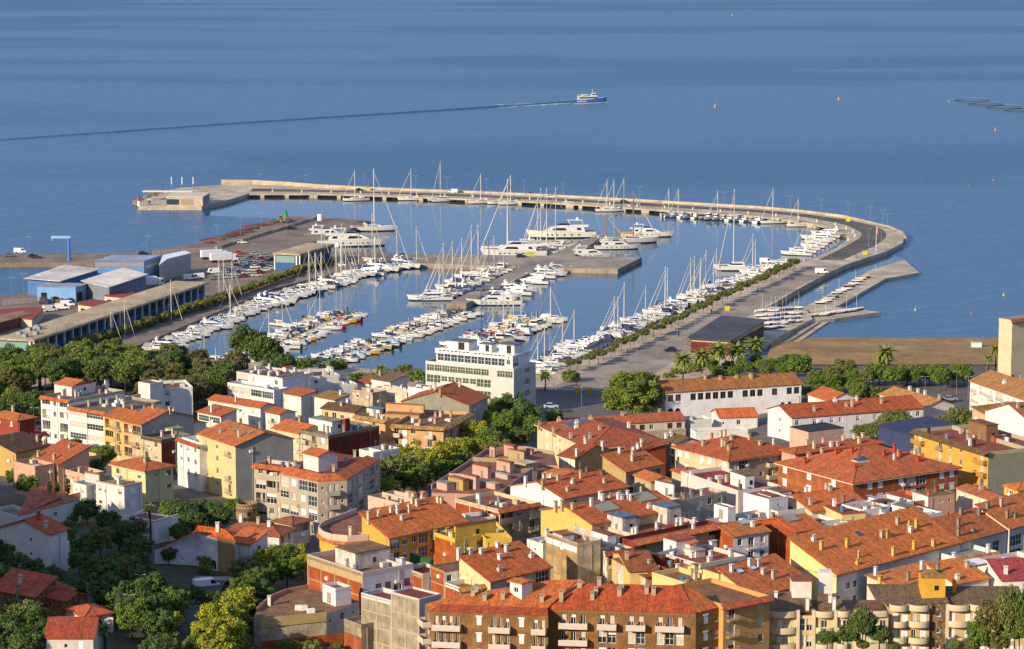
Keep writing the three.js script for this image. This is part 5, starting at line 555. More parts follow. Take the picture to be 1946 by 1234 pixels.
// near right (views 8, 12, 13)
B(8, 'apartment_block', 'long yellow house with great orange roof and nine yellow chimneys', [577, 645, 235, 1492], 0.262, 10.2, 'sv', { l: '#ecd894', w: '#d9c487', r: '#e2dfd6', R: '.ww.GwG.ww.GG.w.Gw', rc: '#b5552c', p: 0.42, bm: 17, am: 60, ov: 0.5, cat: 'apartment block', dr: 1.4, fascia: '#c9a95c', ch: [[466, 470, 2], [653, 455, 2], [945, 380, 2], [960, 378, 0], [1108, 308, 2], [1160, 308, 2], [733, 572, 2], [992, 510, 2], [1144, 468, 2], [1285, 440, 2]], cc: '#dcb04e', sl: [[735, 375, 1.5, 1.2]], slp: M.glassBlue });
B(8, 'apartment_block', 'middle house of the long roof row with grey chimneys and awnings', [1494, 408, 1275, 1832], 0.262, 10.2, 'sv', { w: '#dcd6cc', r: '#cbc7be', R: 'GwGwG.', rc: '#ad5430', p: 0.42, bm: 17, cat: 'apartment block', dr: 1.2, cc: '#8d7f70', ch: [[1255, 270, 0], [1468, 300, 2], [1468, 370, 2], [1620, 215, 0]] });
B(8, 'apartment_block', 'far house of the long roof row with brown stained tiles', [1842, 312, 1600, 2200], 0.262, 10.6, 'sv', { w: '#dcd6cc', r: '#cbc7be', R: 'GwGw', rc: '#a8522e', p: 0.42, bm: 17, am: 26, cat: 'apartment block', dr: 1.2, cc: '#8d7f70', ch: [[1680, 165, 0], [1825, 240, 2], [1880, 230, 1]] });
B(7, 'apartment_block', 'cream gabled house with weathered orange roof and four glass roof lights', [1878, 838, 1605, 2310], 0.26, 9.2, 'sv', { l: '#e2cd88', w: '#c9b78e', rc: '#b3502a', p: 0.4, bm: 14, am: 30, cat: 'apartment block', R: '.w.w', ch: [[1710, 650, 0, '#e6dfd2'], [1845, 620, 2, '#e6dfd2'], [1910, 610, 2, '#e6dfd2']], sl: [[1770, 670, 1.6, 1.4], [1870, 645, 1.6, 1.4]], slp: plain('#cfd2cc', 0.3) });
B(8, 'town_house', 'orange gabled house with grey roof hatch and brick flank', [280, 335, 5, 485], 0.15, 8.4, 'gu', { l: '%#c9662e', w: '!#cfc6b6', R: 's...', rc: OR, p: 0.24, am: 18, bm: 16, sl: [[230, 270, 3.4, 3]], ch: [[110, 230, 1, '#c99a70']] });
B(8, 'town_house', 'orange roofed house with green netting edge and tall flue pipe', [400, 188, 100, 800], 0.14, 8.8, 'gu', { l: '#e0cdb8', w: '#d9c5a8', rc: '#b3512a', p: 0.3, am: 36, bm: 24, ch: [[530, 35, 1, '#b5a68a'], [628, 130, 2, '#8d7a68'], [260, 40, 1, WH]] });
B(8, 'town_house', 'white house with red roof terrace and dark doorway', [150, 190, -60, 372], 0.15, 9.2, 'flat', { w: '#e6e2da', dk: '#8d3a2c', am: 16, bm: 12, ht: [[95, 185, 0, 152, 3.2, '#ece9e8', '#9c6a4c'], [165, 95, 66, 246, 2.4, '#ece9e8', '#8d6a4c']] });
B(8, 'town_house', 'white terrace with narrow walls and mauve roof', [765, 185, 610, 968], 0.17, 8.8, 'flat', { w: '#e6e2da', dk: '#9a6a5c', R: 'v.w', am: 18, ht: [[880, 190, 830, 965, 2.0, '#e6e2da', '#8f4a3c']] });
B(8, 'town_house', 'white open terrace with low boxes and slender aerials', [1080, 240, 815, 1350], 0.18, 8.8, 'flat', { w: '#e9e7ea', dk: '#8f8378', am: 22, bm: 22, ht: [[1080, 235, 985, 1155, 2.2, '#ece9e8', '#8d8a7c'], [900, 245, 830, 940, 1.6, '#e3e0e4', '#b9a89c']], ch: [[1190, 245, 0, '#cdbba4'], [1010, 275, 0, '#b5a68a']] });
B(8, 'town_house', 'pale yellow stair house with red cap among the white terraces', [618, 205, 450, 703], 0.08, 9.6, 'flat', { w: '#ecd48c', dk: '#a5503a', par: 0.2, am: 8, bm: 12, pc: '#a5503a' });
B(8, 'town_house', 'white house with mauve roof and single window beside the yellow stair house', [490, 285, 300, 617], 0.15, 8.2, 'flat', { w: '#e6e2da', dk: '#9a6450', R: 'v.', am: 12, bm: 10 });
B(8, 'town_house', 'golden rooftop kiosk with round window behind the long roof', [835, 295, 748, 905], 0.15, 9.4, 'flat', { w: '#e2b548', dk: '#b06238', L: 'v', am: 8, bm: 6, ant: 0 });
B(8, 'town_house', 'pale terrace with yellow parapet and sloping end', [760, 290, 690, 960], 0.17, 8.2, 'flat', { w: '#e0cc90', dk: '#a5785a', am: 16, bm: 10, ant: 0 });
B(8, 'apartment_block', 'plain pale flats with awning below the long roof row', [1475, 530, 1440, 1760], 0.18, 9, 'flat', { w: '#e2dfd6', R: '.w..', dk: '#a8a4a2', sk: 'r', rc: '#b0603c', cat: 'town house', am: 24, thin: 1, b: 8, ch: [[1435, 545, 2, WH], [1725, 460, 2, WH]] });
B(8, 'town_house', 'white terrace flat with glass doors and dark railing', [1750, 570, 1640, 2120], 0.17, 8.8, 'flat', { w: '#dcd8d0', R: 'd.w', dk: '#a5705a', am: 22, bm: 10, pc: '#e0d9cc' });
B(8, 'town_house', 'house with glossy orange roof and white barrel skylight', [1440, 715, 1235, 1690], 0.17, 8.8, 'sv', { w: '#e6dcc8', rc: '#c2592a', p: 0.26, bm: 12, am: 20, sl: [[1560, 600, 4.2, 2.6]], slp: plain('#e6e2da', 0.3), ch: [[1318, 640, 2, '#8d8676'], [1460, 690, 1, WH]] });
B(8, 'town_house', 'low house with faded orange roof and yellow chimneys', [1000, 738, 715, 1440], 0.24, 8.2, 'sv', { w: '#e0d4bc', rc: '#b55a34', p: 0.12, bm: 7, am: 26, ch: [[895, 720, 1, '#dcb04e'], [1100, 690, 2, '#8d8676'], [685, 730, 2, WH]] });
B(8, 'town_house', 'white house with wine red flat roof behind the big tree', [1790, 690, 1685, 2080], 0.03, 9.4, 'sv', { w: '#efece8', rc: '#9a3238', p: 0.18, bm: 10, am: 18, bump: 0.02 });
B(8, 'town_house', 'cream block with flat grey roof by the glass doors', [1990, 640, 1840, 2120], 0.17, 9.2, 'flat', { w: '#dcd3c2', dk: '#8d8f90', L: 'v', am: 10, bm: 10 });

{ // round stone cistern beside the dark red roofs
  const p = G(...at(5, 1862, 125), 12.6), o = thing('stone_cistern', 'low round stone cistern with arched hatch between villa roofs', 'cistern', null, p.clone().setY(8.4)), m = new Mb(), R = 2.5; for (let i = 0; i < 20; i++) { const a = i / 20 * 6.2832, b = (i + 1) / 20 * 6.2832, P = (t, r, y) => V(Math.cos(t) * r, y, Math.sin(t) * r); m.quad(P(a, R, -2), P(b, R, -2), P(b, R, 4.2), P(a, R, 4.2)); m.quad(P(a, R, 4.2), P(b, R, 4.2), P(b, R - 0.4, 4.2), P(a, R - 0.4, 4.2)); m.quad(P(a, R - 0.4, 3), P(b, R - 0.4, 3), P(b, R - 0.4, 4.2), P(a, R - 0.4, 4.2)); } m.build('drum', paint('&#b3a07c'), o); const d = new Mb(); d.poly(Array.from({ length: 16 }, (_, i) => V(Math.cos(i * 0.3927) * (R - 0.3), 3.1, -Math.sin(i * 0.3927) * (R - 0.3)))); d.build('lid', std2('#7d7468'), o); const h = new Mb(); h.box(0.2, 1.6, R - 0.05, 1.0, 2.6, R + 0.04); h.build('hatch', M.wood, o); }

// white stair houses and small terraces packed between the orange roofs (views 15 and 16)
B(15, 'town_house', 'white stair house with grey door before the worn white terrace', [1320, 168, 1150, 1415], 0.17, 11.4, 'flat', { w: '#efece6', L: 'S', maxf: 1, dk: '#9c5a3e', ant: 0, thin: 1, par: 0.2, shut: plain('#9a9184') });
B(15, 'town_house', 'wide white roof house with brown flat top above the deep red terrace', [1828, 62, 1512, 1945], 0.17, 11.6, 'flat', { w: '#efece6', dk: '#9c6a4c', R: '.v.', maxf: 1, ant: 0, par: 0.2, am: 8, bm: 9 });
B(15, 'town_house', 'pale grey parapet terrace running behind the brick gable', [1300, 372, 1250, 1946], 0.2, 8.8, 'flat', { w: '#d9d6d0', dk: '#8f8a84', am: 20, b: 6 });
B(16, 'town_house', 'white terrace house with mauve deck and ladder', [1182, 455, 1080, 1500], 0.17, 9.8, 'flat', { w: '#e9e6e0', dk: '#94665a', R: 'v..', maxf: 1, am: 14, b: 7 });
B(16, 'town_house', 'low white roof room with olive flat top', [1690, 495, 1540, 1815], 0.17, 10, 'flat', { w: '#efece6', dk: '#8d8468', ant: 0, thin: 1, par: 0.15 });
B(16, 'garden_wall', 'bright white parapet wall beyond the olive roof room', [1750, 500, 1672, 1990], 0.1, 9.2, 'flat', { w: '#f0ede7', dk: '#b0a08e', ant: 0, b: 5, cat: 'wall' });
B(16, 'town_house', 'small white yard house behind the long orange roof', [1000, 690, 915, 1105], 0.12, 8.6, 'flat', { w: '#e9e6e0', dk: '#a89a8c', ant: 0, b: 5 });
B(16, 'town_house', 'white stepped hut beside green netting', [1565, 380, 1240, 1668], 0.17, 9.4, 'flat', { w: '#ece8e2', dk: '#9a6a58', am: 8, bm: 14 });
B(7, 'town_house', 'narrow white stair house with sloped cap above the dark red house', [1395, 440, 1330, 1445], 0.17, 10.2, 'su', { w: '#efece6', rc: '#b5603a', p: 0.15, ant: 0, thin: 1 });
B(3, 'town_house', 'white stair house with tiled cap beside the framed skylights', [860, 1150, 780, 945], 0.17, 10.6, 'gv', { w: '#efece6', rc: '#b5603a', p: 0.12, ant: 0, thin: 1 });
// ---------------------------------------------------------------- flats with wavy balconies along the bottom street (views 12 and 13)
function wavyFlats(r, label, e, x0, x1, yTop, hTop, dep, bulges, o) {
  const A = G(...at(r, x0, yTop), e + hTop), Bq = G(...at(r, x1, yTop + (o.dy ?? 0)), e + hTop), L = A.distanceTo(Bq), u = Bq.clone().sub(A).setY(0).normalize(), v = V(u.z, 0, -u.x), org = A.clone().setY(e);
  const bd = thing('apartment_block', label, 'apartment block', 'flats with wavy balconies', org), f = { o: V(0, 0, 0), u, v }, W = new Mb();
  facade(bd, W, { o: V(0, 0, 0), s: u, n: v.clone().negate() }, L, [[0, hTop - 1], [L, hTop - 1]], hTop - 0.8, o.spec, { w: o.w, fh: 3.05, frame: M.frame, drop: 0.75 }); W.build('wall', paint(o.w), bd);
  const W2 = new Mb(); W2.quad(LP(f, 0, -2, 0), LP(f, 0, -2, dep), LP(f, 0, hTop - 1, dep), LP(f, 0, hTop - 1, 0)); W2.build('side_wall', paint(o.w), bd); const W3 = new Mb(); W3.quad(LP(f, L, -2, 0), LP(f, L, -2, dep), LP(f, L, hTop - 1, dep), LP(f, L, hTop - 1, 0)); W3.build('side_wall', paint(o.w), bd);
  const dk = new Mb(); dk.quad(LP(f, 0, hTop - 0.95, 0), LP(f, L, hTop - 0.95, 0), LP(f, L, hTop - 0.95, dep), LP(f, 0, hTop - 0.95, dep)); dk.build('terrace', std2('#9c6a50'), bd);
  for (let k = 0; k < 5; k++) { const y = hTop - k * 3.05; if (y < 1) break;
    for (const [b0, b1, d] of bulges) { const m = new Mb(), sl = new Mb(), n = 14, P = (i, off) => { const t = i / n, s = (b0 + (b1 - b0) * t) * L, q = Math.pow(Math.sin(Math.PI * t), 0.45) * d + off; return [s, -q]; };
      for (let i = 0; i < n; i++) { const [s0, t0] = P(i, 0.05), [s1, t1] = P(i + 1, 0.05), [q0, w0] = P(i, -0.1), [q1, w1] = P(i + 1, -0.1), y0 = y - 1.15, y1 = y - 0.02; m.quad(LP(f, s0, y0, t0), LP(f, s1, y0, t1), LP(f, s1, y1, t1), LP(f, s0, y1, t0)); m.quad(LP(f, q0, y0, w0), LP(f, q1, y0, w1), LP(f, q1, y1, w1), LP(f, q0, y1, w0)); m.quad(LP(f, s0, y1, t0), LP(f, s1, y1, t1), LP(f, q1, y1, w1), LP(f, q0, y1, w0)); sl.quad(LP(f, s0, y0, t0), LP(f, s1, y0, t1), LP(f, s1, y0, 0), LP(f, s0, y0, 0)); sl.quad(LP(f, s0, y0 + 0.15, t0), LP(f, s1, y0 + 0.15, t1), LP(f, s1, y0 + 0.15, 0), LP(f, s0, y0 + 0.15, 0)); }
      const b = m.build('balcony', paint('#d9c8a4'), bd); sl.build('balcony_floor', paint('#c9b48c'), b);
      if (o.plants && k === o.plants) { const g = leafBlob(Math.floor(L * (b1 - b0) * 26), (i) => { const [s, t] = P(rr(0.5, n - 0.5), rr(-0.3, 0.05)); return LP(f, s, y + rr(-0.35, 0.3), t); }, 0.2); const q = new THREE.Mesh(g, leafM('#4d7a22')); q.name = 'balcony_plants'; q.userData.kind = 'stuff'; b.add(q); } } }
  if (o.piers) for (const t of o.piers) { const m = new Mb(); m.fbox(f, t * L - 0.3, t * L + 0.3, -2, hTop + 0.03, -0.55, 0.2); m.build('pier', paint('#dccba8'), bd); }
  return { bd, f, L, u, v, org, e };
}
// ---------------------------------------------------------------- trees
function leafM(css, rough = 0.75) { return mat('leaf' + css, () => new THREE.MeshStandardMaterial({ color: S(css), roughness: rough, vertexColors: true, side: THREE.DoubleSide })); }
function leafBlob(n, posFn, size, outFn) {
  const p = new Float32Array(n * 18), c = new Float32Array(n * 18), nn = V(0, 0, 0), a = V(0, 0, 0), b = V(0, 0, 0);
  for (let i = 0; i < n; i++) { const q = posFn(i), tone = q.tone ?? 1; nn.set(rr(-1, 1), rr(-0.6, 1.2), rr(-1, 1)); if (outFn) nn.addScaledVector(outFn(q), 0.8); nn.normalize(); a.set(rr(-1, 1), rr(-1, 1), rr(-1, 1)).cross(nn).normalize(); b.crossVectors(nn, a); const s = size * rr(0.6, 1.35), w = s * rr(0.45, 0.8), v = tone * rr(0.72, 1.28), y = rr(0.85, 1.2);
    const P = [[-1, -1], [1, -1], [1, 1], [-1, 1]].map(([x, z]) => [q.x + a.x * x * s * 0.5 + b.x * z * w * 0.5, q.y + a.y * x * s * 0.5 + b.y * z * w * 0.5, q.z + a.z * x * s * 0.5 + b.z * z * w * 0.5]);
    [0, 1, 2, 0, 2, 3].forEach((k, j) => { p.set(P[k], i * 18 + j * 3); c.set([v * y, v, v * 0.9], i * 18 + j * 3); }); }
  const g = new THREE.BufferGeometry(); g.setAttribute('position', new THREE.BufferAttribute(p, 3)); g.setAttribute('color', new THREE.BufferAttribute(c, 3)); g.computeVertexNormals(); return g;
}
// crown of leaf clumps inside a squashed ball of unit height 1 (radius r across), starting at height y0
function crownGeo(n, clumps, r, y0, y1, leaf, rc, shape) {
  const cs = []; for (let i = 0; i < clumps; i++) { const t = i / clumps, ph = i * 2.39996, u = 1 - 2 * (t * 0.88 + 0.06), h = Math.sqrt(1 - u * u), k = rr(0.55, 0.95); cs.push({ x: Math.cos(ph) * h * r * k, y: (y0 + y1) / 2 + u * (y1 - y0) / 2 * k * (shape === 'flat' && u < 0 ? 0.55 : 1), z: Math.sin(ph) * h * r * k, s: rc * rr(0.7, 1.25), tone: rr(0.75, 1.25) }); }
  return leafBlob(n, () => { const c = cs[Math.floor(rnd() * clumps)], d = V(rr(-1, 1), rr(-1, 1), rr(-1, 1)); d.setLength(Math.pow(rnd(), 0.45) * c.s); const q = V(c.x + d.x, c.y + d.y * 0.75, c.z + d.z); q.tone = c.tone; q.c = c; return q; }, leaf, q => V(q.x - q.c.x, q.y - q.c.y, q.z - q.c.z).normalize());
}
function trunkGeo(h, r0, y1, spread, limbs) { const m = new Mb(); let a = V(0, -1, 0); const b = V(rr(-0.2, 0.2), h * 0.55, rr(-0.2, 0.2)); m.tube(a, b, r0, r0 * 0.7, 7, false); for (let i = 0; i < limbs; i++) { const ph = i / limbs * 6.28 + rnd(), c = V(Math.cos(ph) * spread * rr(0.5, 0.8), y1 * rr(0.72, 0.88), Math.sin(ph) * spread * rr(0.5, 0.8)); m.tube(b, c, r0 * 0.55, r0 * 0.15, 5, false); } return m.geo(); }
const TREES = {};
// unit trees are built at real size and cloned with a scale
const treeKinds = { // height, radius, leaves, clumps, leaf size, clump size, crown base, colour
  pine: [11, 4.4, 9600, 34, 0.34, 1.35, 2.8, '#66782a', 'flat'], darkpine: [11, 4.2, 9200, 34, 0.33, 1.25, 2.6, '#4b6024', 'flat'], olive: [7, 3.4, 7800, 32, 0.23, 0.95, 1.2, '#686f36'], broad: [9, 4.2, 10200, 40, 0.29, 1.1, 1.6, '#5c7426'],
  yellow: [9, 4.2, 10200, 42, 0.29, 1.1, 1.4, '#92951f'], garden: [8, 4.0, 9600, 36, 0.27, 1.1, 0.6, '#486028'], plane: [14, 7.8, 22000, 80, 0.34, 1.5, 1.0, '#68782b'], eucalypt: [14, 4.6, 9600, 44, 0.34, 1.2, 2.4, '#666334'], small: [4.2, 1.9, 1900, 16, 0.23, 0.7, 1.7, '#62682f'], bush: [3.2, 2.2, 2800, 18, 0.23, 0.75, 0.1, '#74763a'], bushgreen: [3.2, 2.4, 2800, 18, 0.23, 0.75, 0.0, '#5c7026'], cypress: [9, 1.2, 4800, 34, 0.2, 0.55, 0.3, '#3f5a26'],
};
function treeProto(kind, v) {
  const key = kind + v; if (TREES[key]) return TREES[key]; const [h, r, n, cl, lf, rc, y0, css, sh] = treeKinds[kind];
  const o = new THREE.Group(), t = new THREE.Mesh(trunkGeo(h, Math.max(0.09, h * 0.022), h, r, kind === 'cypress' ? 0 : 6), M.bark), c = new THREE.Mesh(crownGeo(n, cl, r * 0.92, y0 + rc * 0.6, h - rc * 0.4, lf, rc, sh), leafM(css)); t.name = 'trunk'; c.name = 'crown'; for (const q of [t, c]) q.castShadow = q.receiveShadow = true; o.add(t, c); return TREES[key] = o;
}
const treeLabels = { pine: 'bright green umbrella pine', darkpine: 'dark green pine', olive: 'dull olive green garden tree', broad: 'leafy green tree', yellow: 'sunlit yellow green street tree', garden: 'dense dark green garden tree', plane: 'great round plane tree', eucalypt: 'tall grey brown green eucalyptus', small: 'small clipped promenade tree', bush: 'olive grey tamarisk bush', bushgreen: 'rounded green bush', cypress: 'slim dark cypress' };
let treeN = 0;
// what each tree stands nearest to
const marks = { 'in the wood beside the harbour': [[30, 690, 'in the wood beside the low stores'], [130, 690, 'in the wood above the white flats'], [220, 690, 'in the wood before the promenade'], [330, 700, 'in the wood behind the roof garden'], [410, 715, 'in the wood beside the red terrace block'], [30, 780, 'in the wood behind the brick red house']],
  'in the gardens below the white villas': [[190, 870, 'beside the pale yellow villa'], [50, 925, 'below the pink villa'], [30, 1060, 'below the white gabled villa'], [200, 990, 'below the white modern villa'], [250, 1020, 'below the balustrade terrace'], [190, 1100, 'around the umbrella pine in the garden'], [260, 1150, 'beside the garden lane'], [50, 1190, 'beside the stone cottage'], [370, 975, 'behind the arched door villa'], [330, 1150, 'at the bend of the garden lane']],
  'along the park street between the house rows': [[720, 930, 'on the park street by the rounded corner flats'], [830, 870, 'on the park street by the ochre corner'], [930, 840, 'on the park street below the pink terraces'], [985, 790, 'at the park street end by the glass office']] };
// crown middle seen at (px, py); height h metres
function tree(kind, px, py, h, place, e0) { const K0 = treeKinds[kind]; let e = e0 ?? 4, p; for (let k = 0; k < 4; k++) { p = G(px, py, e + h * 0.62); if (e0 === undefined) e = Math.max(0.3, ground(p.x, p.z)); } if (marks[place]) place = marks[place].reduce((a, b) => Math.hypot(a[0] - px, a[1] - py) <= Math.hypot(b[0] - px, b[1] - py) ? a : b)[2]; return treeAt(kind, p.x, e, p.z, h, place); }
function treeAt(kind, x, e, z, h, place) {
  const K0 = treeKinds[kind], o = treeProto(kind, treeN++ % (kind === 'plane' ? 1 : 3)).clone(), s = h / K0[0]; o.name = numbered(kind === 'bush' || kind === 'bushgreen' ? 'bush' : kind.includes('pine') ? 'pine_tree' : kind === 'cypress' ? 'cypress_tree' : kind === 'eucalypt' ? 'eucalyptus_tree' : kind === 'plane' ? 'plane_tree' : 'tree'); o.position.set(x, e, z); o.rotation.y = rnd() * 6.28; const w = s * rr(0.9, 1.12); o.scale.set(w, s, w);
  scene.add(o); return tag(o, treeLabels[kind] + ' ' + place, kind.startsWith('bush') ? 'bush' : 'tree', treeLabels[kind] + ' ' + place);
}
// palms: trunk and separate arching fronds
const frondG = (() => { const m = new Mb(), n = 7, P = t => V(2.6 * t, 0.9 * t - 1.7 * t * t, 0); for (let i = 0; i < n; i++) { const a = P(i / n), b = P((i + 1) / n), w0 = 0.42 * Math.sin(Math.PI * (0.12 + 0.86 * i / n)), w1 = 0.42 * Math.sin(Math.PI * (0.12 + 0.86 * (i + 1) / n)); for (const s of [-1, 1]) m.quad(a, b, b.clone().add(V(-0.05, -w1 * 0.45, s * w1)), a.clone().add(V(-0.05, -w0 * 0.45, s * w0))); } return m.geo(); })();
const frondM = std(S('#6f7a2a'), { side: THREE.DoubleSide, roughness: 0.6 }), frondDry = std(S('#8a6a32'), { side: THREE.DoubleSide });
function palm(px, py, h, place, scale = 1, skirt) { // crown middle seen at (px, py)
  let e = 4, p; for (let k = 0; k < 4; k++) { p = G(px, py, e + h); e = Math.max(1.5, ground(p.x, p.z)); }
  const o = thing('palm_tree', (skirt ? 'fan palm with shaggy brown skirt ' : 'palm with arching feather fronds ') + place, 'palm', 'palm ' + place, V(p.x, e, p.z)), m = new Mb(); let q = V(0, -1, 0); for (let i = 0; i < 6; i++) { const b = V(0.12 * Math.sin(i * 0.7), h * (i + 1) / 6, 0); m.tube(q, b, 0.26 - 0.015 * i, 0.25 - 0.015 * i, 8, false); q = b; } m.build('trunk', M.bark, o);
  const nf = 34; for (let i = 0; i < nf; i++) { const f = new THREE.Mesh(frondG, i < 7 && skirt ? frondDry : frondM); f.name = 'frond'; f.castShadow = true; f.position.set(q.x, h, 0); const t = i / nf; f.rotation.order = 'YZX'; f.rotation.set(0, i * 2.4, i < 7 && skirt ? -1.35 : -0.75 + 1.75 * t); f.scale.setScalar(scale * rr(0.85, 1.15) * (skirt ? 0.8 : 1)); o.add(f); }
  return o;
}
// wavy flats along the bottom street
{ const q = wavyFlats(12, 'cream flats with wavy balconies and dark tiled roof beneath a white stair house', 9, 385, 1875, 520, 10.5, 11, [[0, 0.24, 1.3], [0.39, 0.55, 1.2], [0.57, 0.68, 1.0], [0.72, 1, 0.7]], { spec: '.sd.GG.w.ww.GG.w', w: '#dcc494', piers: [0.25, 0.38, 0.56], plants: 2 });
  const rf = new Mb(), f = { ...q.f, o: V(0, -2.5, 0) }, L = q.L * 0.67; rf.quad(LP(f, 0.4, 12.4, 0.5), LP(f, L * 0.6, 12.4, 0.5), LP(f, L * 0.52, 14.6, 8), LP(f, 0.4, 14.2, 8)); rf.build('roof', roofM('#7a5e44'), q.bd); const r2 = new Mb(); r2.quad(LP(f, L * 0.63, 12.4, 0.5), LP(f, L, 12.4, 0.5), LP(f, L * 0.92, 14.4, 7), LP(f, L * 0.66, 14.2, 7)); r2.build('roof', roofM('#7a5e44'), q.bd);
  const h1 = new Mb(); h1.fbox(f, L * 0.34, L * 0.58, 12, 17, 5.5, 9.5); const hm = h1.build('stair_hut', paint('#ece6de'), q.bd), h2 = new Mb(); h2.fbox(f, L * 0.33, L * 0.59, 17.003, 17.2, 5.3, 9.7, true); h2.build('hut_roof', std2('#a5603f'), hm);
  const h3 = new Mb(); h3.fbox(f, L * 0.7, L * 0.86, 12, 18, 8, 11); h3.build('stair_hut', paint('#ece6de'), q.bd); for (const [s, t] of [[0.14, 6], [0.5, 1.5], [0.8, 4], [0.83, 1.4]]) { const c = chimneyMesh(2, '#ece6de'); c.position.copy(LP(f, L * s, 13.0, t)); q.bd.add(c); } }
{ const q = wavyFlats(13, 'cream flats with flower filled wavy balconies, stone flank and golden rooftop hut', 9, 205, 720, 655, 11.1, 12, [[0, 0.46, 1.5], [0.46, 1, 1.5]], { spec: 'SSdS', w: '#cfae7c', plants: 2 }), f = { ...q.f, o: V(0, -2.5, 0) }, L = q.L;
  const W = new Mb(); facade(q.bd, W, { o: LP(f, L, 0, 0.6), s: q.u, n: q.v.clone().negate() }, 3.6, [[0, 14], [3.6, 14]], 13, '.v.', { w: '&#9a8468', fh: 3.05 }); W.build('stone_flank', paint('&#9a8468'), q.bd);
  const rf = new Mb(); rf.poly([LP(f, -2, 13.2, 1.2), LP(f, L * 0.5, 13.2, 0.4), LP(f, L + 3.6, 13.6, 0.4), LP(f, L + 3.4, 15.2, 7.5), LP(f, -3.2, 15.4, 7.5)]); rf.build('roof', roofM('#7a5e44'), q.bd);
  const h = new Mb(); h.fbox(f, L * 0.86, L + 3.2, 13.5, 17.8, 2.6, 7); const hm = h.build('roof_hut', paint('#e2ac3c'), q.bd), lid = new Mb(); lid.quad(LP(f, L * 0.82, 17.75, 2.4), LP(f, L + 3.5, 17.75, 2.4), LP(f, L + 1.5, 18.8, 5), LP(f, L * 0.9, 18.8, 5)); lid.quad(LP(f, L + 3.5, 17.75, 7.2), LP(f, L * 0.82, 17.75, 7.2), LP(f, L * 0.9, 18.8, 5), LP(f, L + 1.5, 18.8, 5)); lid.build('hut_roof', roofM('#8a5a3a'), hm); const w = new Mb(); w.fbox(f, L + 1.2, L + 2, 15.4, 16.3, 2.55, 2.62); w.build('window', M.glass, hm); }
{ const q = wavyFlats(13, 'cream flats half hidden behind the big tree with plain wavy balconies', 9, 945, 1950, 655, 10.9, 12, [[0, 0.28, 1.3], [0.28, 0.5, 1.3], [0.55, 0.78, 1.3]], { spec: 'S.sSsS.sSs', w: '#d3b684', piers: [0] }), f = { ...q.f, o: V(0, -2.5, 0) }, L = q.L; const rf = new Mb(); rf.poly([LP(f, 0, 13, 0.4), LP(f, L, 13, 0.4), LP(f, L, 14.8, 7.5), LP(f, 0, 14.8, 7.5)]); rf.build('roof', roofM('#7a5e44'), q.bd); const c = chimneyMesh(0, '#e2ac3c'); c.position.copy(LP(f, L * 0.14, 15, 5)); q.bd.add(c); }
const along = (line, n, fn) => { const P = []; for (let i = 0; i < line.length; i += 2) P.push(G(line[i], line[i + 1], DK)); const d = [0]; for (let i = 1; i < P.length; i++) d.push(d[i - 1] + P[i].distanceTo(P[i - 1])); const T = d[d.length - 1]; for (let k = 0; k < n; k++) { const t = (k + 0.5) / n * T; let i = 1; while (i < P.length - 1 && d[i] < t) i++; const q = (t - d[i - 1]) / (d[i] - d[i - 1]); fn(P[i - 1].clone().lerp(P[i], q), P[i].clone().sub(P[i - 1]).normalize(), k); } };
// the pine wood between town and harbour
for (let i = 0; i < 96; i++) { const x = -40 + (i * 61.8 % 470) + rr(-10, 10), lim = x < 72 ? 800 : x < 270 ? 716 : 742, y = 668 + (lim - 668) * ((i * 0.381966) % 1) + (x < 60 ? -4 : 0) - (x > 120 && x < 230 ? 6 : 0); if (x > 395 && y < 690) continue; tree(x > 265 ? pick(['eucalypt', 'darkpine', 'eucalypt']) : x > 130 ? pick(['pine', 'pine', 'darkpine']) : pick(['darkpine', 'pine', 'eucalypt', 'darkpine']), x, y, rr(9.5, 13) * (y > 740 ? 0.8 : 1), 'in the wood beside the harbour'); }
[[468, 650, 17], [505, 668, 16], [448, 690, 14], [520, 700, 12], [425, 712, 13], [385, 705, 13], [540, 690, 11]].forEach(([x, y, h], i) => tree(i % 3 === 2 ? 'eucalypt' : 'darkpine', x, y, h, 'standing above the quay at the wood corner'));
[[600, 690, 3], [640, 692, 4], [682, 716, 3.4], [700, 722, 3.6], [722, 716, 3.8], [740, 710, 4], [770, 702, 4.4], [795, 712, 4], [662, 728, 3], [705, 735, 3], [575, 690, 4], [1085, 712, 3.4]].forEach(([x, y, h], i) => tree(i % 3 ? 'bushgreen' : 'small', x, y, h * 1.25, 'on the town quay behind the white houses'));
palm(612, 696, 4.5, 'on the town quay', 0.9); palm(723, 700, 4.5, 'on the town quay', 0.9); palm(1036, 712, 5, 'beside the car park barrier', 1);
// park street
[[697, 945, 8, 'yellow'], [732, 928, 9, 'yellow'], [715, 950, 6, 'yellow'], [733, 894, 11, 'olive'], [768, 888, 11, 'olive'], [790, 905, 9, 'broad'], [815, 872, 10, 'yellow'], [845, 860, 10, 'yellow'], [872, 850, 9, 'yellow'], [830, 890, 8, 'broad'], [905, 822, 10, 'yellow'], [932, 838, 10, 'broad'], [946, 852, 8, 'olive'], [958, 800, 9, 'broad'], [975, 770, 11, 'garden'], [998, 782, 10, 'garden'], [968, 800, 8, 'yellow'], [1010, 806, 7, 'broad'], [985, 825, 7, 'garden'], [1053, 790, 6, 'broad'], [905, 850, 8, 'yellow'], [880, 872, 8, 'broad'], [860, 885, 7, 'broad']].forEach(([x, y, h, k]) => tree(k, x, y, h, 'along the park street between the house rows'));
along([700, 955, 760, 915, 830, 880, 900, 845, 960, 805, 1000, 780], 12, p => treeAt(pick(['yellow', 'yellow', 'broad']), p.x, Math.max(2, ground(p.x, p.z)), p.z, rr(6.5, 8.5), 'in the avenue up to the glass office'));
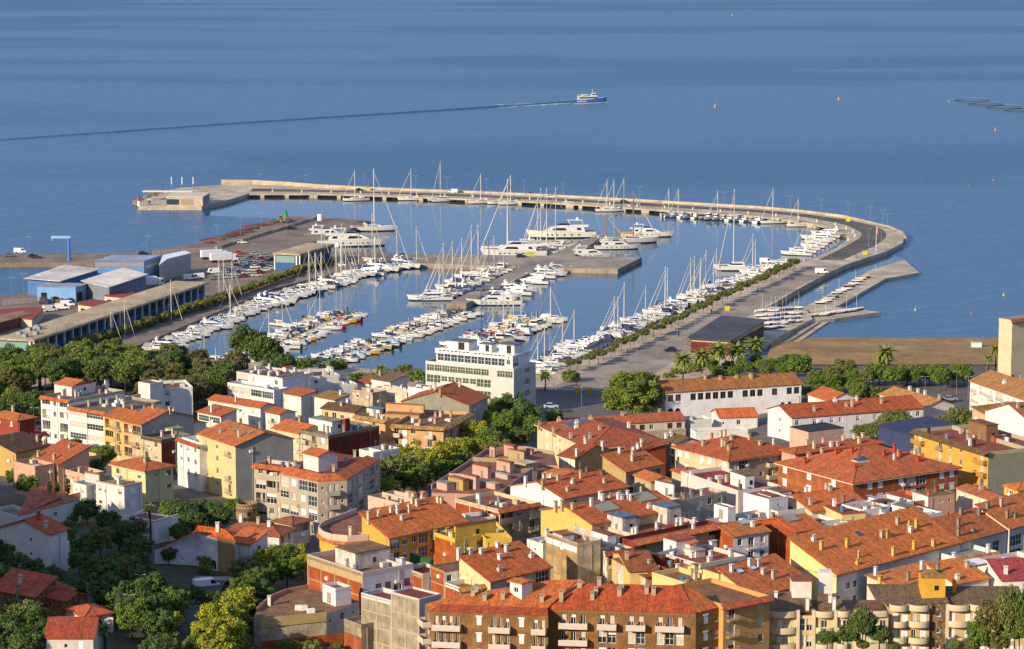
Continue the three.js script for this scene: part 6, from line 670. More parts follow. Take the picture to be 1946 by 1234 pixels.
tree('plane', 1202, 738, 16.5, 'in front of the long white hall');
// gardens on the lower slope
[[195, 868, 9, 'pine'], [175, 885, 7, 'garden'], [137, 846, 6, 'garden'], [53, 924, 8, 'pine'], [25, 905, 5, 'broad'], [93, 925, 5, 'cypress'], [108, 928, 5, 'cypress'], [128, 922, 5.5, 'cypress'], [165, 965, 6, 'garden'], [8, 1042, 7, 'garden'], [30, 1068, 6, 'garden'], [62, 1080, 6, 'garden'], [95, 1090, 6, 'garden'], [205, 985, 6, 'garden'], [190, 1022, 7, 'olive'], [160, 1035, 6, 'garden'], [225, 1010, 7, 'garden'], [252, 1005, 7, 'olive'], [262, 1035, 7, 'garden'], [190, 1090, 10, 'darkpine'], [205, 1115, 8, 'garden'], [240, 1075, 7, 'olive'], [265, 1065, 6, 'garden'], [252, 1128, 9, 'garden'], [285, 1105, 8, 'garden'], [250, 1165, 8, 'broad'], [290, 1150, 8, 'garden'], [335, 1138, 7, 'broad'], [300, 1180, 7, 'garden'], [63, 1178, 9, 'garden'], [30, 1165, 8, 'olive'], [90, 1195, 7, 'garden'], [50, 1215, 7, 'garden'], [10, 1190, 8, 'garden'], [327, 1178, 5, 'yellow'], [347, 969, 7, 'garden'], [320, 965, 6, 'broad'], [393, 968, 7, 'garden'], [415, 975, 7, 'garden'], [370, 985, 6, 'garden'], [340, 1007, 5, 'garden'], [445, 960, 5, 'broad'], [140, 1120, 6, 'garden'], [120, 1110, 5, 'garden'], [10, 1100, 7, 'pine'], [235, 950, 4, 'garden'], [300, 1230, 7, 'garden'], [150, 1060, 6, 'garden'], [320, 1050, 4, 'garden'], [275, 1090, 6, 'garden'],
].forEach(([x, y, h, k]) => tree(k, x, y, h, 'in the gardens below the white villas'));
[[466, 1082, 7, 'olive'], [480, 1100, 7, 'broad'], [500, 1060, 6, 'yellow'], [535, 1055, 7, 'broad'], [560, 1052, 7, 'yellow'], [545, 1080, 7, 'broad'], [575, 1070, 6, 'yellow'], [505, 1090, 7, 'broad'], [490, 1115, 6, 'garden'], [415, 1172, 9, 'yellow'], [395, 1205, 8, 'yellow'], [440, 1158, 8, 'yellow'], [453, 1140, 8, 'yellow'], [430, 1200, 8, 'yellow'], [470, 1150, 6, 'broad'], [375, 1225, 6, 'broad'], [455, 1118, 6, 'broad'], [410, 1230, 8, 'yellow']].forEach(([x, y, h, k]) => tree(k, x, y, h, 'along the lane above the curved brown terrace'));
[[392, 1132, 3.4], [372, 1125, 4], [420, 1135, 4]].forEach(([x, y, h]) => tree('garden', x, y, h, 'hiding the white van on the garden lane'));
for (let i = 0; i < 80; i++) { const x = (i * 61.8 % 490) - 5, y = 965 + (i * 0.618 % 1) * 265; if ((x > 330 && y > 1090 && x - 330 > (1234 - y) * 0.2 && x < 440) || y < 965 + x * 0.08) continue; tree(i % 4 ? 'bushgreen' : 'bush', x, y, rr(2, 3.4), 'filling the shaded garden slope'); }
palm(284, 966, 9.5, 'beside the balustrade terrace', 0.85, true); palm(198, 1196, 4.5, 'beside the wine red roof', 0.95, true);
[[545, 1228, 3.5], [590, 1226, 3.5], [640, 1232, 3], [760, 1228, 3.5], [790, 1224, 4], [980, 1222, 5], [1000, 1226, 5], [850, 1230, 3.5]].forEach(([x, y, h], i) => tree(i % 2 ? 'bush' : 'broad', x, y, h, 'at the foot of the brown brick flats'));
[[1640, 1182, 'darkpine', 0.62], [1612, 1206, 'darkpine', 0.6], [1672, 1204, 'darkpine', 0.6], [1572, 1212, 'darkpine', 0.45], [1640, 1226, 'pine', 0.6], [1700, 1232, 'olive', 0.4], [1884, 1168, 'eucalypt', 0.62], [1914, 1150, 'olive', 0.75], [1862, 1200, 'broad', 0.6], [1930, 1198, 'pine', 0.6], [1898, 1214, 'olive', 0.8], [1815, 1226, 'pine', 0.5], [1940, 1158, 'broad', 0.6], [1848, 1222, 'olive', 0.7]].forEach(([x, y, k, w]) => { const D = 446, d = ray(x, y), p = EYE.clone().addScaledVector(d, D / -d.z), e = ground(p.x, p.z), h = Math.max(2.5, (p.y - e) / 0.66), o = treeAt(k, p.x, e, p.z, h, 'before the flats with wavy balconies'); o.scale.x = o.scale.z = Math.min(w, o.scale.y * 1.1); });
// right: palms and garden belt behind the beach
[[1298, 684, 6], [1334, 676, 5], [1365, 666, 6.5], [1403, 664, 6], [1436, 654, 6.5]].forEach(([x, y, h]) => palm(x, y, h + 1.2, 'beside the boat club', 1.6));
palm(1683, 670, 8, 'behind the sandy beach', 1.6); palm(1680, 690, 4, 'behind the sandy beach', 1.4); palm(1893, 664, 8, 'beside the tall cream tower', 0.95); palm(1879, 682, 5.5, 'beside the tall cream tower', 0.8);
[[1290, 706, 3.6, 'bushgreen'], [1270, 712, 3, 'bush'], [1320, 702, 3.6, 'bush'], [1353, 692, 5, 'broad'], [1385, 694, 5, 'olive'], [1410, 690, 5, 'broad'], [1438, 684, 5, 'broad'], [1375, 706, 4, 'olive'], [1448, 692, 5, 'broad'], [1235, 712, 3, 'bush'], [1330, 690, 4.6, 'broad'], [1318, 696, 4, 'olive'], [1360, 702, 4.6, 'broad'], [1395, 704, 4.4, 'broad'], [1425, 696, 5, 'broad'], [1458, 700, 5, 'olive'], [1470, 690, 5, 'broad'], [1488, 700, 5, 'broad']].forEach(([x, y, h, k]) => tree(k, x, y, h, 'under the palms by the boat club'));
[[1518, 690, 9, 'broad'], [1500, 684, 7, 'garden'], [1606, 696, 8, 'olive'], [1544, 730, 6, 'broad'], [1578, 722, 7, 'broad'], [1605, 722, 6, 'broad'], [1632, 742, 7, 'broad'], [1661, 745, 6, 'broad'], [1640, 728, 5, 'olive'], [1562, 740, 5, 'broad'], [1530, 742, 5, 'olive'], [1590, 742, 5, 'broad'], [1550, 715, 6, 'broad'], [1580, 708, 6, 'olive'], [1620, 712, 6, 'broad'], [1625, 730, 6, 'broad'], [1555, 728, 5, 'broad']].forEach(([x, y, h, k]) => tree(k, x, y, h, 'between the long hall and the beach'));
for (let i = 0; i < 15; i++) tree(i % 3 ? 'broad' : 'olive', 1648 + i * 13 + rr(-4, 4), 708 + rr(-4, 6), rr(5.8, 7.6), 'in the belt along the beach promenade');
[[1684, 808, 8, 'olive'], [1705, 798, 9, 'olive'], [1722, 806, 8, 'broad'], [1660, 816, 6, 'olive'], [1635, 818, 5, 'broad'], [1562, 792, 6, 'olive'], [1590, 797, 6, 'olive'], [1535, 800, 4, 'broad'], [1820, 790, 8, 'olive'], [1805, 800, 6, 'olive'], [1838, 795, 7, 'broad'], [1790, 800, 5, 'olive']].forEach(([x, y, h, k]) => tree(k, x, y, h, 'in the yard behind the terraced cottages'));
// rows along the quays
along([1070, 712, 1130, 694, 1260, 632, 1450, 542, 1516, 510], 42, p => treeAt('small', p.x + rr(-0.8, 0.8), DK, p.z, rr(3.8, 5.6), 'in the row along the marina promenade'));
along([130, 668, 250, 632, 330, 604, 400, 583, 470, 557, 560, 523, 632, 502], 54, p => treeAt('bush', p.x + rr(-1, 1), DK, p.z, rr(3, 4.4), 'hedging the long blue glazed hall'));
// ---------------------------------------------------------------- harbour buildings and furniture
const WP = (x, y, e = DK) => G(x, y, e);
{ // long glazed hall along the promenade: concrete portal frames, blue glass bays, gravel roof
  const a = WP(62, 646, DK + 7), b = WP(392, 537, DK + 7), L = a.distanceTo(b), u = b.clone().sub(a).normalize(), v = V(u.z, 0, -u.x), dep = 12.5, bd = thing('harbour_hall', 'long low hall of blue glazed bays between pale concrete fins', 'hall', null, a.clone().setY(DK)), f = { o: V(0, 0, 0), u, v };
  const hall = (L, dep, n, bd, f) => {
    const r = new Mb(); r.fbox(f, -0.6, L + 0.6, 6.4, 7.1, -0.7, dep + 0.5, true); r.build('roof_slab', M.concrete, bd); const gv = new Mb(); gv.quad(LP(f, -0.2, 7.13, -0.3), LP(f, L + 0.2, 7.13, -0.3), LP(f, L + 0.2, 7.13, dep), LP(f, -0.2, 7.13, dep)); gv.build('gravel_roof', std(S('#c9b694'), { map: sandT }), bd);
    const w = new Mb(); w.fbox(f, 0, L, -1, 6.4, 1.4, dep); w.build('wall', std(S('#33507e'), { map: plasterT }), bd);
    for (let i = 0; i <= n; i++) { const m = new Mb(), s = i * L / n; m.fbox(f, s - 0.3, s + 0.3, 0, 6.4, 0.75, 1.4); m.build('fin', paint('#e9e4da'), bd); if (i < n) { const g = new Mb(); g.fbox(f, s + 0.4, s + L / n - 0.4, 3.4, 6.2, 1.3, 1.38, true); const p = g.build('window', M.glassBlue, bd), q = new Mb(); q.fbox(f, s + 0.4, s + L / n - 0.4, 0.1, 3.2, 1.3, 1.385, true); q.build('blue_panel', std(S(i % 5 === 2 ? '#3b6fa8' : '#26457c')), bd); } }
    for (let k = 0; k < 2; k++) { const m = new Mb(); m.fbox(f, -0.3, 0.3, 0, 6.4, k ? dep - 0.4 : -0.6, k ? dep + 0.1 : -0.1); m.build('fin', paint('#e9e4da'), bd); }
    const e2 = new Mb(); e2.fbox(f, -0.03, 0.02, 3.2, 6, 2, dep - 0.5); e2.build('end_window', std(S('#7f9f98'), { roughness: 0.15 }), bd); const e3 = new Mb(); e3.fbox(f, -0.04, 0.02, 0, 3.1, 2, dep - 0.5); e3.build('end_panel', std(S('#2f5a9c')), bd);
  };
  hall(L, dep, 23, bd, f);
  for (const [s, t] of [[3, 4], [7, 8], [9, 3], [16, 9], [19, 7], [22, 9]]) { const m = new Mb(); m.fbox(f, s, s + 1.8, 7.1, 8.2, t, t + 1.5); m.build('roof_unit', M.steel, bd); }
  const a2 = WP(568, 483, DK + 7), b2 = WP(632, 464, DK + 7), u2 = b2.clone().sub(a2).normalize(), v2 = V(u2.z, 0, -u2.x), bd2 = thing('harbour_hall', 'short blue glazed pavilion with concrete fins by the big white yachts', 'hall', null, a2.clone().setY(DK)), f2 = { o: V(0, 0, 0), u: u2, v: v2 }; hall(a2.distanceTo(b2), 11, 5, bd2, f2);
}
// blue fish market with pebbled roofs, fronting the inner dock
const shed = (label, pts2, h, css, roofCss, o = {}) => { const P = []; for (let i = 0; i < pts2.length; i += 2) P.push(WP(pts2[i], pts2[i + 1], DK + h)); const org = P[0].clone().setY(DK), bd = thing(o.name ?? 'port_shed', label, o.cat ?? 'shed', o.group, org), Q = P.map(p => p.clone().sub(org)), n = Q.length; const W = new Mb(); for (let i = 0; i < n; i++) { const a = Q[i], b = Q[(i + 1) % n]; W.quad(V(a.x, 0, a.z), V(b.x, 0, b.z), b, a); } W.build('wall', typeof css === 'string' ? paint(css) : css, bd);
  const R = new Mb(), c = Q.reduce((s, q) => s.add(q), V(0, 0, 0)).divideScalar(n), big = Q.map(q => q.clone().sub(c).setY(0).multiplyScalar(o.over ?? 1.03).add(c).setY(h + 0.25)); R.slab(big, h - 0.05); R.build('roof', roofCss, bd); if (o.more) o.more(bd, Q); return bd; };
const pebble = std(S('#ebe7e0'), { map: sandT }), blueRoof = std(S('#9fb2d2'), { map: sandT });
const openings = (list) => (bd, Q) => { for (const [i, t0, t1, y0, y1, nm, m] of list) { const a = Q[i], b = Q[(i + 1) % Q.length], d = b.clone().sub(a), n = V(d.z, 0, -d.x).normalize(); if (n.dot(EYE.clone().sub(bd.position)) < 0) n.negate(); const A = t => a.clone().addScaledVector(d, t).addScaledVector(n, 0.06), k = new Mb(); k.quad(A(t0).setY(y0), A(t1).setY(y0), A(t1).setY(y1), A(t0).setY(y1)); k.build(nm, m, bd); } };
shed('blue fish market block with grey parapet and air conditioners', [180, 497, 273, 497, 305, 486, 213, 486], 8, '#6f9cd8', blueRoof, { cat: 'market', more: openings([[1, 0.1, 0.9, 4.8, 6, 'window', M.curtain], [0, 0, 1, 6, 7.6, 'render_band', paint('#a89c94')]]) });
shed('grey warehouse with white barrel roof behind the blue market', [302, 505, 318, 493, 362, 482, 350, 478, 310, 486], 8, '#b8b2a8', plain('#e2e2e2'), { cat: 'warehouse' });
shed('open blue canopy on posts with pale pebbled roof beside the dock', [52, 529, 115, 534, 185, 513, 122, 506], 6.4, '#4f7ab8', pebble, { cat: 'market', over: 1.1 });
shed('blue fish hall with low wall and stacked crates outside', [70, 545, 143, 547, 168, 540, 95, 538], 5.4, '#7fb0e4', blueRoof, { cat: 'market', more: openings([[1, 0.1, 0.5, 0, 3.4, 'doorway', M.dark], [0, 0.1, 0.25, 1.5, 3.2, 'window', M.glass]]) });
shed('fish auction hall with wide pebbled roof and dark glazed side', [207, 546, 277, 523, 232, 511, 158, 534], 6.4, '#7d8794', pebble, { cat: 'market', over: 1.08 });
[[[148, 579, 182, 584, 208, 574, 174, 570], 'cream hut with wine red roof beside parked lorries'], [[198, 563, 232, 566, 258, 558, 222, 555], 'second cream hut with wine red roof along the hall'], [[60, 585, 82, 588, 60, 607, -10, 600, -10, 590], 'white container shed with red roof at the port edge']].forEach(([p, l]) => shed(l, p, 3.2, '#d9ccb0', std(S('#8a3a30')), { over: 1.06, more: openings([[0, 0.15, 0.4, 0.9, 2, 'window', M.glass], [0, 0.6, 0.85, 0.9, 2, 'window', M.glass]]) }));
shed('long low store with brown roof beside the harbour hall', [-30, 622, 60, 598, 40, 592, -30, 606], 3.4, '#8d4a3c', std(S('#9a7c62'), { map: sandT }), {});
shed('dark flat roofed boat club with wine red timber wall', [1313, 641, 1390, 646, 1452, 610, 1372, 603], 5.2, std(S('#8a3a2c'), { map: plankT }), std(S('#4c4f55'), { map: asphaltT }), { name: 'club_house', cat: 'club house', over: 1.1, more: (bd, Q) => openings([[0, 0.02, 0.98, 3.9, 4.9, 'clerestory', M.curtain], [1, 0.05, 0.95, 3.6, 4.9, 'clerestory', M.glassBlue], [1, 0.02, 0.98, 0, 3.5, 'painted_shade_panel', std(S('#5a3a38'))]])(bd, Q) });  // darker sheet on the side wall: its shade is painted into the colour
// fuel station on the head of the mole
{ const bd = shed('flat cream fuel station building on the mole head', [316, 374, 385, 375, 398, 367, 330, 366], 4.6, '#c9b79c', plain('#cbbfa8'), { name: 'fuel_station', cat: 'fuel station', over: 1.02, more: openings([[0, 0, 0.35, 0.6, 3.4, 'window', M.glassBlue], [0, 0.4, 0.75, 0.4, 3.6, 'shop_front', std(S('#9a8a72'))], [1, 0.1, 0.9, 0.2, 4.2, 'side_panel', std(S('#8d8d94'))]]) });
  const c = WP(275, 381, DK), d = WP(345, 381, DK), cn = thing('fuel_canopy', 'long thin flat canopy on posts over the fuel quay', 'canopy', null, c), m = new Mb(), L = d.distanceTo(c); m.box(-1, 4.6, -3, L + 6, 5.0, 3); m.build('canopy_roof', plain('#d9cfc0'), cn); for (const x of [4, 12, L]) { const k = new Mb(); k.tube(V(x, 0, 0), V(x, 4.6, 0), 0.12); k.build('post', M.rail, cn); }
  const rc = std(S('#c0392b')), gr = std(S('#1f9a52')), beacon = (x, y, m1, lab, h) => { const o = thing('harbour_beacon', lab, 'beacon', null, WP(x, y)), a = new Mb(); a.tube(V(0, 0, 0), V(0, h * 0.55, 0), h * 0.22, h * 0.19, 12); a.build('tower', M.white, o); const b = new Mb(); b.tube(V(0, h * 0.55, 0), V(0, h, 0), h * 0.19, h * 0.16, 12); b.build('tower', m1, o); const l = new Mb(); l.tube(V(0, h, 0), V(0, h + 0.7, 0), 0.35, 0.2, 8); l.build('lantern', M.glassBlue, o); }; beacon(264, 391, rc, 'white and red harbour beacon on the mole head', 4.4); beacon(543, 421, gr, 'green topped harbour beacon on the rubble pier', 4.6);
  for (const [x, y] of [[325, 362], [345, 362], [366, 362]]) { const o = thing('flag_pole', 'white feather flag on a pole behind the fuel station', 'flag', 'flags behind the fuel station', WP(x, y)), a = new Mb(); a.tube(V(0, 0, 0), V(0, 7.5, 0), 0.06); a.build('pole', M.rail, o); const b = new Mb(); b.box(0.08, 3.4, -0.03, 0.42, 7.2, 0.03); b.build('flag', M.white, o); }
  for (const [x, y, s] of [[284, 389, '#d9d4c8'], [326, 390, '#7ec8d8'], [336, 390, '#e2ddd0'], [348, 390, '#2f7f86'], [360, 390, '#d8d2c6'], [368, 390, '#9fd0d0']]) { const o = thing('fuel_pump', 'small fuel pump or kiosk on the fuel quay', 'pump', 'pumps on the fuel quay', WP(x, y)), a = new Mb(); a.box(-0.7, 0, -0.5, 0.7, 2.4, 0.5); a.build('body', plain(s), o); const b = new Mb(); b.box(-0.8, 2.4, -0.6, 0.8, 2.7, 0.6); b.build('cap', M.white, o); const d = new Mb(); d.box(-0.5, 1.3, 0.5, 0.5, 2, 0.53); d.build('panel', M.glass, o); } }
// rubble at the tip of the mole and along the fishing pier
const rockG = Array.from({ length: 5 }, () => { const g = new THREE.IcosahedronGeometry(1, 1), a = g.attributes.position; const h = {}; for (let i = 0; i < a.count; i++) { const k = [a.getX(i), a.getY(i), a.getZ(i)].map(q => q.toFixed(2)).join(); h[k] ??= rr(0.7, 1.15); a.setXYZ(i, a.getX(i) * h[k], a.getY(i) * h[k] * 0.75, a.getZ(i) * h[k]); } g.computeVertexNormals(); return g; });
const rockM = [std(S('#8f8778'), { map: concreteT }), std(S('#77705f'), { map: concreteT }), std(S('#a59a86'), { map: concreteT })];
const rock = (p, s, lab, grp) => { const o = new THREE.Mesh(pick(rockG), pick(rockM)); o.castShadow = o.receiveShadow = true; o.position.copy(p); o.scale.set(s * rr(0.8, 1.3), s, s * rr(0.8, 1.3)); o.rotation.set(rnd(), rnd() * 6, rnd()); top(o, 'rock', lab, 'rock', grp); };
for (let i = 0; i < 46; i++) { const t = rnd(); rock(WP(256 + t * 50 + rr(-4, 4), 387 - t * 20 + rr(-3, 3), rr(0, 1.6)), rr(1.1, 2.2), 'grey armour boulder at the tip of the mole', 'boulders at the tip of the mole'); }
for (let i = 0; i < 22; i++) rock(WP(536 + rr(-7, 9), 417 + rr(-4, 3), 2 + rr(0, 2.5)), rr(0.8, 1.6), 'pale boulder heaped beside the green beacon', 'boulders beside the green beacon');
for (let i = 0; i < 24; i++) { const m = new Mb(), n = 7, r = rr(1.6, 3); const ring = (k, q) => Array.from({ length: n }, (_, j) => V(Math.cos(j / n * 6.28) * r * k * rr(0.8, 1.2), q * rr(0.8, 1.2), Math.sin(j / n * 6.28) * r * k * rr(0.8, 1.2))); const A = ring(1, 0), Bq = ring(0.6, 0.9); for (let j = 0; j < n; j++) m.quad(A[j], A[(j + 1) % n], Bq[(j + 1) % n], Bq[j]); m.poly(Bq); const o = m.mesh(std(S(pick(['#6e3e36', '#5e3632', '#4a5a50', '#7a5244', '#54503c'])))); o.scale.set(2, 0.7, 1.2); o.rotation.y = 0.45; const t = i / 24; o.position.copy(WP(395 + t * 130 + rr(-5, 5), 460 - t * 42 + rr(-2, 4), DK)); top(o, 'net_pile', 'heap of fishing net on the long fishing pier', 'net pile', 'net heaps on the fishing pier'); }
{ const o = thing('kerb_wall', 'long low wall along the middle of the fishing pier', 'wall'), m = new Mb(), a = WP(412, 474), b = WP(606, 415), d = b.clone().sub(a), L = d.length(); d.normalize(); m.fbox({ o: a, u: d, v: V(d.z, 0, -d.x) }, 0, L, 0, 1.3, 0, 0.8); m.build('wall', M.concrete, o); }
{ const o = thing('water_tank', 'white ribbed cylindrical tank at the end of the pier wall', 'tank', null, WP(608, 419)), m = new Mb(); for (let i = 0; i < 4; i++) m.tube(V(0, i * 0.75, 0), V(0, i * 0.75 + 0.7, 0), 1.35, 1.3, 14); m.build('drum', M.white, o); const k = new Mb(); k.tube(V(0, 3, 0), V(0, 8, 0), 0.07); k.build('lamp_pole', M.steel, o); }
// dockside jib crane, blue
{ const o = thing('jib_crane', 'blue dockside jib crane on the inner dock quay', 'crane', null, WP(131, 495)), bl = std(S('#3f74c0'), { roughness: 0.5 }), m = new Mb(); m.tube(V(0, 0, 0), V(0, 1, 0), 1, 1, 10); m.tube(V(0, 1, 0), V(0, 9.6, 0), 0.62, 0.55, 10); m.build('column', bl, o); const b = new Mb(); b.fbox({ o: V(0, 9.4, 0), u: V(-1, 0, 0), v: V(0, 0, 1) }, -0.8, 7.4, 0, 1.0, -0.35, 0.35, true); const bm = b.build('boom', std(S('#8fb0dc'), { roughness: 0.5 }), o); const h = new Mb(); h.box(-7.4, 8.3, -0.5, -6.3, 9.4, 0.5); h.build('hoist', M.steel, bm); }
// lattice tower crane behind the office
{ const p = WP(919, 690), H0 = 23.5, o = thing('tower_crane', 'slender blue lattice tower crane behind the glass office block', 'crane', null, p), bl = plain('#3b5488', 0.6), w = 0.8, mast = new Mb(); for (const [x, z] of [[-w, -w], [w, -w], [w, w], [-w, w]]) mast.tube(V(x, 0, z), V(x, H0, z), 0.1, 0.1, 4); for (let y = 0; y < H0; y += 1.6) for (const [a, b] of [[[-w, -w], [w, -w]], [[w, -w], [w, w]], [[w, w], [-w, w]], [[-w, w], [-w, -w]]]) mast.tube(V(a[0], y, a[1]), V(b[0], y + 1.6, b[1]), 0.06, 0.06, 4); mast.build('mast', bl, o);
  const jib = new Mb(), J = (s, y, q) => V(s * 0.92, H0 + y, -s * 0.38 + q); for (const [s0, s1] of [[-9, 9.5], [0, 9.5]]) for (const q of [-0.5, 0.5]) jib.tube(J(s0, 0.4, q), J(s1, 0.4, q), 0.1, 0.1, 4); jib.tube(J(-9, 1.4, 0), J(9, 1.4, 0), 0.1, 0.1, 4); for (let s = -9; s < 9; s += 1.2) for (const q of [-0.5, 0.5]) { jib.tube(J(s, 0.4, q), J(s + 0.6, 1.4, 0), 0.05, 0.05, 3); jib.tube(J(s + 0.6, 1.4, 0), J(s + 1.2, 0.4, q), 0.05, 0.05, 3); } jib.build('jib', bl, o); const j2 = new Mb(), Q2 = s => V(-s * 0.98, H0 + 0.5 - s * 0.05, s * 0.15); for (const q of [0, 1]) j2.tube(Q2(0).setY(H0 + 0.5 + q), Q2(22).setY(H0 + 0.5 + q * 0.8 - 3), 0.09, 0.09, 4); for (let s = 0; s < 22; s += 1.3) j2.tube(Q2(s).setY(H0 + 0.5 - s * 0.136), Q2(s + 1.3).setY(H0 + 1.4 - s * 0.14), 0.05, 0.05, 3); j2.build('counter_jib', bl, o); const ap = new Mb(); ap.tube(V(0, H0, 0), V(0, H0 + 3, 0), 0.3, 0.12, 5); ap.tube(V(0, H0 + 3, 0), J(9, 1.4, 0), 0.04, 0.04, 3); ap.build('apex', bl, o); }
// street lamps
const lampP = (() => { const o = new THREE.Group(); o.name = 'street_lamp'; const m = new Mb(); m.tube(V(0, 0, 0), V(0, 8, 0), 0.09, 0.06, 6); m.build('pole', M.steel, o); for (const s of [-1, 1]) { const h = new Mb(); h.tube(V(0, 8, 0), V(s * 0.9, 8.2, 0), 0.04); h.box(s * 0.9 - 0.3, 8.12, -0.15, s * 0.9 + 0.3, 8.26, 0.15); h.build('lamp_head', M.rail, o); } return o; })();
const lamp = (x, y, lab, e = DK, s = 1) => { const o = copyOf(lampP, lab, 'street lamp', lab); o.position.copy(WP(x, y, e)); o.scale.setScalar(s); return o; };
[[55, 486], [279, 484], [373, 466], [413, 462], [457, 448], [497, 437], [577, 415], [22, 568], [45, 560], [415, 497], [345, 520], [430, 520], [481, 500], [590, 408]].forEach(([x, y]) => lamp(x, y, 'slim twin headed lamp post on the port quay'));
[[692, 360], [790, 363], [850, 366], [925, 369], [996, 372], [1070, 377], [1143, 381], [1216, 385], [1375, 396], [1502, 405], [1561, 412], [1612, 417], [1654, 425], [1678, 432], [1686, 440], [494, 360], [582, 362], [1651, 470], [1581, 490], [1675, 462]].forEach(([x, y]) => lamp(x, y, 'slim lamp post on the curved outer mole', DK, 1));
[[1210, 700], [1250, 682], [1287, 640], [1322, 640], [1390, 610], [1500, 555], [1530, 540], [843, 495], [1093, 492], [1160, 500], [948, 498]].forEach(([x, y]) => lamp(x, y, 'slim lamp post beside the marina promenade road', DK, 0.9));
[[1105, 775], [1052, 762], [268, 1160], [246, 1200], [65, 822], [1758, 760], [1875, 725], [1818, 750], [1840, 760]].forEach(([x, y]) => { const p = WP(x, y, 6), e = ground(p.x, p.z); lamp(x, y, 'street lamp between the town houses', Math.max(2, e), 0.85); });
{ const p = WP(300, 1222, 14), o = thing('utility_pole', 'timber utility pole with crossarm and insulators by the lane', 'pole', null, p), m = new Mb(); m.tube(V(0, -4, 0), V(0, 3.2, 0), 0.16, 0.12, 7); m.build('post', M.wood, o); const c = new Mb(); c.box(-1.3, 2.6, -0.08, 1.3, 2.8, 0.08); c.build('crossarm', M.wood, o); for (const x of [-1.2, 0, 1.2]) { const i = new Mb(); i.tube(V(x, 2.8, 0), V(x, 3.15, 0), 0.1, 0.07, 6); i.build('insulator', M.white, o); } }
{ const o = thing('beacon_mast', 'white mast with orange banner on the mole bend', 'mast', null, WP(1665, 478)), m = new Mb(); m.tube(V(0, 0, 0), V(0, 11, 0), 0.13, 0.08, 7); m.build('pole', M.white, o); const f = new Mb(); f.box(0.1, 7.4, -0.05, 0.7, 10.6, 0.05); f.build('banner', plain('#d8742c'), o); }
// pale bollards on the quay of the mole
along([1606, 462, 1630, 448, 1600, 431, 1500, 413, 1330, 400.5, 1000, 379.6, 700, 368.2, 490, 365.5], 26, p => { const m = new Mb(); m.tube(V(0, 0, 0), V(0, 1.3, 0), 0.42, 0.36, 8); m.tube(V(0, 1.3, 0), V(0, 1.5, 0), 0.46, 0.4, 8); const o = m.mesh(paint('#e0d4bc')); o.position.copy(p); top(o, 'bollard', 'pale service bollard along the mole road', 'bollard', 'bollards along the mole road'); });
// yellow and green skips and bins
[[700, 362, '#c9b31e'], [1612, 421, '#d8c81e'], [1644, 484, '#c8b81c'], [1382, 590, '#c8b81c'], [1003, 487, '#a8b82a'], [1012, 487, '#b9a71e'], [1008, 371, '#2a3a5a']].forEach(([x, y, c]) => { const m = new Mb(); m.box(-0.9, 0, -0.6, 0.9, 1.4, 0.6); m.box(-1, 1.4, -0.7, 1, 1.6, 0.7); const o = m.mesh(plain(c)); o.position.copy(WP(x, y)); top(o, 'waste_bin', 'bright lidded waste container standing on a quay', 'bin', 'waste containers on the quays'); });
{ const o = thing('picnic_sign', 'white boom barrier with orange posts at the car park entry', 'barrier', null, WP(1098, 748)), or = plain('#d88a2c'); for (const [x, z] of [[0, 0], [3.5, 0.4]]) { const m = new Mb(); m.box(x - 0.5, 0, z - 0.4, x + 0.5, 1.8, z + 0.4); m.build('post', or, o); } for (const s of [[-5.5, -0.6], [1, 7]]) { const b = new Mb(); b.box(s[0], 1.2, -0.06, s[1], 1.36, 0.06); b.build('boom', M.white, o); } o.name = 'boom_barrier'; }
// fences
const fence = (line, label, e = DK) => { const a = WP(line[0], line[1], e), b = WP(line[2], line[3], e), d = b.clone().sub(a), L = d.length(); d.normalize(); const o = thing('fence', label, 'fence', null, a), n = Math.max(2, Math.round(L / 3)); for (let i = 0; i <= n; i++) { const m = new Mb(), p = d.clone().multiplyScalar(i * L / n); m.tube(p, p.clone().setY(2.2), 0.09, 0.09, 5); m.build('post', M.rail, o); if (i < n) { const q = new Mb(), f = { o: p, u: d, v: V(d.z, 0, -d.x) }; for (let k = 0; k < 9; k++) q.fbox(f, (k + 0.5) * L / n / 9.5, (k + 0.5) * L / n / 9.5 + 0.07, 0.1, 2.1, -0.02, 0.02); q.fbox(f, 0, L / n, 2.05, 2.12, -0.03, 0.03, true); q.build('fence_panel', plain('#b9ae9e'), o); } } };
fence([290, 485, 340, 482], 'light mesh fence at the foot of the fishing pier'); fence([6, 581, 72, 576], 'pale railing fence beside the open canopy'); fence([345, 483, 420, 478], 'mesh fence behind the parked lorries');
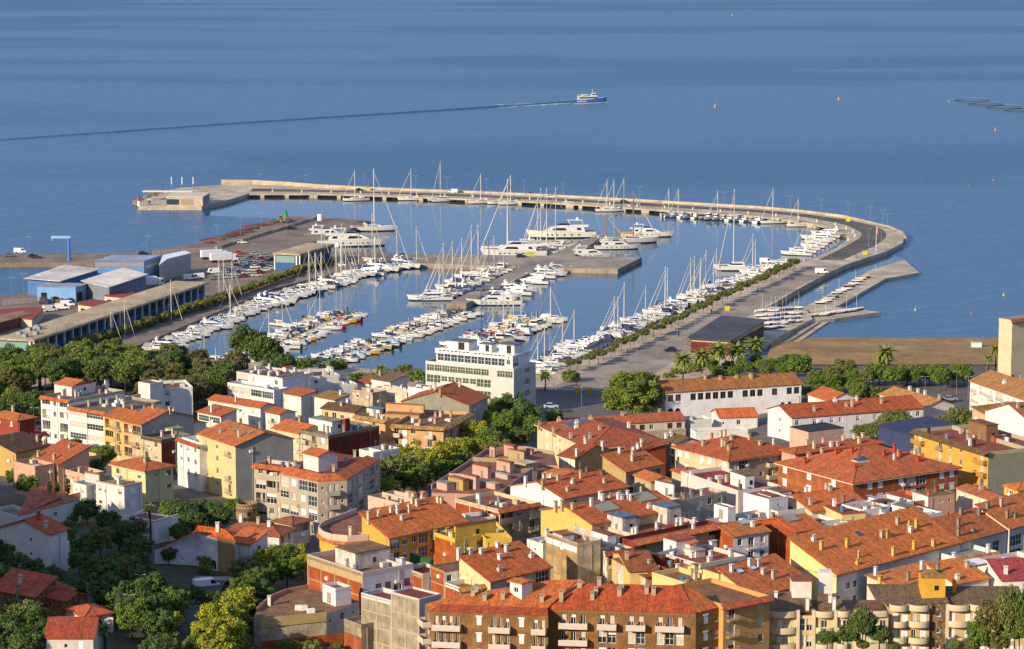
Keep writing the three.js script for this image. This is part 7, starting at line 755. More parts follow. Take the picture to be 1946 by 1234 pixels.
// ---------------------------------------------------------------- vehicles
const wheelG = (() => { const g = new THREE.CylinderGeometry(0.32, 0.32, 0.2, 12); g.rotateX(Math.PI / 2); return g; })();
function vehicle(kind, css) { // length along x
  const o = new THREE.Group(), P = plain(css, 0.3), add = (nm, prof, w, m, z0 = -w / 2) => { const sh = new THREE.Shape(prof.map(p => new THREE.Vector2(...p))), g = new THREE.ExtrudeGeometry(sh, { depth: w, bevelEnabled: true, bevelSize: 0.06, bevelThickness: 0.06, bevelSegments: 1 }); g.translate(0, 0, z0); const q = new THREE.Mesh(g, m); q.name = nm; q.castShadow = q.receiveShadow = true; o.add(q); return q; };
  let wx = [-1.25, 1.3], wz = 0.8;
  if (kind === 'car') { add('body', [[-2, 0.3], [2.05, 0.3], [2.1, 0.75], [1.1, 0.95], [-1.7, 0.98], [-2.05, 0.85]], 1.6, P); add('windows', [[-1.7, 0.98], [1.1, 0.95], [0.35, 1.42], [-1.1, 1.45]], 1.42, M.tinted); add('roof', [[-1.15, 1.42], [0.4, 1.4], [0.3, 1.5], [-1.0, 1.52]], 1.4, P); }
  if (kind === 'van') { add('body', [[-2.6, 0.35], [2.5, 0.35], [2.55, 0.9], [1.9, 1.15], [1.3, 2.1], [-2.6, 2.2]], 1.8, P); add('windows', [[1.35, 1.2], [1.85, 1.18], [1.28, 2.0], [0.6, 2.0], [0.6, 1.25]], 1.86, M.tinted); wx = [-1.6, 1.7]; wz = 0.92; }
  if (kind === 'lorry') { add('cargo_box', [[-6.5, 1.1], [2.6, 1.1], [2.6, 3.9], [-6.5, 3.9]], 2.4, plain('#dfe3e6', 0.4)); add('cab', [[3, 0.6], [5.2, 0.6], [5.2, 2], [4.9, 3.2], [3, 3.4]], 2.3, P); add('windows', [[4.3, 1.9], [5.15, 1.9], [4.95, 2.8], [4.3, 2.9]], 2.36, M.tinted); wx = [-5.4, -4.2, 4.2]; wz = 1.15; }
  for (const x of wx) for (const z of [-wz, wz]) { const w = new THREE.Mesh(wheelG, M.rubber); w.name = 'wheel'; w.position.set(x, 0.32, z); if (kind === 'lorry') { w.scale.setScalar(1.5); w.position.y = 0.48; } o.add(w); }
  return o;
}
const vp = {}; function drive(kind, css, x, y, deg, label, group, e = DK) { const k = kind + css, o = (vp[k] ??= vehicle(kind, css)).clone(); o.name = numbered(kind === 'car' ? 'parked_car' : kind); o.position.copy(WP(x, y, e + 0.05)); o.rotation.y = deg * Math.PI / 180; scene.add(o); tag(o, label, kind, group); return o; }
[[410, 492, 'lorry', '#e8e6e0', 16], [428, 498, 'lorry', '#e9e9e9', 16], [238, 555, 'lorry', '#e8e6e0', 20], [285, 545, 'lorry', '#e8e6e0', 20]].forEach(([x, y, k, c, a], i) => drive(k, c, x, y, a + 8, ['white lorry with long box parked behind the warehouse', 'second white lorry alongside the parked cars', 'white box lorry beside the auction hall', 'white lorry backed up to the auction hall doors'][i]));
[[38, 481], [1562, 520], [404, 520], [360, 532], [375, 530], [118, 588], [95, 592], [640, 470], [128, 582]].forEach(([x, y], i) => drive('van', '#ece9e2', x, y, [0, 5, 200, 25, 205, 15, 30, 90, 10][i], ['white van on the inner dock quay', 'white van driving on the marina promenade', 'white van at the edge of the port car park', 'white van parked behind the long hall roof', 'second white van behind the long hall roof', 'white van beside the crates', 'white van near the red roofed hut', 'white van beside the short blue pavilion', 'white van next to the crate stacks'][i]));
const carC = ['#d9d6cf', '#8f979c', '#24304a', '#c8c6c0', '#39404a', '#8a2a2c', '#8f979c', '#1f2226', '#6d7a84', '#e4e1da', '#2f4a7a', '#b5b2ac'];
for (let i = 0; i < 34; i++) { const r = i % 4, t = Math.floor(i / 4) / 8, x = 408 + r * 26 + t * 70 + rr(-3, 3), y = 531 - t * 40 + r * -2 + rr(-2, 2); drive('car', pick(carC), x, y, 20 + pick([0, 180]), 'car parked in the rows of the port car park', 'cars in the port car park'); }
[[455, 483, '#a8323a'], [460, 463, '#d6d2c8'], [485, 485, '#8a9a9c'], [18, 488, '#5c6a64'], [62, 489, '#33404e'], [68, 491, '#243248'], [272, 484, '#20242a'], [552, 436, '#243248'], [555, 434, '#6a7680'], [200, 495, '#444a52']].forEach(([x, y, c], i) => drive('car', c, x, y, [0, 5, 10, 0, 8, -5, 0, 20, 200, 0][i], ['red car at the top row of the port car park', 'white estate car beside the pier wall', 'pale green jeep beyond the port car park', 'grey car on the inner dock quay', 'dark blue car on the inner dock quay', 'blue car with trailer on the inner dock quay', 'black car beside the mesh fence', 'dark blue car by the pier wall', 'grey car by the pier wall', 'dark car behind the blue market'][i]));
drive('car', '#e4e1da', 1047, 376, -3, 'white car parked on the curved outer mole'); drive('car', '#20242a', 1186, 385, -3, 'black car on the curved outer mole beside tall masts'); drive('van', '#ece9e2', 860, 367, 178, 'white pickup van on the outer mole behind the catamaran'); drive('car', '#2a2d33', 683, 363, 0, 'dark car on the outer mole behind the white ketch'); drive('car', '#2a2d33', 1275, 668, 178, 'dark car on the promenade road beside the boat club'); drive('car', '#24304a', 990, 489, 0, 'dark car parked on the harbour jetty'); drive('van', '#ece9e2', 1456, 500, 0, 'white van near the end of the promenade tree row'); drive('car', '#9fb6c8', 1047, 776, 5, 'pale blue car on the shaded car park road', null, 4.2);
drive('car', '#8f979c', 1806, 762, 10, 'silver car parked behind the long low house', null, 4.6); drive('car', '#24304a', 1790, 766, 10, 'dark car parked behind the long low house', null, 4.6); drive('car', '#7a1f24', 72, 829, 10, 'dark red car under the pines by white flats', null, 5.6); drive('car', '#24304a', 388, 1143, 60, 'dark blue car parked on the garden lane', null, 11); drive('van', '#e4e4e6', 392, 1120, 30, 'white van half hidden by a bush on the garden lane', null, 11);
// crates, pallets outside the fish hall
for (let i = 0; i < 16; i++) { const m = new Mb(); m.box(-1, 0, -0.7, 1, rr(0.9, 2), 0.7); const o = m.mesh(std(S(pick(['#8a6a4a', '#a98a62', '#7a4a38', '#5a6a8a'])), { map: plankT })); o.position.copy(WP(78 + (i % 8) * 8 + rr(-2, 2), 573 + Math.floor(i / 8) * 4 + rr(-1, 1))); o.rotation.y = rnd(); top(o, 'crate', 'stacked crate outside the blue fish hall', 'crate', 'crates outside the fish hall'); }
// ---------------------------------------------------------------- boats
function hullGeo(L, B, free, o = {}) { // bow towards +x, stern at x = -L/2, waterline y = 0
  const n = 12, m = new Mb(), bt = new Mb(), dk = new Mb(), st = []; const fine = o.fine ?? 0.55;
  for (let i = 0; i <= n; i++) { const t = i / n, x = -L / 2 + L * t, w = B / 2 * (t < fine ? 0.86 + 0.14 * Math.sin(t / fine * 1.57) : Math.pow(Math.max(0, Math.cos((t - fine) / (1 - fine) * 1.57)), 0.75)), y = free * (1 + (o.sheer ?? 0.45) * t * t), rake = t > 0.6 ? (t - 0.6) * (o.rake ?? 0.5) * free : 0; st.push({ x, w: Math.max(w, 0.02), y, rake }); }
  for (let i = 0; i < n; i++) { const a = st[i], b = st[i + 1]; for (const s of [-1, 1]) { const K = q => V(q.x - q.rake * 1.2, -0.4, 0), Ch = q => V(q.x - q.rake * 0.5, 0.12, s * q.w * 0.82), Sh = q => V(q.x + q.rake, q.y, s * q.w), T = (q, ...z) => s < 0 ? q.quad(...z) : q.quad(z[1], z[0], z[3], z[2]), Wl = q => Ch(q).lerp(Sh(q), 0.16); T(bt, K(a), K(b), Ch(b), Ch(a)); T(bt, Ch(a), Ch(b), Wl(b), Wl(a)); T(m, Wl(a), Wl(b), Sh(b), Sh(a)); } dk.quad(V(a.x + a.rake, a.y - 0.03, a.w), V(b.x + b.rake, b.y - 0.03, b.w), V(b.x + b.rake, b.y - 0.03, -b.w), V(a.x + a.rake, a.y - 0.03, -a.w)); }
  const a = st[0]; m.quad(V(a.x, -0.4, 0), V(a.x, 0.12, a.w * 0.82), V(a.x, a.y, a.w), V(a.x, a.y, 0)); m.quad(V(a.x, -0.4, 0), V(a.x, 0.12, -a.w * 0.82), V(a.x, a.y, -a.w), V(a.x, a.y, 0));
  return { hull: m, deck: { build: (nm, mm, o) => { bt.build('bottom', o.bottom ?? pick([stripe, stripe, M.rubber, plain('#5a2a2a', 0.5), plain('#33485e', 0.5)]), o); return dk.build(nm, mm, o); } }, st };
}
// tapered house: base x0..x1, top x0+b..x1-f, width w0 -> w1
function house(m, x0, x1, y0, y1, w0, w1, f, b) { const P = [[x0, y0, -w0], [x1, y0, -w0 * 0.8], [x1, y0, w0 * 0.8], [x0, y0, w0]].map(p => V(...p)), Q = [[x0 + b, y1, -w1], [x1 - f, y1, -w1 * 0.85], [x1 - f, y1, w1 * 0.85], [x0 + b, y1, w1]].map(p => V(...p)); for (let i = 0; i < 4; i++) m.quad(P[i], P[(i + 1) % 4], Q[(i + 1) % 4], Q[i]); m.quad(...Q); return m; }
const white = M.gelcoat, teak = std(S('#b9a07a'), { map: plankT }), stripe = plain('#1f2f55', 0.4);
const boatKinds = {};
function boatProto(kind) {
  if (boatKinds[kind]) return boatKinds[kind]; const o = new THREE.Group(), [base, col] = kind.split(':'); const cc = col ? plain(col, 0.85) : null;
  if (base === 'open') { const h = hullGeo(7, 2.5, 0.95); h.hull.build('hull', col && col !== '#ffffff' ? plain(col, 0.3) : white, o); h.deck.build('deck', white, o); const c = new Mb(); c.fbox(AX, -2.9, 0.6, 0.6, 0.97, -0.95, 0.95); c.build('cockpit', plain('#8d8478'), o); const w = new Mb(); house(w, -0.2, 1.3, 0.95, 1.5, 0.95, 0.7, 0.8, 0); w.build('windscreen', M.tinted, o); const k = new Mb(); house(k, 0.5, 2.6, 0.95, 1.25, 0.85, 0.5, 0.7, 0); k.build('foredeck', white, o); const e = new Mb(); e.box(-3.9, 0.1, -0.3, -3.4, 1.5, 0.3); e.build('outboard_engine', M.rubber, o); }
  if (base === 'cruiser' || base === 'cover') { const h = hullGeo(9.5, 3.2, 1.2); h.hull.build('hull', white, o); h.deck.build('deck', white, o); const c = new Mb(); house(c, -1.6, 3.2, 1.2, 2.1, 1.25, 0.9, 1.8, 0.1); c.build('cabin', white, o); const w = new Mb(); house(w, -1.2, 2.1, 1.62, 2.0, 1.14, 0.98, 1.1, 0.05); w.build('windows', M.tinted, o); const k = new Mb(); k.fbox(AX, -4.3, -1.7, 0.8, 1.22, -1.2, 1.2); k.build('cockpit', teak, o); const a = new Mb(); a.tube(V(-2.2, 1.3, -1.35), V(-1.4, 2.9, -1.1), 0.1); a.tube(V(-1.4, 2.9, -1.1), V(-1.4, 2.9, 1.1), 0.1); a.tube(V(-1.4, 2.9, 1.1), V(-2.2, 1.3, 1.35), 0.1); a.build('radar_arch', white, o); if (base === 'cover') { const q = new Mb(); house(q, -4.6, -0.6, 1.25, 2.5, 1.4, 0.8, 0.4, 0.7); q.build('canvas_cover', cc, o); } const s = new Mb(); for (const z of [-1, 1]) s.quad(V(-4.7, 0.75, z * 1.52), V(1.5, 0.78, z * 1.6), V(1.5, 0.92, z * 1.6), V(-4.7, 0.88, z * 1.53)); if (col) s.build('stripe', cc, o); const r = new Mb(); for (const z of [-1, 1]) { r.tube(V(1, 1.9, z * 1.4), V(4.6, 2.35, z * 0.35), 0.035, 0.035, 4); for (const x of [1.2, 2.4, 3.6]) r.tube(V(x, 1.35, z * (1.55 - x * 0.2)), V(x, 1.95 + x * 0.05, z * (1.5 - x * 0.22)), 0.025, 0.025, 4); } r.build('guard_rail', M.steel, o); }
  if (base === 'fisher') { const h = hullGeo(8, 2.9, 1.0, { sheer: 0.8 }); h.hull.build('hull', col ? cc : white, o); h.deck.build('deck', teak, o); const c = new Mb(); house(c, -1.2, 1.2, 1.0, 2.7, 0.95, 0.8, 0.3, 0.1); c.build('wheelhouse', white, o); const w = new Mb(); house(w, -0.9, 1.1, 1.8, 2.4, 0.93, 0.87, 0.14, 0.05); w.build('windows', M.tinted, o); const m = new Mb(); m.tube(V(-0.8, 2.7, 0), V(-0.8, 5, 0), 0.06); m.build('mast', white, o); }
  if (base === 'fly') { const h = hullGeo(15, 4.6, 1.7, { rake: 0.9 }); h.hull.build('hull', white, o); h.deck.build('deck', white, o); const c = new Mb(); house(c, -4.5, 4.6, 1.7, 3.1, 1.9, 1.5, 2.6, 0.3); c.build('cabin', white, o); const w = new Mb(); house(w, -3.6, 3.2, 2.3, 2.9, 1.78, 1.56, 1.2, 0.2); w.build('windows', M.tinted, o); const f = new Mb(); house(f, -5.2, 2.0, 3.1, 3.7, 1.75, 1.6, 1.2, -0.3); f.build('flybridge', white, o); const sc = new Mb(); house(sc, 0.0, 1.4, 3.7, 4.15, 1.3, 1.1, 0.7, 0); sc.build('windscreen', M.tinted, o); const a = new Mb(); for (const z of [-1, 1]) a.quad(V(-4.2, 3.6, z * 1.5), V(-3.2, 3.6, z * 1.5), V(-4.0, 5.0, z * 1.2), V(-4.6, 5.0, z * 1.2)); a.box(-4.7, 4.9, -1.3, -3.8, 5.1, 1.3); a.build('radar_arch', white, o); const d = new Mb(); d.tube(V(-4.2, 5.1, 0), V(-4.2, 5.6, 0), 0.35, 0.2, 8); d.build('radar_dome', white, o); const k = new Mb(); k.fbox(AX, -7.3, -4.6, 1.3, 1.72, -1.7, 1.7); k.build('cockpit', teak, o); for (const z of [-1, 1]) for (const x of [0, 1.2, 2.4]) new Mb().quad(V(x, 0.95, z * 2.24 - z * x * 0.02), V(x + 0.6, 0.97, z * 2.24 - z * (x + 0.6) * 0.02), V(x + 0.6, 1.3, z * 2.3 - z * (x + 0.6) * 0.02), V(x, 1.28, z * 2.3 - z * x * 0.02)).build('porthole', M.tinted, o); if (col) { const q = new Mb(); house(q, -5, -1, 3.7, 4.2, 1.4, 1.2, 0.3, 0.3); q.build('canvas_cover', cc, o); } }
  if (base === 'yacht') { const h = hullGeo(28, 6.4, 2.9, { rake: 1.1, sheer: 0.35 }); h.hull.build('hull', col ? plain(col, 0.25) : white, o); h.deck.build('deck', teak, o); const c = new Mb(); house(c, -9.5, 8.5, 2.9, 5.1, 2.7, 2.2, 4.6, 0.8); c.build('cabin', white, o); const w = new Mb(); for (const [a, b] of [[-8, -2.2], [-1.6, 4.8]]) house(w, a, b, 3.7, 4.7, 2.62, 2.36, 1.6, 0.6); w.build('windows', M.tinted, o); const f = new Mb(); house(f, -10.5, 3.4, 5.1, 5.9, 2.5, 2.3, 2.0, -0.6); f.build('flybridge', white, o); const g = new Mb(); house(g, -3, 2.4, 5.9, 6.7, 1.8, 1.5, 1.6, 0.1); g.build('windscreen', M.tinted, o); const r = new Mb(); r.box(-8.6, 7.9, -2.0, -2.0, 8.1, 2.0); for (const x of [-8, -2.6]) for (const z of [-1.8, 1.8]) r.tube(V(x - 0.8, 5.9, z), V(x, 7.9, z), 0.16); r.build('hard_top', white, o); const d = new Mb(); for (const z of [-1.1, 1.1]) d.tube(V(-6.5, 8.1, z), V(-6.5, 9.1, z), 0.55, 0.3, 8); d.build('radar_dome', white, o); for (const z of [-1, 1]) for (const x of [-7, -4, -1, 2, 4, 6]) new Mb().quad(V(x, 1.5, z * 3.1 - z * Math.max(0, x) * 0.05), V(x + 0.8, 1.52, z * 3.1 - z * Math.max(0, x + 0.8) * 0.05), V(x + 0.8, 2.0, z * 3.18 - z * Math.max(0, x + 0.8) * 0.05), V(x, 1.98, z * 3.18 - z * Math.max(0, x) * 0.05)).build('porthole', M.tinted, o); }
  if (base === 'sail') { const h = hullGeo(11, 3.3, 1.15, { fine: 0.35, sheer: 0.2, rake: 0.6 }); h.hull.build('hull', col === '#1d2b50' ? stripe : white, o); h.deck.build('deck', plain('#ded8cc'), o); const c = new Mb(); house(c, -1.8, 2.6, 1.15, 1.65, 1.0, 0.75, 1.0, 0.2); c.build('cabin', white, o); const w = new Mb(); house(w, -1.3, 1.7, 1.3, 1.52, 0.99, 0.87, 0.4, 0.1); w.build('windows', M.tinted, o); const k = new Mb(); k.fbox(AX, -4.8, -1.9, 0.9, 1.18, -0.9, 0.9); k.build('cockpit', teak, o); const sp = new Mb(); house(sp, -2.2, -1.0, 1.6, 2.3, 1.1, 0.9, 0.7, 0); sp.build('spray_hood', cc ?? plain('#c9c2b4'), o); }
  boatKinds[kind] = o; o.traverse(q => { if (q.isMesh) q.castShadow = q.receiveShadow = true; }); return o;
}
const rigs = {}; function rig(H, col, len) { // mast, boom with stowed sail, stays; for a hull of 11 m
  const key = Math.round(H) + col; if (!rigs[key]) { const P = {}; const m = new Mb(); m.tube(V(0.4, 1, 0), V(0.35, H, 0), 0.15, 0.1, 6); for (const [y, w] of [[0.45, 1.1], [0.72, 0.8]]) m.tube(V(0.4, H * y, -w), V(0.4, H * y, w), 0.05, 0.05, 4); P.mast = m.geo(); const b = new Mb(); b.tube(V(0.3, 2.3, 0), V(-3.8, 2.4, 0), 0.26, 0.16, 7); P.sail = b.geo(); const s = new Mb(); s.tube(V(5.4, 1.5, 0), V(0.5, H * 0.93, 0), 0.11, 0.05, 4); P.jib = s.geo(); const y = new Mb(); y.tube(V(-5.3, 1.3, 0), V(0.4, H, 0), 0.035, 0.035, 3); for (const z of [-1, 1]) { y.tube(V(0, 1.2, z * 1.5), V(0.4, H * 0.72, z * 0.8), 0.03, 0.03, 3); y.tube(V(0.4, H * 0.72, z * 0.8), V(0.4, H * 0.98, 0), 0.03, 0.03, 3); } P.stays = y.geo(); rigs[key] = P; }
  return rigs[key];
}
const mastM = plain('#d8d2c4', 0.4), woodMast = plain('#9a5a34', 0.6);
function addRig(o, H, col, m = mastM, ax = 0) { const P = rig(H, col, 11), put = (g, mm, nm) => { const q = new THREE.Mesh(g, mm); q.name = nm; q.castShadow = true; q.position.x = ax; o.add(q); return q; }; put(P.mast, m, 'mast'); put(P.sail, plain(col, 0.9), 'stowed_sail'); put(P.jib, plain('#cfc8b8', 0.8), 'furled_jib'); put(P.stays, M.steel, 'stays'); }
// boat with its middle on the water at (px, py), length metres, heading degrees (0 = +x, 90 = out to sea)
function boat(kind, px, py, len, deg, label, group, o = {}) { return boatAt(kind, G(px, py, 0), len, deg, label, group, o); }
function boatAt(kind, p, len, deg, label, group, o = {}) {
  const [base] = kind.split(':'), L0 = { open: 7, cruiser: 9.5, cover: 9.5, fisher: 8, fly: 15, yacht: 28, sail: 11 }[base], b = boatProto(kind).clone(), s = len / L0; b.name = numbered({ open: 'motorboat', cruiser: 'cabin_cruiser', cover: 'cabin_cruiser', fisher: 'fishing_boat', fly: 'motor_yacht', yacht: 'motor_yacht', sail: 'sailing_boat' }[base]);
  if (base === 'sail') addRig(b, (o.mast ?? len * 1.35) / s, o.sailc ?? '#c9c2b4', o.wood ? woodMast : mastM);
  b.position.copy(p); b.rotation.y = deg * Math.PI / 180 + rr(-0.04, 0.04); b.scale.set(s, s * (o.tall ?? (base === 'fly' ? 0.82 : 0.92)), s * rr(0.88, 1.02)); scene.add(b); return tag(b, label, { open: 'motorboat', cruiser: 'motorboat', cover: 'motorboat', fisher: 'fishing boat', fly: 'motor yacht', yacht: 'motor yacht', sail: 'sailing boat' }[base], group);
}
const NAME = { open: 'small open motorboat with dark engine', 'open:#a8352c': 'small red hulled motorboat', 'open:#c9a02c': 'small yellow decked motorboat', cruiser: 'white cabin cruiser with radar arch', 'cover:#24365e': 'white cruiser under a navy canvas cover', 'cover:#d8d2c6': 'white cruiser under a cream canvas cover', 'cover:#6f97a0': 'white cruiser under a pale green cover', 'cover:#8d8a84': 'white cruiser under a grey canvas cover', 'cover:#39404a': 'white cruiser under a charcoal cover', fisher: 'small white fishing boat with wheelhouse', 'fisher:#a8a090': 'small grey fishing boat with wheelhouse', fly: 'white flybridge motor yacht', 'fly:#24365e': 'white flybridge yacht with blue cover', sail: 'white sailing boat with stowed sail', 'sail:#1d2b50': 'navy hulled sailing boat with stowed sail' };
// berths: sterns along a line of photo pixels, bows to one side
function row(x0, y0, x1, y1, n, side, kinds, lens, place, skip = 0.04) {
  const a = G(x0, y0, 0), b = G(x1, y1, 0), d = b.clone().sub(a), u = d.clone().normalize(), nrm = V(u.z, 0, -u.x).multiplyScalar(side), deg = Math.atan2(-nrm.z, nrm.x) * 180 / Math.PI;
  for (let i = 0; i < n; i++) { if (rnd() < skip) continue; const k = pick(kinds), len = rr(...lens) * (k.startsWith('sail') ? 1.1 : k.startsWith('fly') ? 1.25 : 1), flip = rnd() < 0.2 && !k.startsWith('sail') ? 180 : 0; boatAt(k, a.clone().addScaledVector(d, (i + 0.5) / n).addScaledVector(nrm, len / 2 + 0.8 + rr(0, 0.5)), len, deg + flip, NAME[k] + ' moored ' + place, NAME[k] + ' moored ' + place, { mast: len * rr(1.2, 1.45), sailc: pick(['#24365e', '#cfc8ba', '#cfc8ba', '#8d8478', '#2f5a9a']) }); }
}
const small = ['open', 'open', 'cover:#39404a', 'cover:#8d8a84', 'cruiser', 'cover:#24365e', 'cover:#d8d2c6', 'open:#a8352c', 'fisher', 'cruiser', 'open', 'cover:#6f97a0', 'open:#c9a02c', 'cruiser', 'fisher:#a8a090'], mid = ['cruiser', 'cover:#24365e', 'cover:#24365e', 'cover:#8d8a84', 'fly', 'sail', 'cruiser', 'cover:#d8d2c6', 'sail:#1d2b50', 'fly:#24365e', 'sail', 'sail'], big = ['fly', 'fly', 'fly:#24365e', 'cruiser', 'fly'];
const pontoon = (x0, y0, x1, y1, w, label) => { const a = G(x0, y0, 0), b = G(x1, y1, 0), d = b.clone().sub(a), L = d.length(); d.normalize(); const o = thing('pontoon', label, 'pontoon', null, a), f = { o: V(0, 0, 0), u: d, v: V(d.z, 0, -d.x) }; const n = Math.round(L / 10); for (let i = 0; i < n; i++) { const m = new Mb(); m.fbox(f, i * L / n + 0.05, (i + 1) * L / n - 0.05, -0.1, 0.55, -w / 2, w / 2); m.build('deck_section', M.concrete, o); } for (let i = 0; i <= n; i += 2) { const m = new Mb(); m.tube(LP(f, i * L / n, -1, w / 2 + 0.3), LP(f, i * L / n, 2.6, w / 2 + 0.3), 0.22); m.build('pile', M.dark, o); } };
pontoon(400, 712, 668, 597, 2.6, 'floating concrete pontoon nearest the wood corner'); pontoon(560, 712, 880, 596, 2.6, 'middle floating pontoon crowded with small boats'); pontoon(880, 664, 1030, 606, 3, 'floating pontoon behind the glass office block');
row(262, 668, 470, 580, 24, -1, mid, [9, 12], 'along the promenade below the blue hall'); row(470, 580, 690, 512, 25, -1, mid, [10.5, 13.5], 'along the promenade below the blue hall'); row(690, 512, 770, 500, 6, -1, ['fly', 'sail', 'cruiser'], [11, 14], 'along the promenade below the blue hall');
row(405, 710, 664, 598, 31, 1, small.concat(['cruiser', 'sail', 'sail', 'sail']), [7, 10], 'on the wood corner pontoon'); row(405, 710, 664, 598, 31, -1, small, [6.8, 9], 'on the wood corner pontoon');
row(565, 710, 876, 597, 40, 1, small, [6.2, 8.6], 'on the middle pontoon'); row(565, 710, 876, 597, 40, -1, small, [6.2, 8.8], 'on the middle pontoon');
row(884, 662, 1026, 607, 16, 1, small.concat(['sail']), [6.5, 9.5], 'on the pontoon behind the office'); row(884, 662, 1026, 607, 15, -1, ['cruiser', 'fly', 'fisher', 'cover:#d8d2c6', 'sail', 'fisher:#a8a090'], [8, 11], 'on the pontoon behind the office');
row(868, 568, 992, 510, 14, 1, ['sail', 'cruiser', 'cover:#24365e', 'sail', 'fly:#24365e', 'fisher'], [10, 12.5], 'inside the stone jetty arm'); row(900, 572, 1030, 511, 12, -1, big, [11, 13.5], 'outside the stone jetty arm');
row(1062, 706, 1270, 606, 27, 1, ['cruiser', 'cover:#8d8a84', 'cover:#d8d2c6', 'fly', 'cruiser', 'cover:#24365e', 'sail', 'cover:#39404a'], [9, 12.5], 'along the marina promenade trees'); row(1270, 606, 1420, 540, 20, 1, ['cruiser', 'sail', 'cover:#24365e', 'fly', 'cruiser', 'open'], [9, 12], 'along the marina promenade trees'); row(1420, 540, 1520, 503, 11, 1, ['cruiser', 'cover:#d8d2c6', 'open', 'cruiser', 'fisher'], [8.5, 11.5], 'along the marina promenade trees');
// boats one can pick out
boat('yacht', 668, 468, 31, 6, 'largest white motor yacht with twin oval window bands beside the short pavilion'); boat('yacht', 622, 452, 22, 8, 'white motor yacht with tall hard top behind the largest one'); boat('open', 570, 460, 8, 10, 'white speedboat on the quay behind the pavilion roof'); boat('sail', 708, 439, 21.5, 0, 'long cream sloop with tall mast and navy sail cover', null, { mast: 32, sailc: '#1f2f55' });
boat('yacht', 978, 487, 28, 181, 'white motor yacht with grey window band moored bow out from the jetty'); boat('sail', 968, 480, 24, 178, 'tallest masted white sloop behind the bow out yacht', null, { mast: 35 });
boat('yacht:#e6dfcf', 1068, 452, 31, 184, 'cream motor yacht with three deck windows on the jetty finger'); boat('yacht', 1122, 490, 20, 8, 'white motor yacht stern to the jetty finger', null); boat('yacht', 1172, 474, 20, 6, 'second white motor yacht stern to the jetty finger'); boat('yacht', 1232, 450, 22, -4, 'sleek white motor yacht at the outer end of the finger'); boat('sail', 1150, 462, 18, 8, 'wooden masted ketch among white yachts', null, { mast: 14, wood: 1, sailc: '#b98a4a' }); boat('sail', 1200, 462, 24, 6, 'wooden masted schooner with tan sail cover', null, { mast: 26, wood: 1, sailc: '#c08a48' });
[[1024, 484, 17, 27], [1030, 480, 17, 31], [1041, 475, 16, 30], [1058, 470, 16, 29]].forEach(([x, y, l, h], i) => boat('sail', x, y, l, 175, 'white sloop with tall bare mast on the inner side of the finger', 'sloops on the inner side of the finger', { mast: h }));
boat('fly', 818, 571, 17, 181, 'white sport yacht with black hull window at the jetty arm end'); boat('yacht', 940, 580, 20, 182, 'white motor yacht with round portholes beside the jetty arm');
[[845, 560, 15, 22], [862, 552, 14, 21], [880, 540, 15, 20], [898, 530, 15, 24], [911, 525, 16, 23]].forEach(([x, y, l, h]) => boat('sail', x, y, l, 168, 'white sloop with tall mast on the stone jetty arm', 'sloops on the stone jetty arm', { mast: h, sailc: pick(['#24365e', '#cfc8ba']) }));
[[676, 382, 14, 18, 20], [783, 381, 15, 18, 15], [915, 387, 14, 17, 20], [972, 389, 14, 17, 20], [1155, 402, 13, 18, 20], [1168, 402, 13, 18, 22], [1187, 400, 14, 18, 18], [1272, 410, 11, 15, 30], [1290, 411, 11, 15, 30], [1365, 415, 11, 15, 25], [1470, 425, 13, 19, 15], [1518, 431, 12, 15, 15]].forEach(([x, y, l, h, a], i) => boat('sail', x, y, l, a + 180, 'white sailing boat moored against the curved outer mole', 'sailing boats against the outer mole', { mast: h, sailc: i % 2 ? '#24365e' : '#cfc8ba' }));
boat('fly', 1087, 392, 12, 15, 'white motor cruiser alone on the outer mole'); boat('cruiser', 942, 388, 9, 200, 'white cruiser beside sailing boats on the outer mole');
row(1258, 409, 1460, 421, 15, -1, ['cruiser', 'open', 'fisher', 'cover:#24365e', 'cruiser', 'cover:#d8d2c6'], [8, 11], 'along the outer mole quay', 0.1);
row(1612, 446, 1545, 489, 9, -1, ['sail', 'cruiser', 'sail', 'fly', 'sail'], [10.5, 13], 'at the bend of the outer mole', 0);
[[1093, 668, 12, 15], [1037, 712, 13, 17], [1024, 700, 11, 12], [1169, 640, 12, 15], [1176, 636, 12, 14], [1188, 628, 13, 19], [1266, 595, 14, 19], [1270, 593, 12, 18], [1314, 572, 12, 18], [1321, 568, 12, 19], [1343, 560, 13, 19], [1370, 548, 12, 13], [1432, 520, 12, 19], [1437, 518, 12, 15]].forEach(([x, y, l, h]) => boat('sail', x, y, l, 155, 'white sailing boat with bare mast moored off the marina promenade', 'sailing boats off the marina promenade', { mast: h, sailc: pick(['#24365e', '#cfc8ba']) }));
[[210, 655, 11, 14], [236, 650, 11, 16], [324, 618, 12, 18], [415, 585, 13, 20], [424, 580, 12, 20], [440, 575, 12, 17], [610, 510, 13, 20], [648, 512, 14, 21], [655, 515, 13, 20], [680, 510, 13, 16], [706, 505, 15, 24], [535, 620, 10, 13]].forEach(([x, y, l, h]) => boat('sail', x, y, l, -35, 'white sailing boat with tall mast below the blue hall', 'sailing boats below the blue hall', { mast: h, sailc: pick(['#24365e', '#cfc8ba']) }));
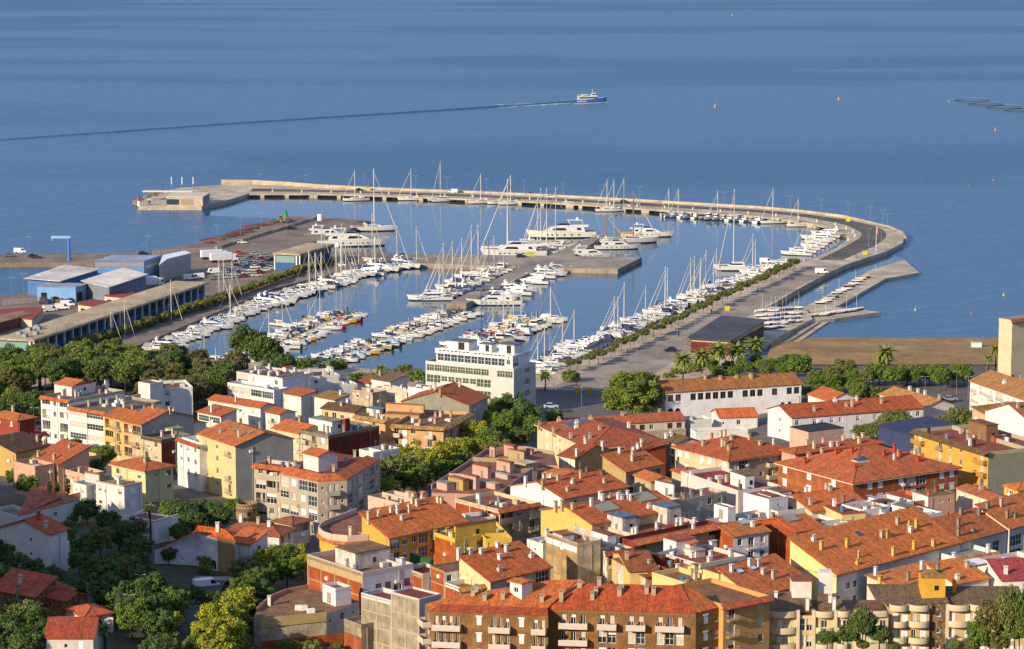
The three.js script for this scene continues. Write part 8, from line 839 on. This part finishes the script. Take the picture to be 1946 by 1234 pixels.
function catamaran(x, y, len, deg, label, mast) { const o = thing('catamaran', label, 'catamaran', null, G(x, y, 0)), s = len / 13; o.rotation.y = deg * Math.PI / 180; o.scale.setScalar(s); for (const z of [-2.6, 2.6]) { const h = hullGeo(13, 1.7, 1.5, { fine: 0.4, sheer: 0.1 }), g = h.hull.build('hull', white, o), d = h.deck.build('hull_deck', white, o); g.position.z = d.position.z = z; } const b = new Mb(); b.fbox(AX, -5, 1.5, 0.9, 1.5, -2.4, 2.4, true); b.build('bridge_deck', white, o); const c = new Mb(); house(c, -3.2, 2.2, 1.5, 2.7, 2.2, 1.6, 1.6, 0.2); c.build('cabin', white, o); const w = new Mb(); house(w, -2.6, 1.7, 1.9, 2.4, 2.1, 1.85, 0.7, 0.1); w.build('windows', M.tinted, o); const n = new Mb(); n.quad(V(1.5, 1.35, -2), V(5.2, 1.35, -2), V(5.2, 1.35, 2), V(1.5, 1.35, 2)); n.build('trampoline', M.rubber, o); addRig(o, mast / s, '#24365e'); o.traverse(q => { q.castShadow = true; }); }
catamaran(838, 383, 13, 205, 'white catamaran moored against the outer mole', 21); catamaran(1396, 513, 16, 185, 'racing catamaran with very tall mast and teal sail cover', 34);
// dinghies and kayaks drawn up on the small pier and the boat park
const dinghyP = (css) => mat('g' + css, () => { const o = new THREE.Group(), h = hullGeo(4.4, 1.6, 0.55); h.hull.build('hull', plain(css, 0.4), o); h.deck.build('deck', plain('#e6e2d8', 0.5), o); return o; });
const dinghy = (x, y, css, deg, e, mast, lab) => { const o = dinghyP(css).clone(); o.name = numbered('dinghy'); o.position.copy(G(x, y, e + 0.4)); o.rotation.y = deg * Math.PI / 180; scene.add(o); if (mast) { const m = new Mb(); m.tube(V(0.6, 0.4, 0), V(0.6, mast, 0), 0.05, 0.04, 5); m.build('mast', mastM, o); } tag(o, lab, 'dinghy', lab); };
for (let i = 0; i < 12; i++) dinghy(1562 + i * 7.5 + rr(-2, 2), 577 - i * 4.6 + rr(-1, 1), ['#e9e6e0', '#e9e6e0', '#6a6aa0', '#b5503a'][i % 4 === 3 ? pick([2, 3]) : 0], rr(-8, 8), 1.2, i % 4 === 0 ? 6 : 0, 'racing dinghy laid out across the small concrete pier');
for (let i = 0; i < 14; i++) dinghy(1545 + i * 6.6 + rr(-2, 2), 601 - i * 0.9 + rr(-1.5, 1), i === 0 ? '#d8a23a' : '#ece9e2', rr(10, 30), 1.2, i % 3 === 0 ? 6 : 0, 'sailing dinghy parked on the pointed slip');
for (let i = 0; i < 46; i++) { const r = Math.floor(i / 10), t = i % 10; dinghy(1446 + t * 7.6 + rr(-2, 2) + r * -1, 592 + r * 8.5 - t * 0.6 + rr(-1.5, 1.5), pick(['#ece9e2', '#ece9e2', '#ece9e2', '#7f8fc0', '#4f6aa8']), rr(-10, 20), 1.9, i % 3 === 0 ? rr(5, 7.5) : 0, 'sailing dinghy in the rows of the boat park'); }
// passenger boat heading out, with its wake
{ const p = G(1124, 194, 0), o = thing('passenger_ferry', 'blue and white passenger boat steaming out to sea', 'ferry', null, p); o.rotation.y = 0.12; o.scale.setScalar(1.12); const h = hullGeo(22, 6, 2.0, { sheer: 0.9, rake: 0.9 }); h.hull.build('hull', plain('#2f62b0', 0.4), o); h.deck.build('deck', white, o); const b = new Mb(); for (const z of [-1, 1]) b.quad(V(-11, 0.5, z * 2.5), V(-4, 0.55, z * 2.85), V(-4, 1.1, z * 2.95), V(-11, 1.0, z * 2.62)); b.build('white_band', white, o); const c = new Mb(); house(c, -10, 5.5, 2, 4.2, 2.5, 2.4, 1.2, 0.1); c.build('saloon', white, o); const w = new Mb(); house(w, -9.4, 4.9, 2.7, 3.7, 2.52, 2.46, 0.6, 0.05); w.build('windows', M.tinted, o); const d = new Mb(); d.fbox(AX, -10.3, 3, 4.2, 4.45, -2.6, 2.6, true); d.build('upper_deck', white, o); const wh = new Mb(); house(wh, 0, 4, 4.45, 6.6, 1.8, 1.6, 0.9, 0.1); wh.build('wheelhouse', white, o); const w2 = new Mb(); house(w2, 0.3, 3.8, 5.2, 6.1, 1.78, 1.68, 0.45, 0.05); w2.build('wheelhouse_windows', M.tinted, o); for (const z of [-1.6, -0.5, 0.6, 1.6]) { const r = new Mb(); r.tube(V(-6 - z, 5, z), V(-5 - z, 5, z), 0.55, 0.55, 8); r.build('life_raft', plain('#e8e2d2'), o); } const m = new Mb(); m.tube(V(1, 6.6, 0), V(0.6, 9.5, 0), 0.12); m.build('mast', white, o); const r = new Mb(); for (const z of [-2.5, 2.5]) { r.tube(V(-10, 5.4, z), V(0, 5.4, z), 0.05, 0.05, 4); for (let x = -10; x <= 0; x += 2) r.tube(V(x, 4.4, z), V(x, 5.4, z), 0.05, 0.05, 4); } r.build('railing', white, o);
  // foam: broken white water left behind the stern and along the sides
  const foam = new Mb(), fm = std(S('#cdd6de'), { roughness: 0.8 }); const Wk = (x, y) => G(x, y, 0.06); for (let i = 0; i < 420; i++) { const t = Math.pow(rnd(), 1.8), x = 1096 - t * 150, y = 194 + t * 8 + rr(-1, 1) * (1.4 + 2.2 * t), c = Wk(x, y), s = rr(0.7, 2.6) * (1 - 0.4 * t); foam.poly(Array.from({ length: 6 }, (_, j) => c.clone().add(V(Math.cos(j * 1.047) * s * 1.6, 0, Math.sin(j * 1.047) * s * rr(0.6, 1.4))))); } for (let i = 0; i < 130; i++) { const t = rnd(), c = Wk(1092 + t * 64, 197.5 - t * 4 + rr(-0.6, 1.0)), s = rr(0.5, 1.5); foam.poly(Array.from({ length: 6 }, (_, j) => c.clone().add(V(Math.cos(j * 1.047) * s * 1.6, 0, Math.sin(j * 1.047) * s)))); } const fo = foam.mesh(fm); top(fo, 'wake_foam', 'broken white foam behind the passenger boat', 'foam', null, 'stuff');
  // the two ridges of the wake running back across the bay
  const wv = new Mb(); [[[1096, 194], [820, 212], [470, 234], [200, 253], [-40, 270]]].forEach(L => { for (let k = 0; k + 1 < L.length; k++) { const a = G(...L[k], 0), b = G(...L[k + 1], 0), d = b.clone().sub(a).normalize(), n = V(d.z, 0, -d.x), w = 1.1 + k * 0.3, hh = 1.2 - k * 0.08, h2 = 1.2 - (k + 1) * 0.08; const P = (q, s, y) => q.clone().addScaledVector(n, s).setY(y); wv.quad(P(a, -w, 0.0), P(b, -w, 0.0), P(b, 0, h2), P(a, 0, hh)); wv.quad(P(a, 0, hh), P(b, 0, h2), P(b, w, 0.0), P(a, w, 0.0)); } }); structure(wv, 'wake_water', seaM);
}
// buoys
[[1359, 205, '#d88a1e', 2], [1594, 190, '#e0a020', 1.6], [1892, 249, '#d88a1e', 1.5], [1888, 344, '#d85a7a', 1.2], [1908, 562, '#d8c21e', 1], [1740, 590, '#d8c21e', 1], [1847, 598, '#d8507a', 1], [1392, 30, '#d8b050', 1.8], [1803, 194, '#d0d0c8', 1], [1841, 355, '#d85a5a', 0.8]].forEach(([x, y, c, s]) => { const o = thing('buoy', (s > 1.4 ? 'tall conical channel buoy' : 'small round mooring buoy') + ' floating in the bay, ' + ({ '#d88a1e': 'orange', '#e0a020': 'amber', '#d85a7a': 'pink', '#d8c21e': 'yellow', '#d8507a': 'magenta', '#d8b050': 'pale gold', '#d0d0c8': 'white', '#d85a5a': 'red' })[c], 'buoy', 'buoys of the bay ' + c.slice(1), G(x, y, 0)), m = new Mb(); s *= 0.5; m.tube(V(0, -0.5, 0), V(0, 0.9 * s, 0), 0.8 * s, 0.8 * s, 10); m.tube(V(0, 0.9 * s, 0), V(0, s > 0.7 ? 3.2 * s : 1.3 * s, 0), 0.75 * s, 0.15 * s, 10); m.build('float', plain(c, 0.5), o); const k = new Mb(); k.tube(V(0, 1 * s, 0), V(0, 3.6 * s, 0), 0.08 * s); k.build('topmark', plain(c, 0.5), o); });
// fish farm rings
[[1848, 192], [1874, 199], [1909, 205], [1944, 211]].forEach(([x, y], i) => { const o = thing('fish_farm_ring', 'round floating fish farm cage with railing and netting', 'fish cage', 'fish farm cages', G(x, y, 0)), R = 14, n = 28; const ring = (r, y0, t) => { const m = new Mb(); for (let k = 0; k < n; k++) { const a = k / n * 6.2832, b = (k + 1) / n * 6.2832; m.tube(V(Math.cos(a) * r, y0, Math.sin(a) * r), V(Math.cos(b) * r, y0, Math.sin(b) * r), t, t, 5, false); } return m; }; ring(R, 0.25, 0.45).build('float_ring', plain('#3a4650'), o); ring(R - 1.2, 1.8, 0.12).build('hand_rail', plain('#6f8f9a'), o); const s = new Mb(); for (let k = 0; k < n; k++) { const a = k / n * 6.2832; s.tube(V(Math.cos(a) * R, 0.2, Math.sin(a) * R), V(Math.cos(a) * (R - 1.2), 1.8, Math.sin(a) * (R - 1.2)), 0.12, 0.12, 4); } s.build('stanchions', plain('#55707c'), o); });
{ const o = thing('lifeguard_hut', 'small white beach hut with railing at the water edge', 'hut', null, G(1856, 660, 0.8)), m = new Mb(); m.box(-1.6, 0, -1, 1.6, 1.6, 1); m.build('box', M.white, o); const r = new Mb(); r.box(-1.8, 1.6, -1.2, 1.8, 1.75, 1.2); r.build('lid', plain('#b9b4a8'), o); }
// people strolling, far off: one continuous body each
const personG = (() => { const res = 36, mc = new MarchingCubes(res, plain('#444'), false, false, 60000), J = [[[0, 0.05, 0.12], [0, 0.5, 0.1], 0.07, 0.075], [[0, 0.5, 0.1], [0, 0.92, 0.08], 0.075, 0.1], [[0.22, 0.05, -0.1], [0.1, 0.5, -0.1], 0.07, 0.075], [[0.1, 0.5, -0.1], [0, 0.92, -0.08], 0.075, 0.1], [[0, 0.92, 0], [0, 1.4, 0], 0.14, 0.17], [[0, 1.38, 0.16], [0.03, 1.1, 0.24], 0.06, 0.05], [[0.03, 1.1, 0.24], [0.12, 0.86, 0.22], 0.05, 0.04], [[0, 1.38, -0.16], [-0.03, 1.1, -0.24], 0.06, 0.05], [[-0.03, 1.1, -0.24], [-0.08, 0.86, -0.22], 0.05, 0.04], [[0, 1.4, 0], [0, 1.52, 0], 0.06, 0.06], [[0.01, 1.6, 0], [0.02, 1.67, 0], 0.1, 0.1]];
  for (let k = 0; k < res; k++) for (let j = 0; j < res; j++) for (let i = 0; i < res; i++) { const p = V((i / res * 2 - 1), (j / res * 2 - 1) + 0.9, (k / res * 2 - 1)); let d = 0, e = 0; for (const [a, b, r0, r1] of J) { const A = V(...a), ab = V(...b).sub(A), t = Math.min(1, Math.max(0, p.clone().sub(A).dot(ab) / ab.lengthSq())), q = p.distanceTo(A.addScaledVector(ab, t)) - (r0 + (r1 - r0) * t); e += Math.exp(-q * 26); } d = -Math.log(e + 1e-30) / 26; mc.field[i + j * res + k * res * res] = -d; } mc.isolation = 0; mc.update(); const n = mc.count, g = new THREE.BufferGeometry(); g.setAttribute('position', new THREE.BufferAttribute(mc.positionArray.slice(0, n * 3), 3)); g.setAttribute('normal', new THREE.BufferAttribute(mc.normalArray.slice(0, n * 3), 3)); g.translate(0, 0.9, 0); return g; })();
[[1290, 640, '#2a2d33', 'in dark clothes walking on the marina promenade'], [1193, 672, '#3a2a30', 'in dark clothes under the promenade trees'], [1352, 596, '#8a3a30', 'in red clothes on the marina promenade'], [1440, 556, '#2a2d33', 'in black near the end of the tree row'], [1495, 614, '#30343c', 'in dark clothes standing in the boat park'], [1502, 614, '#d8d4cc', 'in white clothes standing in the boat park'], [1554, 492, '#c0603a', 'in orange clothes on the mole road'], [1680, 474, '#c86a4a', 'in coral clothes at the mole bend'], [1627, 490, '#3a4048', 'riding along the mole path in grey'], [1312, 644, '#3a4048', 'in grey beside the boat club'], [600, 520, '#8a2f30', 'in red on the promenade below the pavilion'], [1096, 724, '#2a2d33', 'in dark clothes near the car park barrier']].forEach(([x, y, c, l]) => { const o = new THREE.Mesh(personG, plain(c, 0.9)); o.castShadow = true; o.position.copy(G(x, y, DK + 0.03)); o.rotation.y = rnd() * 6; top(o, 'person', 'person ' + l, 'person'); });
// garden lane climbing between the hedges
{ const m = new Mb(), L = [[300, 1240], [330, 1205], [352, 1180], [372, 1155], [392, 1128], [405, 1105], [440, 1098]], W = 2.6, P = L.map(([x, y]) => { let e = 11, p; for (let k = 0; k < 4; k++) { p = G(x, y, e); e = ground(p.x, p.z) + 0.25; } return p; });
  for (let i = 0; i + 1 < P.length; i++) { const d = P[i + 1].clone().sub(P[i]).setY(0).normalize(), n = V(d.z, 0, -d.x).multiplyScalar(W); m.quad(P[i].clone().sub(n), P[i + 1].clone().sub(n), P[i + 1].clone().add(n), P[i].clone().add(n)); } structure(m, 'lane', M.asphalt); }
renderer.render(scene, camera);
